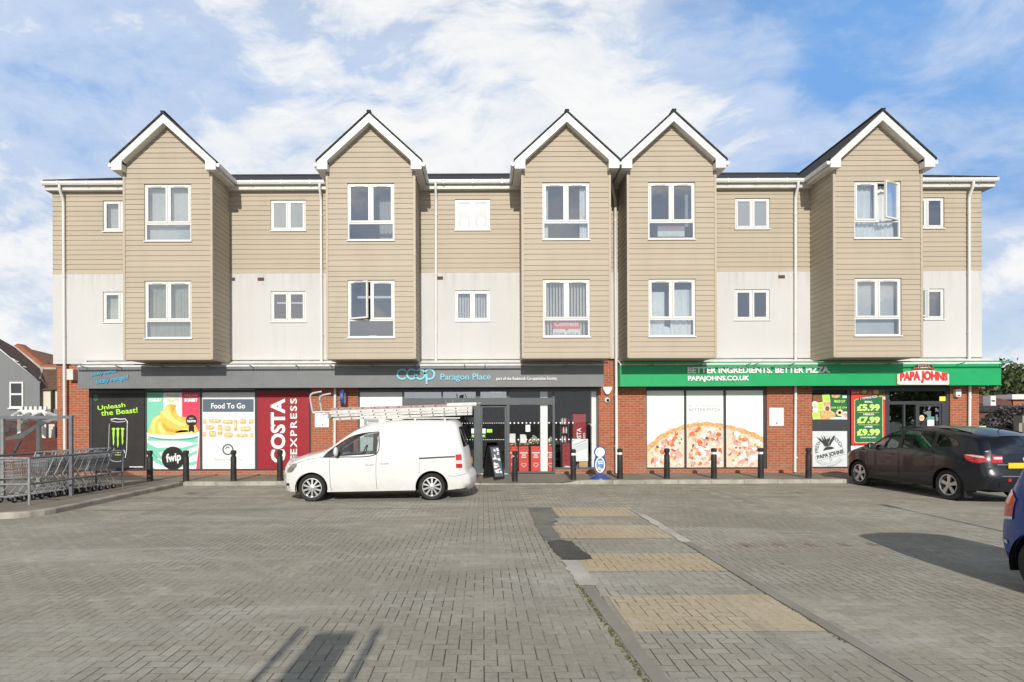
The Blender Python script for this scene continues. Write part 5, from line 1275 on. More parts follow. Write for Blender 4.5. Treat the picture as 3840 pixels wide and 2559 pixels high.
def wheel(root, x, y, r, rr, spokes, w=.2, sp=.05, five=False, m='alloy'):
    sg_ = 1 if y > 0 else -1; yo = y; yi = y - sg_*w
    prof = [(rr-.005, yi), (r-.03, yi), (r-.008, yi+sg_*.02), (r, yi+sg_*.05), (r, yo-sg_*.05), (r-.008, yo-sg_*.02), (r-.03, yo-sg_*.002), (rr+.02, yo-sg_*.004), (rr, yo-sg_*.02)]
    t_ = link('wheel', MB().lathe([(a, b) for a, b in prof], (x, 0, r), 'y', 40, False), M['rubber'], root, smooth=True)
    rim = MB(); rim.lathe([(rr+.004, yo-sg_*.012), (rr-.012, yo-sg_*.010), (rr-.02, yo-sg_*.05), (rr-.03, yi)], (x,0,r), 'y', 40, False)
    ys = yo - sg_*.028
    for k in range(spokes):
        a = 2*math.pi*k/spokes+.3; ca, sa = math.cos(a), math.sin(a); w0, w1 = (sp*.75, sp) if not five else (sp*.7, sp*1.1)
        q = [(.04, -w0/2), (rr-.015, -w1/2), (rr-.015, w1/2), (.04, w0/2)]
        A_ = [(x+u*ca-v*sa, r+u*sa+v*ca) for u, v in q]; dz_ = [ys-sg_*.0, ys-sg_*.01, ys-sg_*.01, ys-sg_*.0]
        rim.add([(p[0], dz_[i], p[1]) for i, p in enumerate(A_)] + [(p[0], dz_[i]-sg_*.03, p[1]) for i, p in enumerate(A_)], [(0,1,2,3),(0,1,5,4),(1,2,6,5),(2,3,7,6),(3,0,4,7)])
    rim.lathe([(.065, ys-sg_*.03), (.065, ys+sg_*.002), (.05, ys+sg_*.008), (.001, ys+sg_*.010)], (x,0,r), 'y', 20, False)
    for k in range(5):
        a = 2*math.pi*k/5; rim.lathe([(.011, ys), (.011, ys+sg_*.014), (.0, ys+sg_*.014)], (x+.048*math.cos(a), 0, r+.048*math.sin(a)), 'y', 8, False)
    link('rim', rim, M[m], t_, smooth=True)
    link('brake_disc', MB().lathe([(.0, yo-sg_*.1), (rr-.03, yo-sg_*.1)], (x,0,r), 'y', 24, False), M['dark'], t_)
    return t_
def liners(root, arches, W, m='dark'):
    for cx, cz, r in arches:
        for sg_ in (-1, 1):
            mb = MB(); y0 = sg_*(W(cx, .6)-.02); y1 = sg_*(W(cx,.6)-.34); n = 16
            vs = [(cx+(r+.012)*math.cos(math.pi*k/n*1.2-.3), y, cz+(r+.012)*math.sin(math.pi*k/n*1.2-.3)) for y in (y0, y1) for k in range(n+1)]
            mb.add(vs, [(k, k+1, n+1+k+1, n+1+k) for k in range(n)]); mb.add([(cx, y1, cz)] + vs[n+1:], [(0, k+1, k+2) for k in range(n)])
            link('wheel_arch', mb, M[m], root)

# --- white van: front faces left
S_ = .975
def vz(x, y): return ((x-115)/478*S_, (1452-y)/478*S_)
ol = [(135,1345),(119,1262),(117,1180),(128,1118),(162,1058),(205,1026),(300,985),(400,953),(500,926),(565,905),(620,868),(700,812),(800,740),(900,678),(1000,634),(1100,604),(1200,588),(1330,578),(1600,574),(1880,577),(1980,588),(2025,625),(2062,780),(2100,930),(2120,1060),(2128,1140),(2170,1180),(2178,1240),(2160,1300),(2120,1318)]
vout = [vz(*p) for p in ol]
vfw, vrw = (vz(433,0)[0], .305), (vz(1735,0)[0], .305)
def vW(x, z):
    w = .875
    if z > .95: w -= (z-.95)*.115
    if z < .4: w -= (.4-z)*.12
    if x < .75: w -= .24*((.75-x)/.75)**2.2
    if x > 3.75: w -= .10*((x-3.75)/.45)**2
    return w
Yf, Yr = 12.41, 12.55; yaw = math.atan2(.14, 2.638)
van = thing('van', 'white panel van with ladders on its roof, parked sideways before the shop entrance', 'van', (0,0,0), rot=yaw, local=True)
# the near front wheel stands at X -3.81, depth 12.41
lx, ly = vfw[0], -vW(vfw[0], .3)
van.location = (-3.81-(lx*math.cos(yaw)-ly*math.sin(yaw)), Yf-(lx*math.sin(yaw)+ly*math.cos(yaw)), 0)
win_v = [vz(*p) for p in ((560,966),(606,918),(740,818),(850,752),(945,718),(1050,702),(1158,694),(1132,936))]
archv = [(vfw[0], .305, .352), (vrw[0], .305, .365)]
cr = lambda p: .16 if p[0] < .14 else (.07 if p[0] < .5 else (.05 if p[0] < 1.9 else (.03 if p[0] < 3.7 else (.03+.11*min(1,(p[0]-3.7)/.3)))))
ws = lambda m_: vz(600,0)[0] < m_.x < vz(950,0)[0] and m_.y > .9
rw = lambda m_: m_.x > 3.75 and vz(0,880)[1] < m_.y < vz(0,640)[1]
car = Car(van, vout, lambda x: .215 if x < 2 else .235, archv, [win_v], vW, lambda p: .10 if p[0] > .5 else .07, cr, [(ws, .93), (rw, .97)])
body = link('body', car.mb, M['van'], van, smooth=True, weld=.0005, angle=50)
link('windscreen', car.gl[0], M['glass_car'], van, smooth=True, weld=.0005); link('rear_window', car.gl[1], M['glass_dark'], van, smooth=True, weld=.0005)
liners(van, archv, vW)
for x, rw_ in ((vfw[0],0),(vrw[0],0)):
    for sg_ in (-1, 1): wheel(van, x, sg_*(vW(x,.3)-.015), .305, .212, 10, sp=.044)
car.patch('window', [vz(*p) for p in ((735,962),(742,850),(850,772),(945,738),(1050,722),(1098,716),(1092,938))], M['glass_car'], -.02)
car.patch('quarter_window', [vz(*p) for p in ((572,962),(610,926),(690,868),(690,955))], M['glass_dark'], -.012)
for nm, P_ in (('window_trim', ((690,955),(690,868),(742,830),(735,962))), ('window_trim', ((1098,716),(1150,702),(1126,934),(1092,938)))): car.patch(nm, [vz(*p) for p in P_], M['black'], -.010)
for P_ in (((560,966),(606,918),(740,818),(850,752),(945,718),(1050,702),(1158,694)),((560,966),(735,966),(1132,936),(1158,694))): car.line('window_seal', [vz(*p) for p in P_], M['black'], .022, .002)
car.line('panel_gap', [vz(*p) for p in ((632,975),(628,1100),(640,1300),(650,1338))], M['darkink'], .008); car.line('panel_gap', [vz(*p) for p in ((1165,700),(1135,940),(1128,1150),(1138,1318))], M['darkink'], .008)
car.line('panel_gap', [vz(*p) for p in ((1598,1000),(1598,1160))], M['darkink'], .007); car.line('panel_gap', [vz(*p) for p in ((165,1052),(280,1030),(400,990),(560,966))], M['darkink'], .008)
car.line('panel_gap', [vz(*p) for p in ((1905,1180),(2000,1185),(2110,1160))], M['darkink'], .007); car.line('side_crease', [vz(*p) for p in ((650,1178),(900,1160),(1500,1140))], M['offwhite'], .012)
car.line('sliding_rail', [vz(*p) for p in ((1598,988),(1800,978),(1992,970))], M['darkink'], .036, .003)
car.patch('headlight', [vz(*p) for p in ((150,1138),(146,1112),(188,1060),(228,1042),(272,1040),(268,1062),(215,1128),(180,1138))], M['lens_head'], .005)
tl = car.patch('tail_light', [vz(*p) for p in ((1996,948),(2062,945),(2072,1095),(2003,1095))], M['lens_red'], .008)
for o, sg_ in zip(tl, (-1,1)): car.patch('clear_band', [vz(*p) for p in ((2001,1010),(2066,1008),(2069,1048),(2003,1050))], M['lens_clear'], .011, (sg_,), o)
car.patch('bumper_grille', [vz(*p) for p in ((132,1252),(176,1256),(172,1312),(138,1312))], M['black'], .004)
car.patch('indicator', [vz(*p) for p in ((572,1062),(608,1066),(606,1076),(576,1073))], M['offwhite'], .006)
for P_ in ((1055,1047),(1215,1036)):
    for sg_ in (-1, 1):
        p = vz(*P_); yy = sg_*(car.y(p)+.012); h_ = MB(); h_.tube([(p[0]-.1,yy-sg_*.012,p[1]),(p[0]-.07,yy+sg_*.012,p[1]),(p[0]+.07,yy+sg_*.012,p[1]),(p[0]+.1,yy-sg_*.012,p[1])], .013, 8); link('door_handle', h_, M['van'], van, smooth=True)
for sg_ in (-1, 1):
    p = vz(706,905); yy = sg_*(car.y(p)+.11); m_ = MB(); m_.ball((p[0], yy, p[1]+.0), .055, .10, .105, 14, 10); o = link('mirror', m_, M['van'], van, smooth=True)
    link('mirror_arm', MB().bar((p[0]+.01, sg_*(car.y(p)-.01), p[1]-.09), (p[0]+.01, yy, p[1]-.075), .08, .05), M['black'], o)
ym = car.rows[-4][0][1]
r_i = min(range(len(car.up)), key=lambda i: abs(car.up[i].y-.86)+(0 if car.up[i].x > 3 else 9)); px_ = max(p[0] for p in car.rows[r_i])
link('number_plate', MB().box(px_+.002, px_+.012, -.26, .26, .80, .91), M['yellow_plate'], van)
m_ = MB(); m_.box(.45, 3.9, -.55, .55, .2, .45); m_.box(1.3, 2.5, -.7, .7, .2, .45); link('underbody', m_, M['dark'], van)
m_ = MB(); m_.box(1.15, 1.55, -.7, .7, .7, .98); m_.box(1.0, 2.25, -.72, .72, .45, .5); m_.box(2.3, 2.34, -.74, .74, .45, 1.0); link('cab_interior', m_, M['interior'], van)
for yy in (-.38, .38):
    m_ = MB(); m_.box(1.75, 2.15, yy-.24, yy+.24, .6, .82); m_.bar((2.12, yy, .8), (2.24, yy, 1.32), .44, .12); m_.box(2.2, 2.29, yy-.13, yy+.13, 1.36, 1.55); link('seat', m_, M['seat'], van, bevel=.04)
m_ = MB(); c = Vector((1.62, .38, 1.02)); m_.tube([c+Vector((.18*math.cos(a)*.35, .18*math.sin(a), .18*math.cos(a))) for a in [2*math.pi*k/20 for k in range(20)]], .014, 8, True); m_.tube([(1.5,.38,.95),(1.62,.38,1.02)], .03, 8); link('steering_wheel', m_, M['black'], van, smooth=True)
rk = MB()
for zx in (1215,1548,1880):
    x = vz(zx,0)[0]; rk.bar((x,-.66,1.83),(x,.66,1.83),.05,.03)
    for sg_ in (-1,1): rk.bar((x,sg_*.64,1.70),(x,sg_*.64,1.86),.05,.03)
for sg_ in (-1,1): rk.bar((vz(1180,0)[0],sg_*.6,1.85),(vz(2050,0)[0],sg_*.6,1.85),.03,.03)
link('roof_rack', rk, M['ladder'], van, bevel=.004)
# --- ladders on the rack (each its own thing, lying along the van)
vM = Matrix.Translation(van.location) @ Matrix.Rotation(yaw, 4, 'Z')
def lad(name, label, x0, x1, ya, yb, za, zb, h, m, rungs, group=None):
    loc = vM @ Vector(((x0+x1)/2, (ya+yb)/2, (za+zb)/2)); t_ = thing(name, label, 'ladder', loc, group, rot=yaw, local=True)
    c = Vector(((x0+x1)/2, (ya+yb)/2, (za+zb)/2))
    for yy in (ya, yb): link('rail', MB().bar(Vector((x0,yy,za))-c, Vector((x1,yy,zb))-c, .026, h), M[m], t_, bevel=.003)
    for k in range(rungs):
        f = (k+.6)/rungs; p = Vector((x0+(x1-x0)*f, 0, za+(zb-za)*f))
        link('rung', MB().tube([Vector((p.x,ya-.016,p.z))-c, Vector((p.x,yb+.016,p.z))-c], .016, 8), M['galv_dark'] if False else M['black'], t_, smooth=True)
    return t_, c
def lx_(zx): return (zx-115)/478*S_
dz0 = lambda zx, zy: 1.8 + (572-zy)/462
for zx0, zx1, zy0, zy1, lab, g in ((620,2190,556,503,'lowest of the aluminium ladder sections stacked on the van roof rack','g'),(600,2190,521,475,'middle aluminium ladder section in the stack on the van roof rack','g'),(585,2190,484,440,'broad aluminium ladder section just under the faded red one on the van','g')):
    lad('ladder', lab, lx_(zx0), lx_(zx1), -.42, .02, dz0(zx0,zy0)+.0, dz0(zx1,zy1)+.0, .052 if zy0 > 500 else .085, 'ladder', 12, 'ladder sections stacked on the van')
t_, c = lad('roof_ladder', 'faded red ladder with white curved hooks on top of the van stack', lx_(590), lx_(2235), -.36, .0, dz0(590,448), dz0(2235,405), .055, 'ladder_red', 12)
g_ = MB(); g_.bar(Vector((lx_(1900),-.375,dz0(1900,405)))-c, Vector((lx_(2238),-.375,dz0(2238,397)))-c, .03, .075); link('end_plate', g_, M['ladder'], t_)
g_ = MB()
for zx in (1888,1965,2085): p = Vector((lx_(zx),-.3,dz0(zx,385)))-c; g_.tube([p, p+Vector((0,0,.05)), p+Vector((.03,0,.07))], .012, 6)
g_.bar(Vector((lx_(2235),-.3,dz0(2235,392)))-c, Vector((lx_(2295),-.3,dz0(2295,382)))-c, .03, .02)
link('bracket', g_, M['galv'], t_)
for yy, dx_, dy_ in ((-.36,0,0),(.02,62,14)):
    g_ = MB(); P_ = [(610,482),(560,478),(430,480),(398,488),(385,470),(372,400),(360,320),(368,292),(395,278),(490,262)]
    g_.tube(catmull([Vector((lx_(p[0]+dx_), yy, dz0(0,p[1]+dy_)))-c for p in P_], .08), .022, 8); link('hook', g_, M['ladder'], t_, smooth=True)
g_ = MB(); p = Vector((lx_(575),-.39,dz0(575,530)))-c; g_.tube([p, p+Vector((0,.5,0))], .045, 12); g_.bar(p, Vector((lx_(560),-.39,dz0(560,478)))-c, .03,.03); link('roller', g_, M['galv'], t_, smooth=True)

# --- navy crossover parked nose to the shops
qo = [(.16,.27),(.09,.42),(.08,.60),(.13,.74),(.24,.84),(.42,.92),(.75,1.0),(1.10,1.06),(1.45,1.28),(1.80,1.47),(2.10,1.55),(2.55,1.59),(3.10,1.58),(3.70,1.515),(4.10,1.43),(4.22,1.38),(4.34,1.20),(4.40,1.05),(4.44,.90),(4.47,.74),(4.52,.62),(4.50,.42),(4.42,.31)]
def qW(x, z):
    w = .885
    if z > .95: w -= (z-.95)*(.25 + max(0, x-2.8)*.10)
    if z < .5: w -= (.5-z)*.10
    if x < .9: w -= .30*((.9-x)/.9)**2.3
    if x > 3.6: w -= .13*((x-3.6)/.9)**2
    return w
qr = math.atan2(-2.73, .10)
cross = thing('car', 'dark navy crossover parked nose in towards the pizza shop', 'car', (0,0,0), rot=qr, local=True)
ax, ay = .85, -(qW(.85,.35)); cross.location = (10.12-(ax*math.cos(qr)-ay*math.sin(qr)), 15.12-(ax*math.sin(qr)+ay*math.cos(qr)), 0)
qwin = [[(1.28,1.05),(1.60,1.27),(1.92,1.43),(2.22,1.50),(2.20,1.08)], [(2.32,1.085),(2.32,1.505),(2.62,1.515),(3.05,1.50),(3.20,1.475),(3.16,1.125)], [(3.28,1.135),(3.30,1.455),(3.55,1.40),(3.76,1.32),(3.84,1.20),(3.72,1.17)]]
archq = [(.85,.335,.375),(3.615,.335,.38)]
crq = lambda p: .20 if p[0] < .3 else (.07 if p[0] < 1.1 else (.06 if p[0] < 1.9 else (.04 if p[0] < 4.2 else .07)))
car2 = Car(cross, qo, lambda x: .25, archq, qwin, qW, lambda p: .13 if p[0] > 1 else .08, crq, [(lambda m_: 1.12 < m_.x < 1.95 and m_.y > 1.06, .92), (lambda m_: m_.x > 4.22 and 1.05 < m_.y < 1.37, .97)])
link('body', car2.mb, M['navycar'], cross, smooth=True, weld=.0005, angle=50); link('windscreen', car2.gl[0], M['glass_car'], cross, smooth=True, weld=.0005); link('rear_window', car2.gl[1], M['glass_dark'], cross, smooth=True, weld=.0005)
liners(cross, archq, qW)
for x in (.85, 3.615):
    for sg_ in (-1,1): wheel(cross, x, sg_*(qW(x,.35)-.012), .335, .225, 5, sp=.085, five=True)
for w_ in qwin: car2.patch('window', w_, M['glass_car'], -.012)
for w_ in qwin: car2.line('window_seal', w_+[w_[0]], M['black'], .03, .0015)
for a, b in (((2.20,1.08),(2.22,1.50)),((3.16,1.12),(3.20,1.475))): car2.patch('pillar_trim', [(a[0]+.01,a[1]),(a[0]+.11,a[1]+.01),(b[0]+.09,b[1]),(b[0]+.01,b[1])], M['black'], .004)
car2.patch('sill_cladding', [(1.25,.26),(3.22,.26),(3.2,.36),(1.27,.36)], M['black'], .006)
car2.patch('bumper_cladding', [(4.02,.30),(4.40,.32),(4.47,.44),(4.46,.50),(4.06,.47)], M['black'], .006)
car2.line('panel_gap', [(1.22,1.0),(1.20,.7),(1.30,.37)], M['dark'], .008); car2.line('panel_gap', [(2.27,1.5),(2.26,1.0),(2.27,.37)], M['dark'], .008); car2.line('panel_gap', [(3.22,1.10),(3.30,.85),(3.2,.62)], M['dark'], .008)
for x in (2.05, 3.1):
    for sg_ in (-1,1):
        p = (x,.93 if x < 3 else .97); yy = sg_*(car2.y(p)+.012); link('door_handle', MB().tube([(x-.1,yy-sg_*.02,p[1]),(x-.07,yy+sg_*.012,p[1]),(x+.07,yy+sg_*.012,p[1]),(x+.1,yy-sg_*.02,p[1])], .014, 8), M['navycar'], cross, smooth=True)
car2.patch('headlight', [(.16,.74),(.24,.82),(.52,.92),(.60,.90),(.45,.80),(.2,.72)], M['lens_head'], .005)
tl = car2.patch('tail_light', [(4.00,1.03),(4.18,1.04),(4.37,1.02),(4.43,.90),(4.30,.86),(4.10,.90)], M['lens_red'], .008)
for o, sg_ in zip(tl,(-1,1)): car2.patch('clear_band', [(4.02,1.025),(4.18,1.03),(4.36,1.01),(4.39,.975),(4.2,.99)], M['lens_clear'], .011, (sg_,), o)
def rear_pt(cr_, z, yq):          # a point on the tail skin at height z and fraction yq of the width
    i = min(range(len(cr_.up)), key=lambda k: abs(cr_.up[k].y-z)+(0 if cr_.up[k].x > 3 else 9)); r_ = cr_.rows[i]; j = (yq+1)/2*(len(r_)-1); a = int(min(j, len(r_)-2)); f = j-a
    return Vector(r_[a])*(1-f)+Vector(r_[a+1])*f
def rear_patch(cr_, name, z0, z1, q0, q1, m, root, off=.008, n=6):
    vs = []
    for z in (z0, (z0+z1)/2, z1):
        for k in range(n+1): p = rear_pt(cr_, z, q0+(q1-q0)*k/n); vs.append((p.x+off, p.y, z))
    return link(name, MB().add(vs, [(r_*(n+1)+k, r_*(n+1)+k+1, (r_+1)*(n+1)+k+1, (r_+1)*(n+1)+k) for r_ in (0,1) for k in range(n)]), m, root, smooth=True)
for s0, s1 in ((-.999,-.70),(.70,.999)):
    o = rear_patch(car2, 'tail_light', .88, 1.02, s0, s1, M['lens_red'], cross); rear_patch(car2, 'clear_band', .95, 1.0, s0 if s0 > 0 else s0+.05, s1, M['lens_clear'], o, .012)
p = rear_pt(car2, .82, 0); link('number_plate', MB().box(p.x+.004, p.x+.016, -.38, .14, .77, .88), M['yellow_plate'], cross)
p = rear_pt(car2, .94, 0); link('badge', MB().lathe([(.055,0),(.055,.02),(.03,.028)], (p.x,0,.95), 'x', 18), M['steel'], cross, smooth=True)
p = rear_pt(car2, .80, -.55)
v_ = text_mb('QASHQAI', (0,.22,0,.03), 0, .02); v_.v = [(p.x+.03-abs(0)*0, -q[0]-.42 if False else -.62+q[0], .83+q[2]) for q in v_.v]; link('badge', v_, M['steel'], cross)
for s_ in (-.62,.62): rear_patch(car2, 'reflector', .50, .56, s_-.05, s_+.05, M['lens_red'], cross, .01)
rear_patch(car2, 'fog_lamp', .45, .49, -.1, .1, M['lens_red'], cross, .012); rear_patch(car2, 'bumper_strip', .60, .62, -.85, .85, M['galv_dark'], cross, .008); rear_patch(car2, 'bumper_cladding', .33, .47, -.9, .9, M['black'], cross, .006)
for sg_ in (-1,1):
    p = (1.45,1.10); yy = sg_*(car2.y(p)+.12); o = link('mirror', MB().ball((1.45,yy,1.10), .075,.11,.08,14,10), M['navycar'], cross, smooth=True); link('mirror_arm', MB().bar((1.45,sg_*(car2.y(p)-.02),1.05),(1.45,yy,1.06),.09,.04), M['black'], o)
    link('mirror_glass', MB().box(1.515,1.53,yy-.08,yy+.08,1.05,1.15), M['mirror'], o)
link('roof_rail', MB().tube([(1.95,-.60,1.56),(2.2,-.60,1.60),(3.5,-.58,1.565),(3.9,-.56,1.48)], .014, 8).tube([(1.95,.60,1.56),(2.2,.60,1.60),(3.5,.58,1.565),(3.9,.56,1.48)], .014, 8), M['black'], cross, smooth=True)
link('aerial', MB().tube([(3.9,0,1.50),(4.05,0,1.64)], .008, 6), M['black'], cross)
m_ = MB(); m_.box(.5,4.2,-.5,.5,.24,.5); m_.box(1.3,3.2,-.72,.72,.24,.5); link('underbody', m_, M['dark'], cross)
m_ = MB(); m_.box(1.2,4.1,-.7,.7,.5,.56); m_.box(1.2,1.6,-.68,.68,.7,1.0); link('cabin', m_, M['interior'], cross)
for x in (2.15,3.05,3.75):
    for yy in (-.36,.36):
        m_ = MB(); m_.box(x-.35,x+.1,yy-.23,yy+.23,.6,.8); m_.bar((x+.08,yy,.78),(x+.22,yy,1.22),.42,.12); m_.box(x+.19,x+.27,yy-.11,yy+.11,1.25,1.40); link('seat', m_, M['seat'], cross, bevel=.03)
for sg_ in (-1,): link('mud_flap', MB().box(4.0,4.02,sg_*.84,sg_*.64,.10,.34), M['black'], cross)

# --- blue hatchback at the right edge, tail towards the shops
bo = [(.14,.26),(.08,.42),(.09,.62),(.2,.78),(.5,.90),(.95,.98),(1.35,1.24),(1.7,1.46),(2.1,1.56),(2.7,1.58),(3.3,1.54),(3.6,1.46),(3.78,1.10),(3.86,.95),(3.90,.78),(3.95,.62),(3.95,.42),(3.88,.28)]
def bW(x, z):
    w = .86
    if z > .9: w -= (z-.9)*.26
    if z < .55: w -= (.55-z)**2*.5
    if x < .9: w -= .28*((.9-x)/.9)**2.2
    if x > 3.2: w -= .20*((x-3.2)/.75)**2.2
    return w
blue = thing('car', 'bright blue hatchback cut off by the right edge, tail lamp showing', 'car', (6.36, 6.2-3.97, 0), rot=R(90), local=True)
bwin = [[(1.2,.99),(1.45,1.2),(1.75,1.36),(2.15,1.40),(2.15,1.0)], [(2.25,1.0),(2.25,1.40),(2.8,1.39),(3.15,1.3),(3.2,1.05)]]
archb = [(.8,.31,.35),(3.3,.31,.35)]
car3 = Car(blue, bo, lambda x: .23, archb, bwin, bW, lambda p: .10, lambda p: .18 if p[0] < .3 else (.06 if p[0] < 3.6 else .10), [(lambda m_: 1.0 < m_.x < 1.72 and m_.y > 1.0, .9), (lambda m_: m_.x > 3.55 and 1.06 < m_.y < 1.33, .8)])
link('body', car3.mb, M['bluecar'], blue, smooth=True, weld=.0005, angle=50); link('windscreen', car3.gl[0], M['glass_dark'], blue, smooth=True, weld=.0005); link('rear_window', car3.gl[1], M['glass_dark'], blue, smooth=True, weld=.0005)
liners(blue, archb, bW)
for x in (.8,3.3):
    for sg_ in (-1,1): wheel(blue, x, sg_*(bW(x,.31)-.012), .31, .2, 7, sp=.06)
for w_ in bwin: car3.patch('window', w_, M['glass_dark'], -.01)
tl = car3.patch('tail_light', [(3.62,.95),(3.74,1.05),(3.86,.96),(3.905,.80),(3.80,.74),(3.66,.76)], M['lens_red'], .010)
for o, sg_ in zip(tl,(-1,1)): car3.patch('clear_band', [(3.66,.765),(3.80,.745),(3.90,.79),(3.90,.765),(3.80,.715),(3.66,.735)], M['lens_clear'], .012, (sg_,), o)
for s0, s1 in ((-.98,-.74),(.74,.98)): o = rear_patch(car3, 'tail_light', .76, 1.0, s0, s1, M['lens_red'], blue, .01)
for s0, s1 in ((-.95,-.5),(.5,.95)): rear_patch(car3, 'reflector', .45, .495, s0, s1, M['lens_clear'], blue, .01)
car3.patch('reflector', [(3.76,.455),(3.90,.455),(3.90,.495),(3.76,.495)], M['lens_clear'], .008)
rear_patch(car3, 'bumper_cladding', .28, .36, -.95, .95, M['black'], blue, .006); car3.patch('bumper_cladding', [(3.64,.26),(3.87,.28),(3.91,.36),(3.63,.34)], M['black'], .006)
m_ = MB(); m_.box(.5,3.6,-.5,.5,.2,.5); link('underbody', m_, M['dark'], blue)
m_ = MB(); m_.box(1.1,3.5,-.66,.66,.5,.9); link('cabin', m_, M['interior'], blue)
# ------------------------------------------------------------------ bollards
random.seed(21)
def bollard(px, label, band, Y=16.0):
    X = sx(px, 1798, Y); z = pav_z(X, Y); t_ = thing('bollard', label, 'bollard', (X, Y, z), 'black bollards along the shop pavement')
    c = (X, Y, z)
    link('post', MB().lathe([(.084,.0),(.082,.02),(.080,.3),(.078,.665),(.074,.68),(.062,.69)], c, 'z', 20), M['bollard'], t_, smooth=True, angle=30)
    link('neck', MB().lathe([(.060,.690),(.060,.755)], c, 'z', 20), M['white' if band == 2 else 'bollard'], t_, smooth=True)
    if band == 1: link('band_scrap', MB().add([(X+.0625*math.cos(a), Y+.0625*math.sin(a), z+h) for h in (.705,.735) for a in (R(-150),R(-130),R(-110))], [(0,1,4,3),(1,2,5,4)]), M['white'], t_)
    link('cap', MB().lathe([(.062,.755),(.078,.765),(.080,.78),(.079,.84),(.068,.857),(.03,.866),(.0,.868)], c, 'z', 20), M['bollard'], t_, smooth=True, angle=30)
    t_.rotation_euler = (0,0,0)
for px, lab, band in ((562,'leftmost black bollard, before the mint yogurt picture',1),(698,'second black bollard from the left, beside the round black logo',0),(876,'third black bollard from the left, before the pastry window graphic',0),(1050,'black bollard half hidden behind the van bonnet, before the red panel',0),
    (1931,'black bollard with a torn white band, before the red display bins',1),(2150,'white banded bollard standing alone just left of the oval pavement sign',2),(2325,'white banded black bollard beside the white downpipe, right of the oval sign',2),
    (2501,'plain black bollard without a band before the left pizza panel',0),(2677,'white banded bollard before the middle pizza panel',2),(2853,'white banded bollard at the right edge of the pizza pictures',2),(3032,'rightmost bollard, plain black, before the grey emblem panel',0)):
    bollard(px, lab, band, 15.85 if px < 1100 else 16.0)

# ------------------------------------------------------------------ signs on the pavement
X, Y = sx(2250, 1795, 16.0), 16.0; z = pav_z(X, Y)
t_ = thing('pavement_sign', 'oval ice cream sign with a round white top on a blue foot', 'sign', (X, Y, z))
k = 16.0/2100
base = [(.30,0),(.29,.03),(.20,.085),(.10,.13),(.06,.15)]
link('foot', MB().lathe(base, (X,Y,z), 'z', 24), M['navy'], t_, smooth=True)
sh = [(X+.165*math.cos(a), z+.76+.165*math.sin(a)) for a in [R(-38+256*q/18) for q in range(19)]] + [(X-.165*math.cos(R(38))-.0, z+.64)] + [(X-.165,z+.5),(X-.165,z+.33)] + [(X+.165*math.cos(a), z+.33+.17*math.sin(a)) for a in [R(180+180*q/12) for q in range(1,12)]] + [(X+.165,z+.33),(X+.165,z+.5),(X+.13,z+.64)]
link('board', MB().slab(sh, Y-.02, Y+.02), M['navy'], t_)
link('round_panel', MB().flat(ell((X,z+.76),.135,.135), Y-.024), M['white'], t_)
link('oval_edge', MB().flat(ell((X,z+.40),.14,.225), Y-.024), M['white'], t_); link('oval_picture', MB().flat(ell((X,z+.40),.108,.195), Y-.027), M['blue_pic'], t_)
link('picture_detail', MB().flat(ell((X-.03,z+.30),.04,.045,12), Y-.03).flat(ell((X+.035,z+.27),.045,.04,12), Y-.03), M['pastry2'], t_); link('lettering', MB().flat([(X-.07,z+.47),(X+.07,z+.49),(X+.07,z+.52),(X-.07,z+.50)], Y-.03).flat([(X-.06,z+.42),(X+.08,z+.44),(X+.08,z+.465),(X-.06,z+.445)], Y-.03), M['white'], t_)
Y = 16.35; A_ = at(z8, 480, 1395, Y); B_ = at(z8, 655, 1365, Y); X0, X1 = A_[0], B_[0]; z = pav_z(X0, Y)
t_ = thing('pavement_board', 'black folding board with a blue and white picture by the shop door', 'sign', ((X0+X1)/2, Y, z))
c = Vector(((X0+X1)/2+.08, Y, z)); M_ = Matrix.Translation(c) @ Matrix.Rotation(R(40), 4, 'Z')
def leaf_(s_):
    f = MB(); frame_box(f, -.20, .20, .03, .98, .035, -.012, .012); p = MB().box(-.165,.165,-.006,.006,.065,.945); q = Matrix.Translation((0,s_*.02,.98)) @ Matrix.Rotation(R(14*s_), 4, 'X') @ Matrix.Translation((0,0,-.98))
    return f.xf(M_ @ q), p.xf(M_ @ q), q
f, p, q = leaf_(-1); link('frame', f, M['black'], t_); pn = link('picture', p, M['slateblue'], t_)
g = MB(); random.seed(4)
for i in range(26):
    u, v, w, h = random.uniform(-.15,.08), random.uniform(.1,.85), random.uniform(.03,.12), random.uniform(.02,.09); g.add([(u,-.009-i*.0001,v),(min(u+w,.155),-.009-i*.0001,v),(min(u+w,.155)-.02,-.009-i*.0001,v+h),(u,-.009-i*.0001,v+h)], [(0,1,2,3)])
link('picture_detail', g.xf(M_ @ q), M['white'], pn); f, p, q = leaf_(1); link('frame', f, M['black'], t_); link('back_panel', p, M['black'], t_)

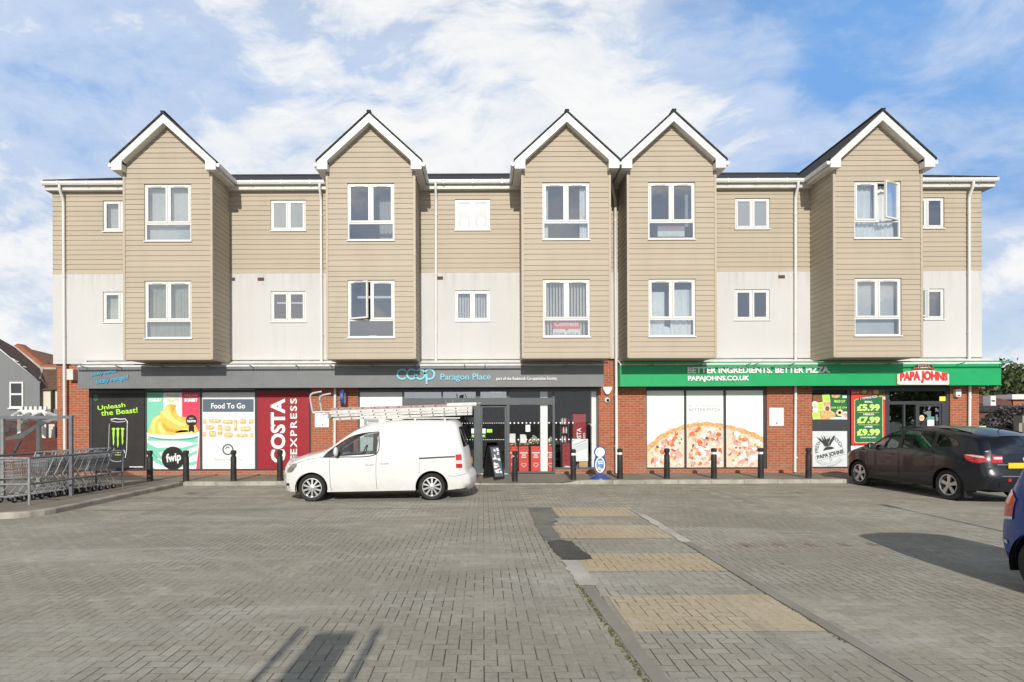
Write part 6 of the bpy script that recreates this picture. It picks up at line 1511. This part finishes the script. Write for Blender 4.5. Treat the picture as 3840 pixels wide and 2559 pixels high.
# ------------------------------------------------------------------ shop stock seen through the glass
YI = YB+.45; zi = .126
def binbox(x0_, x1_, label):
    t_ = thing('display_bin', label, 'display bin', ((x0_+x1_)/2, YI, zi), 'red display bins behind the shop glass'); zt_ = sz(2000, 1674, YI)
    link('box', MB().box(x0_, x1_, YI-.15, YI+.2, zi, zt_), M['redbin'], t_, bevel=.008); xm = (x0_+x1_)/2; yf = YI-.152
    g = MB()
    for k_, w in enumerate((.12,.06,.08)): g.flat([(xm-w,zt_-.22-k_*.07),(xm+w,zt_-.22-k_*.07),(xm+w,zt_-.185-k_*.07),(xm-w,zt_-.185-k_*.07)], yf-.001)
    link('print', g, M['white'], t_)
    g = MB(); hz = zi+.24; ribbon(g, [(xm+.075*(16*math.sin(a)**3)/16, hz+.075*(13*math.cos(a)-5*math.cos(2*a)-2*math.cos(3*a)-math.cos(4*a))/16) for a in [2*math.pi*q/24 for q in range(25)]], .014, yf-.002); link('heart', g, M['white'], t_)
    for q in (-.07,.07): link('hand_hole', MB().flat(ell((xm+q*1.2,zt_-.06),.018,.018,10), yf-.001), M['darkink'], t_)
def ix(x, y=YI): return sx(z8(x,0)[0], 1700, y)
for a, b, l in ((788,878,'leftmost red display bin behind the glass, beside the sliding door'),(893,1005,'second red display bin, left of two side by side in full view'),(1035,1146,'third red display bin, directly left of the white column'),(1236,1290,'narrow glimpse of a red display bin right of the white column')):
    binbox(ix(a), ix(b), l)
random.seed(8)
ztop = sz(2000,1674,YI)
for x0_, x1_, h, l in ((790,870,.12,'small bunch of pale flowers on the leftmost red bin'),(893,1010,.14,'pale pink flowers on the second red bin'),(1005,1150,.34,'tall heap of pale flowers on the third red bin'),(1236,1300,.3,'pale flowers right of the white column')):
    a, b = ix(x0_), ix(x1_); t_ = thing('flowers', l, 'flowers', ((a+b)/2, YI, ztop), 'flower bunches on the red bins'); g1, g2 = MB(), MB()
    for i in range(60):
        x, y = random.uniform(a+.02,b-.02), YI+random.uniform(-.12,.15); zz = ztop+.02+h*(1-abs((x-(a+b)/2)/(b-a))*1.3)*random.random()**.6; r_ = random.uniform(.012,.032)
        (g1 if random.random() < .55 else g2).ball((x,y,zz), r_, r_, r_*.8, 6, 4)
    link('blossom', g1, M['ham'] if h < .2 else M['net'], t_); link('leaves', g2, M['pepper'], t_)
for x0_, y0_, x1_, y1_, l in ((783,868,853,975,'white box on a stand above the leftmost red bin'),(908,877,982,978,'white square box between flowers above the second red bin')):
    b = pbox(*z8(x0_,y0_), *z8(x1_,y1_), YI); tag(link('white_box', MB().box(b[0],b[1],YI-.12,YI+.02,b[2],b[3]), M['white'], None, ((b[0]+b[1])/2,YI,b[2]), bevel=.006), l, 'box')
b = pbox(*z8(1530,640), *z8(1690,925), YI+.4); Yc = YI+.4
t_ = thing('coffee_machine', 'dark red coffee machine inside the window beside the white poster', 'coffee machine', ((b[0]+b[1])/2, Yc, zi))
link('cabinet', MB().box(b[0],b[1],Yc,Yc+.5,zi+.9,b[3]), M['red_dark'], t_, bevel=.02); link('stand', MB().box(b[0]+.02,b[1]-.02,Yc+.02,Yc+.48,zi,zi+.898), M['black'], t_)
bb = pbox(*z8(1575,800), *z8(1630,920), Yc); link('lettering', text_mb('COSTA', (bb[0],bb[1],bb[2]-.28,bb[3]), Yc-.004, .03, quarter=True), M['white'], t_)
bb = pbox(*z8(1650,860), *z8(1675,918), Yc); link('lettering', text_mb('EXPRESS', (bb[0],bb[1],bb[2]-.3,bb[3]), Yc-.004, .02, quarter=True), M['white'], t_)
def simple(name, label, cat, x0_, y0_, x1_, y1_, Y, dep, m, floor=True):
    b = pbox(*z8(x0_,y0_), *z8(x1_,y1_), Y); return tag(link(name, MB().box(b[0],b[1],Y,Y+dep,zi if floor else b[2],b[3]), M[m], None, ((b[0]+b[1])/2,Y,zi if floor else b[2]), bevel=.01), label, cat), b
o, b = simple('display_stand', 'narrow dark red stand with dark round openings, left of the white poster', 'display stand', 1408, 980, 1500, 1240, YB+.35, .3, 'red_dark')
g = MB()
for k_ in range(4): g.flat(ell(((b[0]+b[1])/2-.02, b[3]-.1-k_*.15),.03,.035,12), YB+.348)
link('opening', g, M['black'], o)
o, b = simple('window_poster', 'white and pale blue poster standing inside the window on a cardboard box', 'poster', 1520, 930, 1710, 1195, YB+.13, .012, 'white', False)
link('picture', MB().flat([(b[0]+.02,b[2]+.25),(b[1]-.02,b[2]+.42),(b[1]-.02,b[2]+.62),(b[0]+.02,b[2]+.45)], YB+.127), M['offwhite'], o); g = MB(); ribbon(g, [(b[0]+.03,b[2]+.5),(b[1]-.05,b[2]+.68)], .02, YB+.125); link('stripe', g, M['greyink'], o)
simple('cardboard_box', 'brown cardboard box on the floor under the white poster', 'box', 1605, 1200, 1708, 1285, YB+.14, .3, 'card')
p = at(z8,1465,1255,YB+.3); tag(link('white_bag', MB().ball((p[0],YB+.3,zi+.09),.16,.1,.12,10,8), M['white'], None, (p[0],YB+.3,zi), smooth=True), 'white plastic bag slumped at the foot of the red stand', 'bag')
t_ = thing('shelf_unit', 'tall dark shelf with rows of small bottles behind the red stand', 'shelf', (ix(1440,YB+1.2), YB+1.2, zi)); a, b = ix(1390,YB+1.2), ix(1480,YB+1.2)
g = MB(); 
for k_ in range(5): g.box(a,b,YB+1.2,YB+1.5,zi+.3+k_*.3,zi+.33+k_*.3)
g.box(a-.02,a,YB+1.2,YB+1.5,zi,zi+1.7); g.box(b,b+.02,YB+1.2,YB+1.5,zi,zi+1.7); link('shelf', g, M['alu_dark'], t_)
for k_ in range(5):
    for q in range(4): link('bottle', MB().lathe([(.03,0),(.03,.14),(.012,.18),(.012,.21)], (a+.06+q*(b-a-.12)/3, YB+1.28, zi+.331+k_*.3), 'z', 8), M['red_dark' if (k_+q) % 2 else 'offwhite'], t_, smooth=True)

# ------------------------------------------------------------------ trolley bay
def rail(name, label, pts, posts, h=.95, mid=.42, m='galv', r=.026):
    t_ = thing(name, label, 'railing', (pts[0][0], pts[0][1], PZ)); 
    link('top_rail', MB().tube([(p[0],p[1],PZ+h) for p in pts], r, 10), M[m], t_, smooth=True); link('mid_rail', MB().tube([(p[0],p[1],PZ+mid) for p in pts], r*.85, 10), M[m], t_, smooth=True)
    for p in posts: link('post', MB().tube([(p[0],p[1],PZ-.02),(p[0],p[1],PZ+h)], r, 10), M[m], t_, smooth=True)
FA = (-9.22, 11.37)
rail('trolley_rail', 'light grey front railing of the trolley bay at the left edge', [(-13.5,11.37), FA], [FA, (-11.2,11.37), (-13,11.37)], m='galv')
rail('trolley_rail', 'darker grey side railing running beside the trolleys toward the shops', [FA, (-9.06,14.07), (-9.75,14.1)], [(-9.06,14.07), (-9.75,14.1)], m='galv_dark')
rail('trolley_rail', 'grey railing half hidden on the far side of the trolleys', [(-10.6,11.75), (-10.55,14.1)], [(-10.6,11.75), (-10.55,14.1)], m='galv_dark')
random.seed(31)
def trolley_proto(label):
    t_ = thing('shopping_trolley', label, 'trolley', (0,0,0), 'nested shopping trolleys in the bay', local=True); w = .25
    bk = MB(); tn, tb = .44, .92                                      # nose at y=0 towards the car park, handle at y=.95
    def ring(z, f, y0_, y1_): 
        ww = w*f; return [(-ww*.86,y0_,z),(ww*.86,y0_,z),(ww,y1_,z),(-ww,y1_,z)]
    lo, hi = ring(.50,.84,.06,.86), ring(.88,1.0,.0,.90)
    for k_ in range(6):
        f = k_/5; q = [tuple(Vector(a)*(1-f)+Vector(b)*f) for a, b in zip(lo, hi)]; bk.tube(q, .0065 if k_ == 5 else .0035, 5, True)
    for (i, j, n) in ((0,1,9),(1,2,16),(3,0,16),(2,3,9)):
        for k_ in range(n+1):
            f = k_/n; a = Vector(lo[i])*(1-f)+Vector(lo[j])*f; b = Vector(hi[i])*(1-f)+Vector(hi[j])*f; bk.tube([a,b], .0032, 4, caps=False)
    for k_ in range(9):
        f = k_/8; bk.tube([Vector(lo[0])*(1-f)+Vector(lo[1])*f, Vector(lo[3])*(1-f)+Vector(lo[2])*f], .0032, 4, caps=False)
    link('basket', bk, M['steel'], t_)
    fr = MB()
    for s_ in (-1,1):
        fr.tube([(s_*.17,.02,.13),(s_*.26,.92,.15),(s_*.26,.95,.2),(s_*.235,.72,.52),(s_*.235,.78,.6),(s_*.26,.96,1.0)], .012, 6); fr.tube([(s_*.17,.02,.13),(s_*.2,.45,.5)], .010, 6)
    fr.tube([(-.17,.02,.13),(.17,.02,.13)], .012, 6); fr.tube([(-.26,.92,.15),(.26,.92,.15)], .010, 6)
    link('frame', fr, M['steel'], t_); link('handle', MB().tube([(-.28,.97,1.01),(.28,.97,1.01)], .017, 8), M['galv_dark'], t_, smooth=True)
    link('child_seat', MB().box(-.2,.2,.80,.82,.62,.86), M['galv_dark'], t_)
    for x, y in ((-.17,.04),(.17,.04),(-.26,.9),(.26,.9)):
        cw = link('wheel', MB().lathe([(.0,-.016),(.06,-.016),(.063,0),(.06,.016),(.0,.016)], (x,y+.03,.063), 'x', 14, False), M['black'], t_, smooth=True); link('hub', MB().lathe([(.0,-.02),(.026,-.02),(.026,.02),(.0,.02)], (x,y+.03,.063), 'x', 10, False), M['steel'], cw)
        link('fork', MB().bar((x,y,.15),(x,y+.03,.07),.045,.02), M['steel'], cw)
    return t_
ords = ['nearest','second nearest','third nearest','fourth nearest','fifth nearest','fourth farthest','third farthest','second farthest','farthest']
dirr = R(-8); p0 = Vector((-9.95, 11.62)); dv = Vector((math.sin(R(8)), math.cos(R(8))))
proto = None
for i in range(9):
    p = p0 + dv*(i*.205); lab = ('%s steel trolley in the nested row, its open basket nose showing at the left' if i == 0 else ('%s steel trolley in the nested row, its handle end free toward the shop' if i == 8 else '%s trolley in the nested row, counted from the car park side' if i < 5 else '%s steel trolley in the nested row, counted back from the shop end')) % ords[i]
    if proto is None: proto = trolley_proto(lab); proto.location = (p.x, p.y, PZ); proto.rotation_euler = (0,0,dirr)
    else: copy_thing(proto, lab, (p.x, p.y, PZ), dirr + random.uniform(-.02,.02))
# shelter over the bay
Ysh = 12.8; t_ = thing('trolley_shelter', 'grey steel trolley shelter with a curved roof at the left edge', 'shelter', (-10.98, Ysh, PZ))
zb_ = sz(100, 1568, Ysh); xr_ = sx(270, 1570, Ysh)
link('beam', MB().box(-16, xr_+.02, Ysh-.03, Ysh+.03, zb_-.02, zb_+.05), M['galv_dark'], t_)
for x, m_ in ((-10.98,'galv'),(xr_-.02,'galv_dark')): link('post', MB().box(x-.035, x+.035, Ysh-.029, Ysh+.029, PZ-.01, zb_-.021), M[m_], t_)
Yp = 14.6
def qs(x, y): return at(zL, x, y, Yp)
X, Zt = qs(520, 1150); link('post', MB().box(X-.045, X+.045, Yp-.04, Yp+.04, PZ-.01, Zt+.05), M['galv'], t_)
pl = [(0,1290),(90,1285),(200,1255),(320,1205),(430,1150),(500,1095),(512,1052),(790,1042),(700,1070),(610,1105),(525,1155),(430,1210),(340,1275),(300,1300),(100,1325),(0,1328)]
link('curved_arm', MB().slab([qs(*p) for p in pl], Yp-.02, Yp+.02), M['galv'], t_)
link('brace', MB().bar((*(lambda q: (q[0], Yp, q[1]))(qs(280,1320)),), (*(lambda q: (q[0], Yp, q[1]))(qs(150,1560)),), .05, .05), M['galv_dark'], t_)
g = MB(); arc_ = [qs(*p) for p in ((-200,1300),(0,1285),(200,1245),(320,1195),(430,1140),(500,1085),(512,1045))]
for a, b in zip(arc_[:-1], arc_[1:]): pass
n = len(arc_); xs_f = [-15.5+(xr_-.3+15.5)*i/(n-1) for i in range(n)]
g.add([(p[0], Yp, p[1]+.02) for p in arc_] + [(x, Ysh+.03, zb_+.03) for x in xs_f], [(i, i+1, n+i+1, n+i) for i in range(n-1)])
M['poly'] = glass('clear roof sheet', .05, (.62,.66,.64)); link('roof_sheet', g, M['poly'], t_, smooth=True)

# ------------------------------------------------------------------ neighbours on the left
def qL(x, y, Y): p = at(zL, x, y, Y); return (p[0], Y, p[1])
YN = 25.0
M['grey_render'] = render_mat('grey painted render', (.225,.235,.245)); M['cream_render'] = render_mat('cream render', (.72,.66,.54))
t_ = thing('house', 'grey rendered house with a sash window and sagging clay tile roof', 'house', (qL(260,1400,YN)[0], YN, 0))
a = qL(530, 540, YN); wl = [(qL(-500,0,YN)[0],0), (a[0],0), (a[0],a[2]), (qL(490,520,YN)[0], qL(490,520,YN)[2]), (qL(0,128,YN)[0], qL(0,128,YN)[2]), (qL(-500,-230,YN)[0], qL(-500,-230,YN)[2])]
link('wall', MB().slab(wl, YN, YN+.04), M['grey_render'], t_)
link('roof', MB().add([qL(-500,-310,YN-.1), qL(-30,75,YN-.1), qL(520,535,YN-.1), qL(548,378,29.5), qL(185,72,29.5), qL(-500,-20,29.5)], [(0,1,4,5),(1,2,3,4)]), M['tile_old'], t_)
vs = []; g = MB()
random.seed(17)
for x, y, w, h in ((175,235,26,14),(215,262,34,10),(248,300,22,12),(330,340,26,8)): g.add([qL(x-w,y-h,YN-.13), qL(x+w,y+h*.6,YN-.13), qL(x+w,y+h*1.6,YN-.13), qL(x-w,y+h*.4,YN-.13)], [(0,1,2,3)])
link('verge_mortar', g, M['concrete_pale'], t_)
A_, B_ = qL(137,545,YN), qL(322,890,YN); f = MB(); frame_box(f, A_[0], B_[0], B_[2], A_[2], .07, YN-.05, YN-.002); zc_ = qL(0,710,YN)[2]; f.box(A_[0]+.07,B_[0]-.07,YN-.05,YN-.002,zc_-.04,zc_+.04); f.box(A_[0]-.05,B_[0]+.05,YN-.1,YN-.001,B_[2]-.06,B_[2]-.001)
w_ = link('window', f, M['upvc'], t_); link('pane', MB().flat([(A_[0]+.07,B_[2]+.07),(B_[0]-.07,B_[2]+.07),(B_[0]-.07,A_[2]-.07),(A_[0]+.07,A_[2]-.07)], YN-.02), M['glass_dark'], w_); link('dark_room', MB().flat([(A_[0],B_[2]),(B_[0],B_[2]),(B_[0],A_[2]),(A_[0],A_[2])], YN-.003), M['dark'], w_)
# brick parapet and house behind
t_ = thing('terraced_house', 'cream walled house behind with brown tile roof and brick parapet', 'house', (qL(650,1000,31)[0], 31, 0)); Yh = 31
g = MB(); pp = [(180,60),(235,32),(330,100),(585,312),(760,318),(760,352),(562,352),(225,85)]
link('parapet', MB().slab([(qL(*p,29.6)[0], qL(*p,29.6)[2]) for p in pp], 29.6, 30.1), M['brick'], t_)
pc = [(205,78),(232,82),(565,350),(760,352),(760,378),(548,378)]
link('flashing', MB().slab([(qL(*p,29.58)[0], qL(*p,29.58)[2]) for p in pc], 29.52, 29.595), M['concrete_pale'], t_)
link('roof', MB().add([qL(345,108,36), qL(900,225,36), qL(900,340,30.3), qL(575,335,30.3)], [(0,1,2,3)]).add([qL(345,108,36), qL(900,225,36), qL(900,225,36.1), qL(300,80,36.1)], [(0,1,2,3)]), M['tile_old'], t_)
link('lower_roof', MB().add([qL(552,375,29.5), qL(900,375,29.5), qL(900,645,25.05), qL(535,648,25.05)], [(0,1,2,3)]), M['tile_old'], t_)
link('ridge_mortar', MB().tube([qL(565,378,29.4), qL(545,450,28.4), qL(520,525,27)], .09, 6), M['concrete_pale'], t_)
a, b = qL(520,640,25.2), qL(900,930,25.2); link('wall', MB().box(a[0], b[0], 25.2, 25.4, 0, a[2]), M['cream_render'], t_)
a, b = qL(600,908,25.15), qL(900,965,25.15); link('grey_plinth', MB().box(a[0], b[0], 25.1, 25.18, 0, a[2]), M['grey_render'], t_)
link('downpipe', MB().tube([qL(697,650,25.1), qL(700,960,25.1)], .06, 8), M['black'], t_)
# outhouse with a dark window, pergola, low walls
t_ = thing('outhouse', 'dark low outhouse with a white framed window behind the shelter', 'outhouse', (qL(640,1500,21)[0], 21, 0)); a, b = qL(360,1070,21), qL(760,1300,21)
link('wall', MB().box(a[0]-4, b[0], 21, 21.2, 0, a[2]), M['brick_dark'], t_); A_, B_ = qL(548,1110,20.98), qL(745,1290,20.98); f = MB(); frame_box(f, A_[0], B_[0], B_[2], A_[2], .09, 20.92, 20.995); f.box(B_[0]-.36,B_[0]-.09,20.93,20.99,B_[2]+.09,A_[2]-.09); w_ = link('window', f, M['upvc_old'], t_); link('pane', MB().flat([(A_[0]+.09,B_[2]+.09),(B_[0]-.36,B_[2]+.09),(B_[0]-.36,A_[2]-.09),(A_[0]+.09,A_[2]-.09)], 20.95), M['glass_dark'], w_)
t_ = thing('pergola', 'white painted pergola with finials showing over the trolley shelter', 'pergola', (qL(430,1500,19.5)[0], 19.5, 0)); Yg = 19.5
a, b = qL(250,950,Yg), qL(620,950,Yg); link('beam', MB().box(a[0], b[0], Yg-.05, Yg+.05, a[2]-.1, a[2]+.08), M['upvc'], t_)
for x in (290,352,415,480,545,608): p = qL(x,925,Yg); link('finial', MB().bar((p[0],Yg,a[2]+.08),(p[0],Yg,a[2]+.2),.09,.05), M['upvc'], t_)
for x0_, y0_, x1_, y1_ in ((250,950,165,1000),(390,965,280,1008),(535,965,430,1012),(400,1035,285,1085),(620,950,770,1005),(600,955,740,1020)): link('rafter', MB().bar(qL(x0_,y0_,Yg-.05), qL(x1_,y1_,Yg-1.2 if x1_ < x0_ else Yg+.2), .07, .09), M['upvc'], t_)
for x in (270,610): p = qL(x,960,Yg); link('post', MB().box(p[0]-.06,p[0]+.06,Yg-.06,Yg+.06,0,a[2]-.101), M['upvc'], t_)
a = qL(60,1300,18.6); b = qL(815,1300,18.6)
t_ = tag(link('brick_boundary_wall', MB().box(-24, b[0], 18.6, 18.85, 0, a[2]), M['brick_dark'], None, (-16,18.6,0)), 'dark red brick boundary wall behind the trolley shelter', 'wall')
tag(link('van_or_shed', MB().box(-18,-14.6,19.0,19.3,0,2.2), M['grey_render'], None, (-16,19,0)), 'dim grey shed side behind the clear shelter roof', 'shed') if False else None

# ------------------------------------------------------------------ trees and houses on the right
def tree(name, label, X, Y, h, cr_, lm, n=2600, trunk=.28, leaf=.16, clumps=26, base=.35, seed=1, group=None):
    rnd_ = random.Random(seed); t_ = thing(name, label, 'tree', (X, Y, 0), group)
    tk = MB(); tk.tube([(X,Y,-.05),(X+.05,Y,h*.25),(X-.1,Y+.05,h*.5),(X,Y,h*.8)], [trunk,trunk*.8,trunk*.55,trunk*.2], 10); cs = []
    for k_ in range(clumps):
        a, e_ = rnd_.uniform(0,6.28), rnd_.uniform(-.5,1); rr_ = cr_*rnd_.uniform(.35,1.0)*math.cos(e_*.9)
        cs.append((X+rr_*math.cos(a), Y+rr_*math.sin(a), h*(base+(1-base)*.5)+h*(1-base)*.5*math.sin(e_*1.4)*rnd_.uniform(.7,1.05), cr_*rnd_.uniform(.18,.38)))
    for c in cs[::3]: tk.tube([(X,Y,h*rnd_.uniform(.3,.55)), ((X+c[0])/2,(Y+c[1])/2,(h*.5+c[2])/2), c[:3]], [trunk*.35,trunk*.2,.02], 6)
    link('trunk', tk, M['bark'], t_, smooth=True); cw = MB()
    for i in range(n):
        c = cs[rnd_.randrange(len(cs))]; v = Vector((rnd_.gauss(0,1),rnd_.gauss(0,1),rnd_.gauss(0,.85))).normalized()*c[3]*rnd_.random()**.4
        p = Vector(c[:3])+v; u = Vector((rnd_.uniform(-1,1),rnd_.uniform(-1,1),rnd_.uniform(-1,1))).normalized(); w = u.cross(Vector((rnd_.uniform(-1,1),rnd_.uniform(-1,1),rnd_.uniform(-1,1)))).normalized(); l = leaf*rnd_.uniform(.6,1.3)
        cw.add([p-u*l, p+w*l*.5, p+u*l, p-w*l*.5], [(0,1,2,3)])
    link('crown', cw, M[lm], t_); return t_
def qR(x, y, Y): p = at(zR, x, y, Y); return (p[0], Y, p[1])
for x, y, Y, r_, lm, lab, sd_, n in ((700,560,44,4.4,'leaf','large round green tree behind the building, right of the green fascia',1,7000),(880,640,46,3.0,'leaf','smaller olive green tree between the big tree and the grey leaved one',5,4200),(1130,640,48,2.9,'leaf2','grey green loose tree near the right edge',2,3600),(1330,700,50,3.4,'leaf2','grey green tree half cut by the right edge',3,3000)):
    p = qR(x, y, Y); tree('tree', lab, p[0], Y, p[2], r_, lm, n, seed=sd_, leaf=.2 if lm == 'leaf' else .15, base=.15)
Y = 36; a, b = qR(300,885,Y), qR(1032,1065,Y)
t_ = thing('brick_house', 'red tiled house behind the hedge with a pale roof light', 'house', ((a[0]+b[0])/2, Y, 0)); a2 = qR(300,885,40)
link('roof', MB().add([(a[0],Y,b[2]),(b[0],Y,b[2]),qR(980,880,40),(a[0],40,qR(300,880,40)[2])], [(0,1,2,3)]), M['tile_red'], t_); link('wall', MB().box(a[0],b[0]-.2,Y+.3,44,0,b[2]-.05), M['brick_brown'], t_)
p, q = qR(652,895,Y-.05), qR(738,1060,Y-.05); f = MB(); frame_box(f, p[0], q[0], q[2], p[2], .28, Y-.15, Y+.4); w_ = link('window', f, M['upvc'], t_); link('pane', MB().flat([(p[0]+.28,q[2]+.28),(q[0]-.28,q[2]+.28),(q[0]-.28,p[2]-.28),(p[0]+.28,p[2]-.28)], Y-.1), M['offwhite'], w_)
Y = 38; p, q = qR(1042,955,Y), qR(1190,1040,Y); t_ = thing('flat_roof_house', 'orange brick flat roofed house corner with white capping, far right', 'house', (p[0], Y, 0)); link('wall', MB().box(p[0],q[0]+6,Y,Y+4,0,p[2]), M['brick'], t_); link('capping', MB().box(p[0]-.3,q[0]+6.2,Y-.25,Y+4.2,p[2]+.01,p[2]+.35), M['upvc'], t_)
Y = 29; p, q = qR(300,1062,Y), qR(1190,1320,Y); t_ = thing('outbuilding', 'long dark brick outbuilding with a dark roof edge, far right', 'outbuilding', ((p[0]+q[0])/2, Y, 0)); link('wall', MB().box(p[0],q[0]+3,Y,Y+3,0,p[2]-.3), M['brick_brown'], t_); link('roof_edge', MB().box(p[0],q[0]+3.1,Y-.15,Y+3.1,p[2]-.29,p[2]+.02), M['slate'], t_)
p, q = qR(792,1210,Y-.05), qR(940,1310,Y-.05); f = MB(); f.box(p[0],p[0]+.28,Y-.06,Y-.002,q[2],p[2]); f.box(p[0]+.281,q[0],Y-.06,Y-.002,p[2]-.1,p[2]); link('door_frame', f, M['upvc_old'], t_)
def shrub(name, label, a, b, Y, dep, lm, n, leaf=.06, seed=1):
    rnd_ = random.Random(seed); x0_, x1_, zt_ = a[0], b[0], a[2]; t_ = thing(name, label, 'hedge' if name == 'hedge' else 'shrub', ((x0_+x1_)/2, Y, 0)); g = MB(); st = MB()
    for i in range(n):
        u = rnd_.random(); x = x0_+(x1_-x0_)*u; top = zt_*(.86+.14*math.sin(u*7+seed)+rnd_.gauss(0,.03)) if name == 'hedge' else (1.38+(zt_-1.38)*min(1,u*1.3))*(1+rnd_.gauss(0,.025))
        z = max(.05, top*rnd_.random()**.3); y = Y+rnd_.uniform(-dep,dep); p = Vector((x,y,z)); u_ = Vector((rnd_.uniform(-1,1),rnd_.uniform(-1,1),rnd_.uniform(-1,1))).normalized(); w = u_.cross(Vector((rnd_.uniform(-1,1),rnd_.uniform(-1,1),rnd_.uniform(-1,1)))).normalized(); l = leaf*rnd_.uniform(.6,1.4)
        g.add([p-u_*l, p+w*l*.5, p+u_*l, p-w*l*.5], [(0,1,2,3)])
    for i in range(7): x = x0_+(x1_-x0_)*(.2+.1*i); st.tube([(x,Y,-.02),(x+rnd_.uniform(-.2,.2),Y,zt_*.7)], .03, 5)
    link('stem', st, M['bark'], t_); link('foliage', g, M[lm], t_); return t_
shrub('hedge', 'low green hedge beyond the end of the building', qR(300,1285,24), qR(780,1350,24), 24, .5, 'leaf', 5200, .07)
shrub('shrub', 'dark purple leaved shrub mound behind the navy car', qR(560,1090,21), qR(1300,1450,21), 21, .9, 'leaf3', 9000, .07, 4)
a, b = qR(470,1385,20), qR(600,1445,20); tag(link('garden_wall', MB().box(a[0]-.6,b[0],20,20.25,0,a[2]), M['cream_render'], None, (b[0]-.5,20,0)), 'low cream garden wall end beside the pizza shop corner', 'wall')
for x, w, l in ((1148,.16,'short pale timber post at the far right edge'),(1205,.34,'wider pale timber post at the far right edge, next to the short one')): a, b = qR(x-10,1340 if w < .2 else 1220,19.5), qR(x+20,1430,19.5); tag(link('timber_post', MB().box(a[0],a[0]+w,19.5,19.5+w,0,a[2]), M['pastry'] if False else M['edging'], None, (a[0],19.5,0)), l, 'post')
# trees across the car park behind the camera, seen only as reflections in the shop glass
for X, Y, h, r_, sd_ in ((47,-30,9,4.2,11),(54,-32,10,4.4,12),(61,-34,9,4,13),(-34,-36,8,4.5,14)):
    tree('tree', 'broad green tree across the car park, mirrored in the shop glass', X, Y, h, r_, 'leaf', 3600, leaf=.34, base=.03, clumps=40, seed=sd_, group='trees across the car park')
# unseen things added out of frame for the shadows they cast
t_ = thing('shadow_caster', 'unseen shadow caster behind the camera, two thin posts beside a narrow board', 'sign', (-1.42, -2.2, 0)); Hs = (4.75+2.2)*math.tan(SUN_EL)
for x in (-1.76, -1.10): link('post', MB().tube([(x,-2.2,0),(x,-2.2,Hs+.05)], .032, 8), M['galv'], t_)
link('board', MB().box(-1.60,-1.27,-2.22,-2.18,1.0,Hs), M['galv_dark'], t_)
t_ = thing('lamp_post', 'thin lamp post outside the right edge of the frame', 'lamp post', (8.1, 3.2, 0)); Hs = (11.5-3.2)*math.tan(SUN_EL)
link('post', MB().tube([(8.1,3.2,0),(8.1,3.2,Hs)], [.05,.035], 10), M['galv'], t_, smooth=True); link('lamp_head', MB().box(8.0,8.2,2.95,3.3,Hs,Hs+.07), M['galv_dark'], t_)
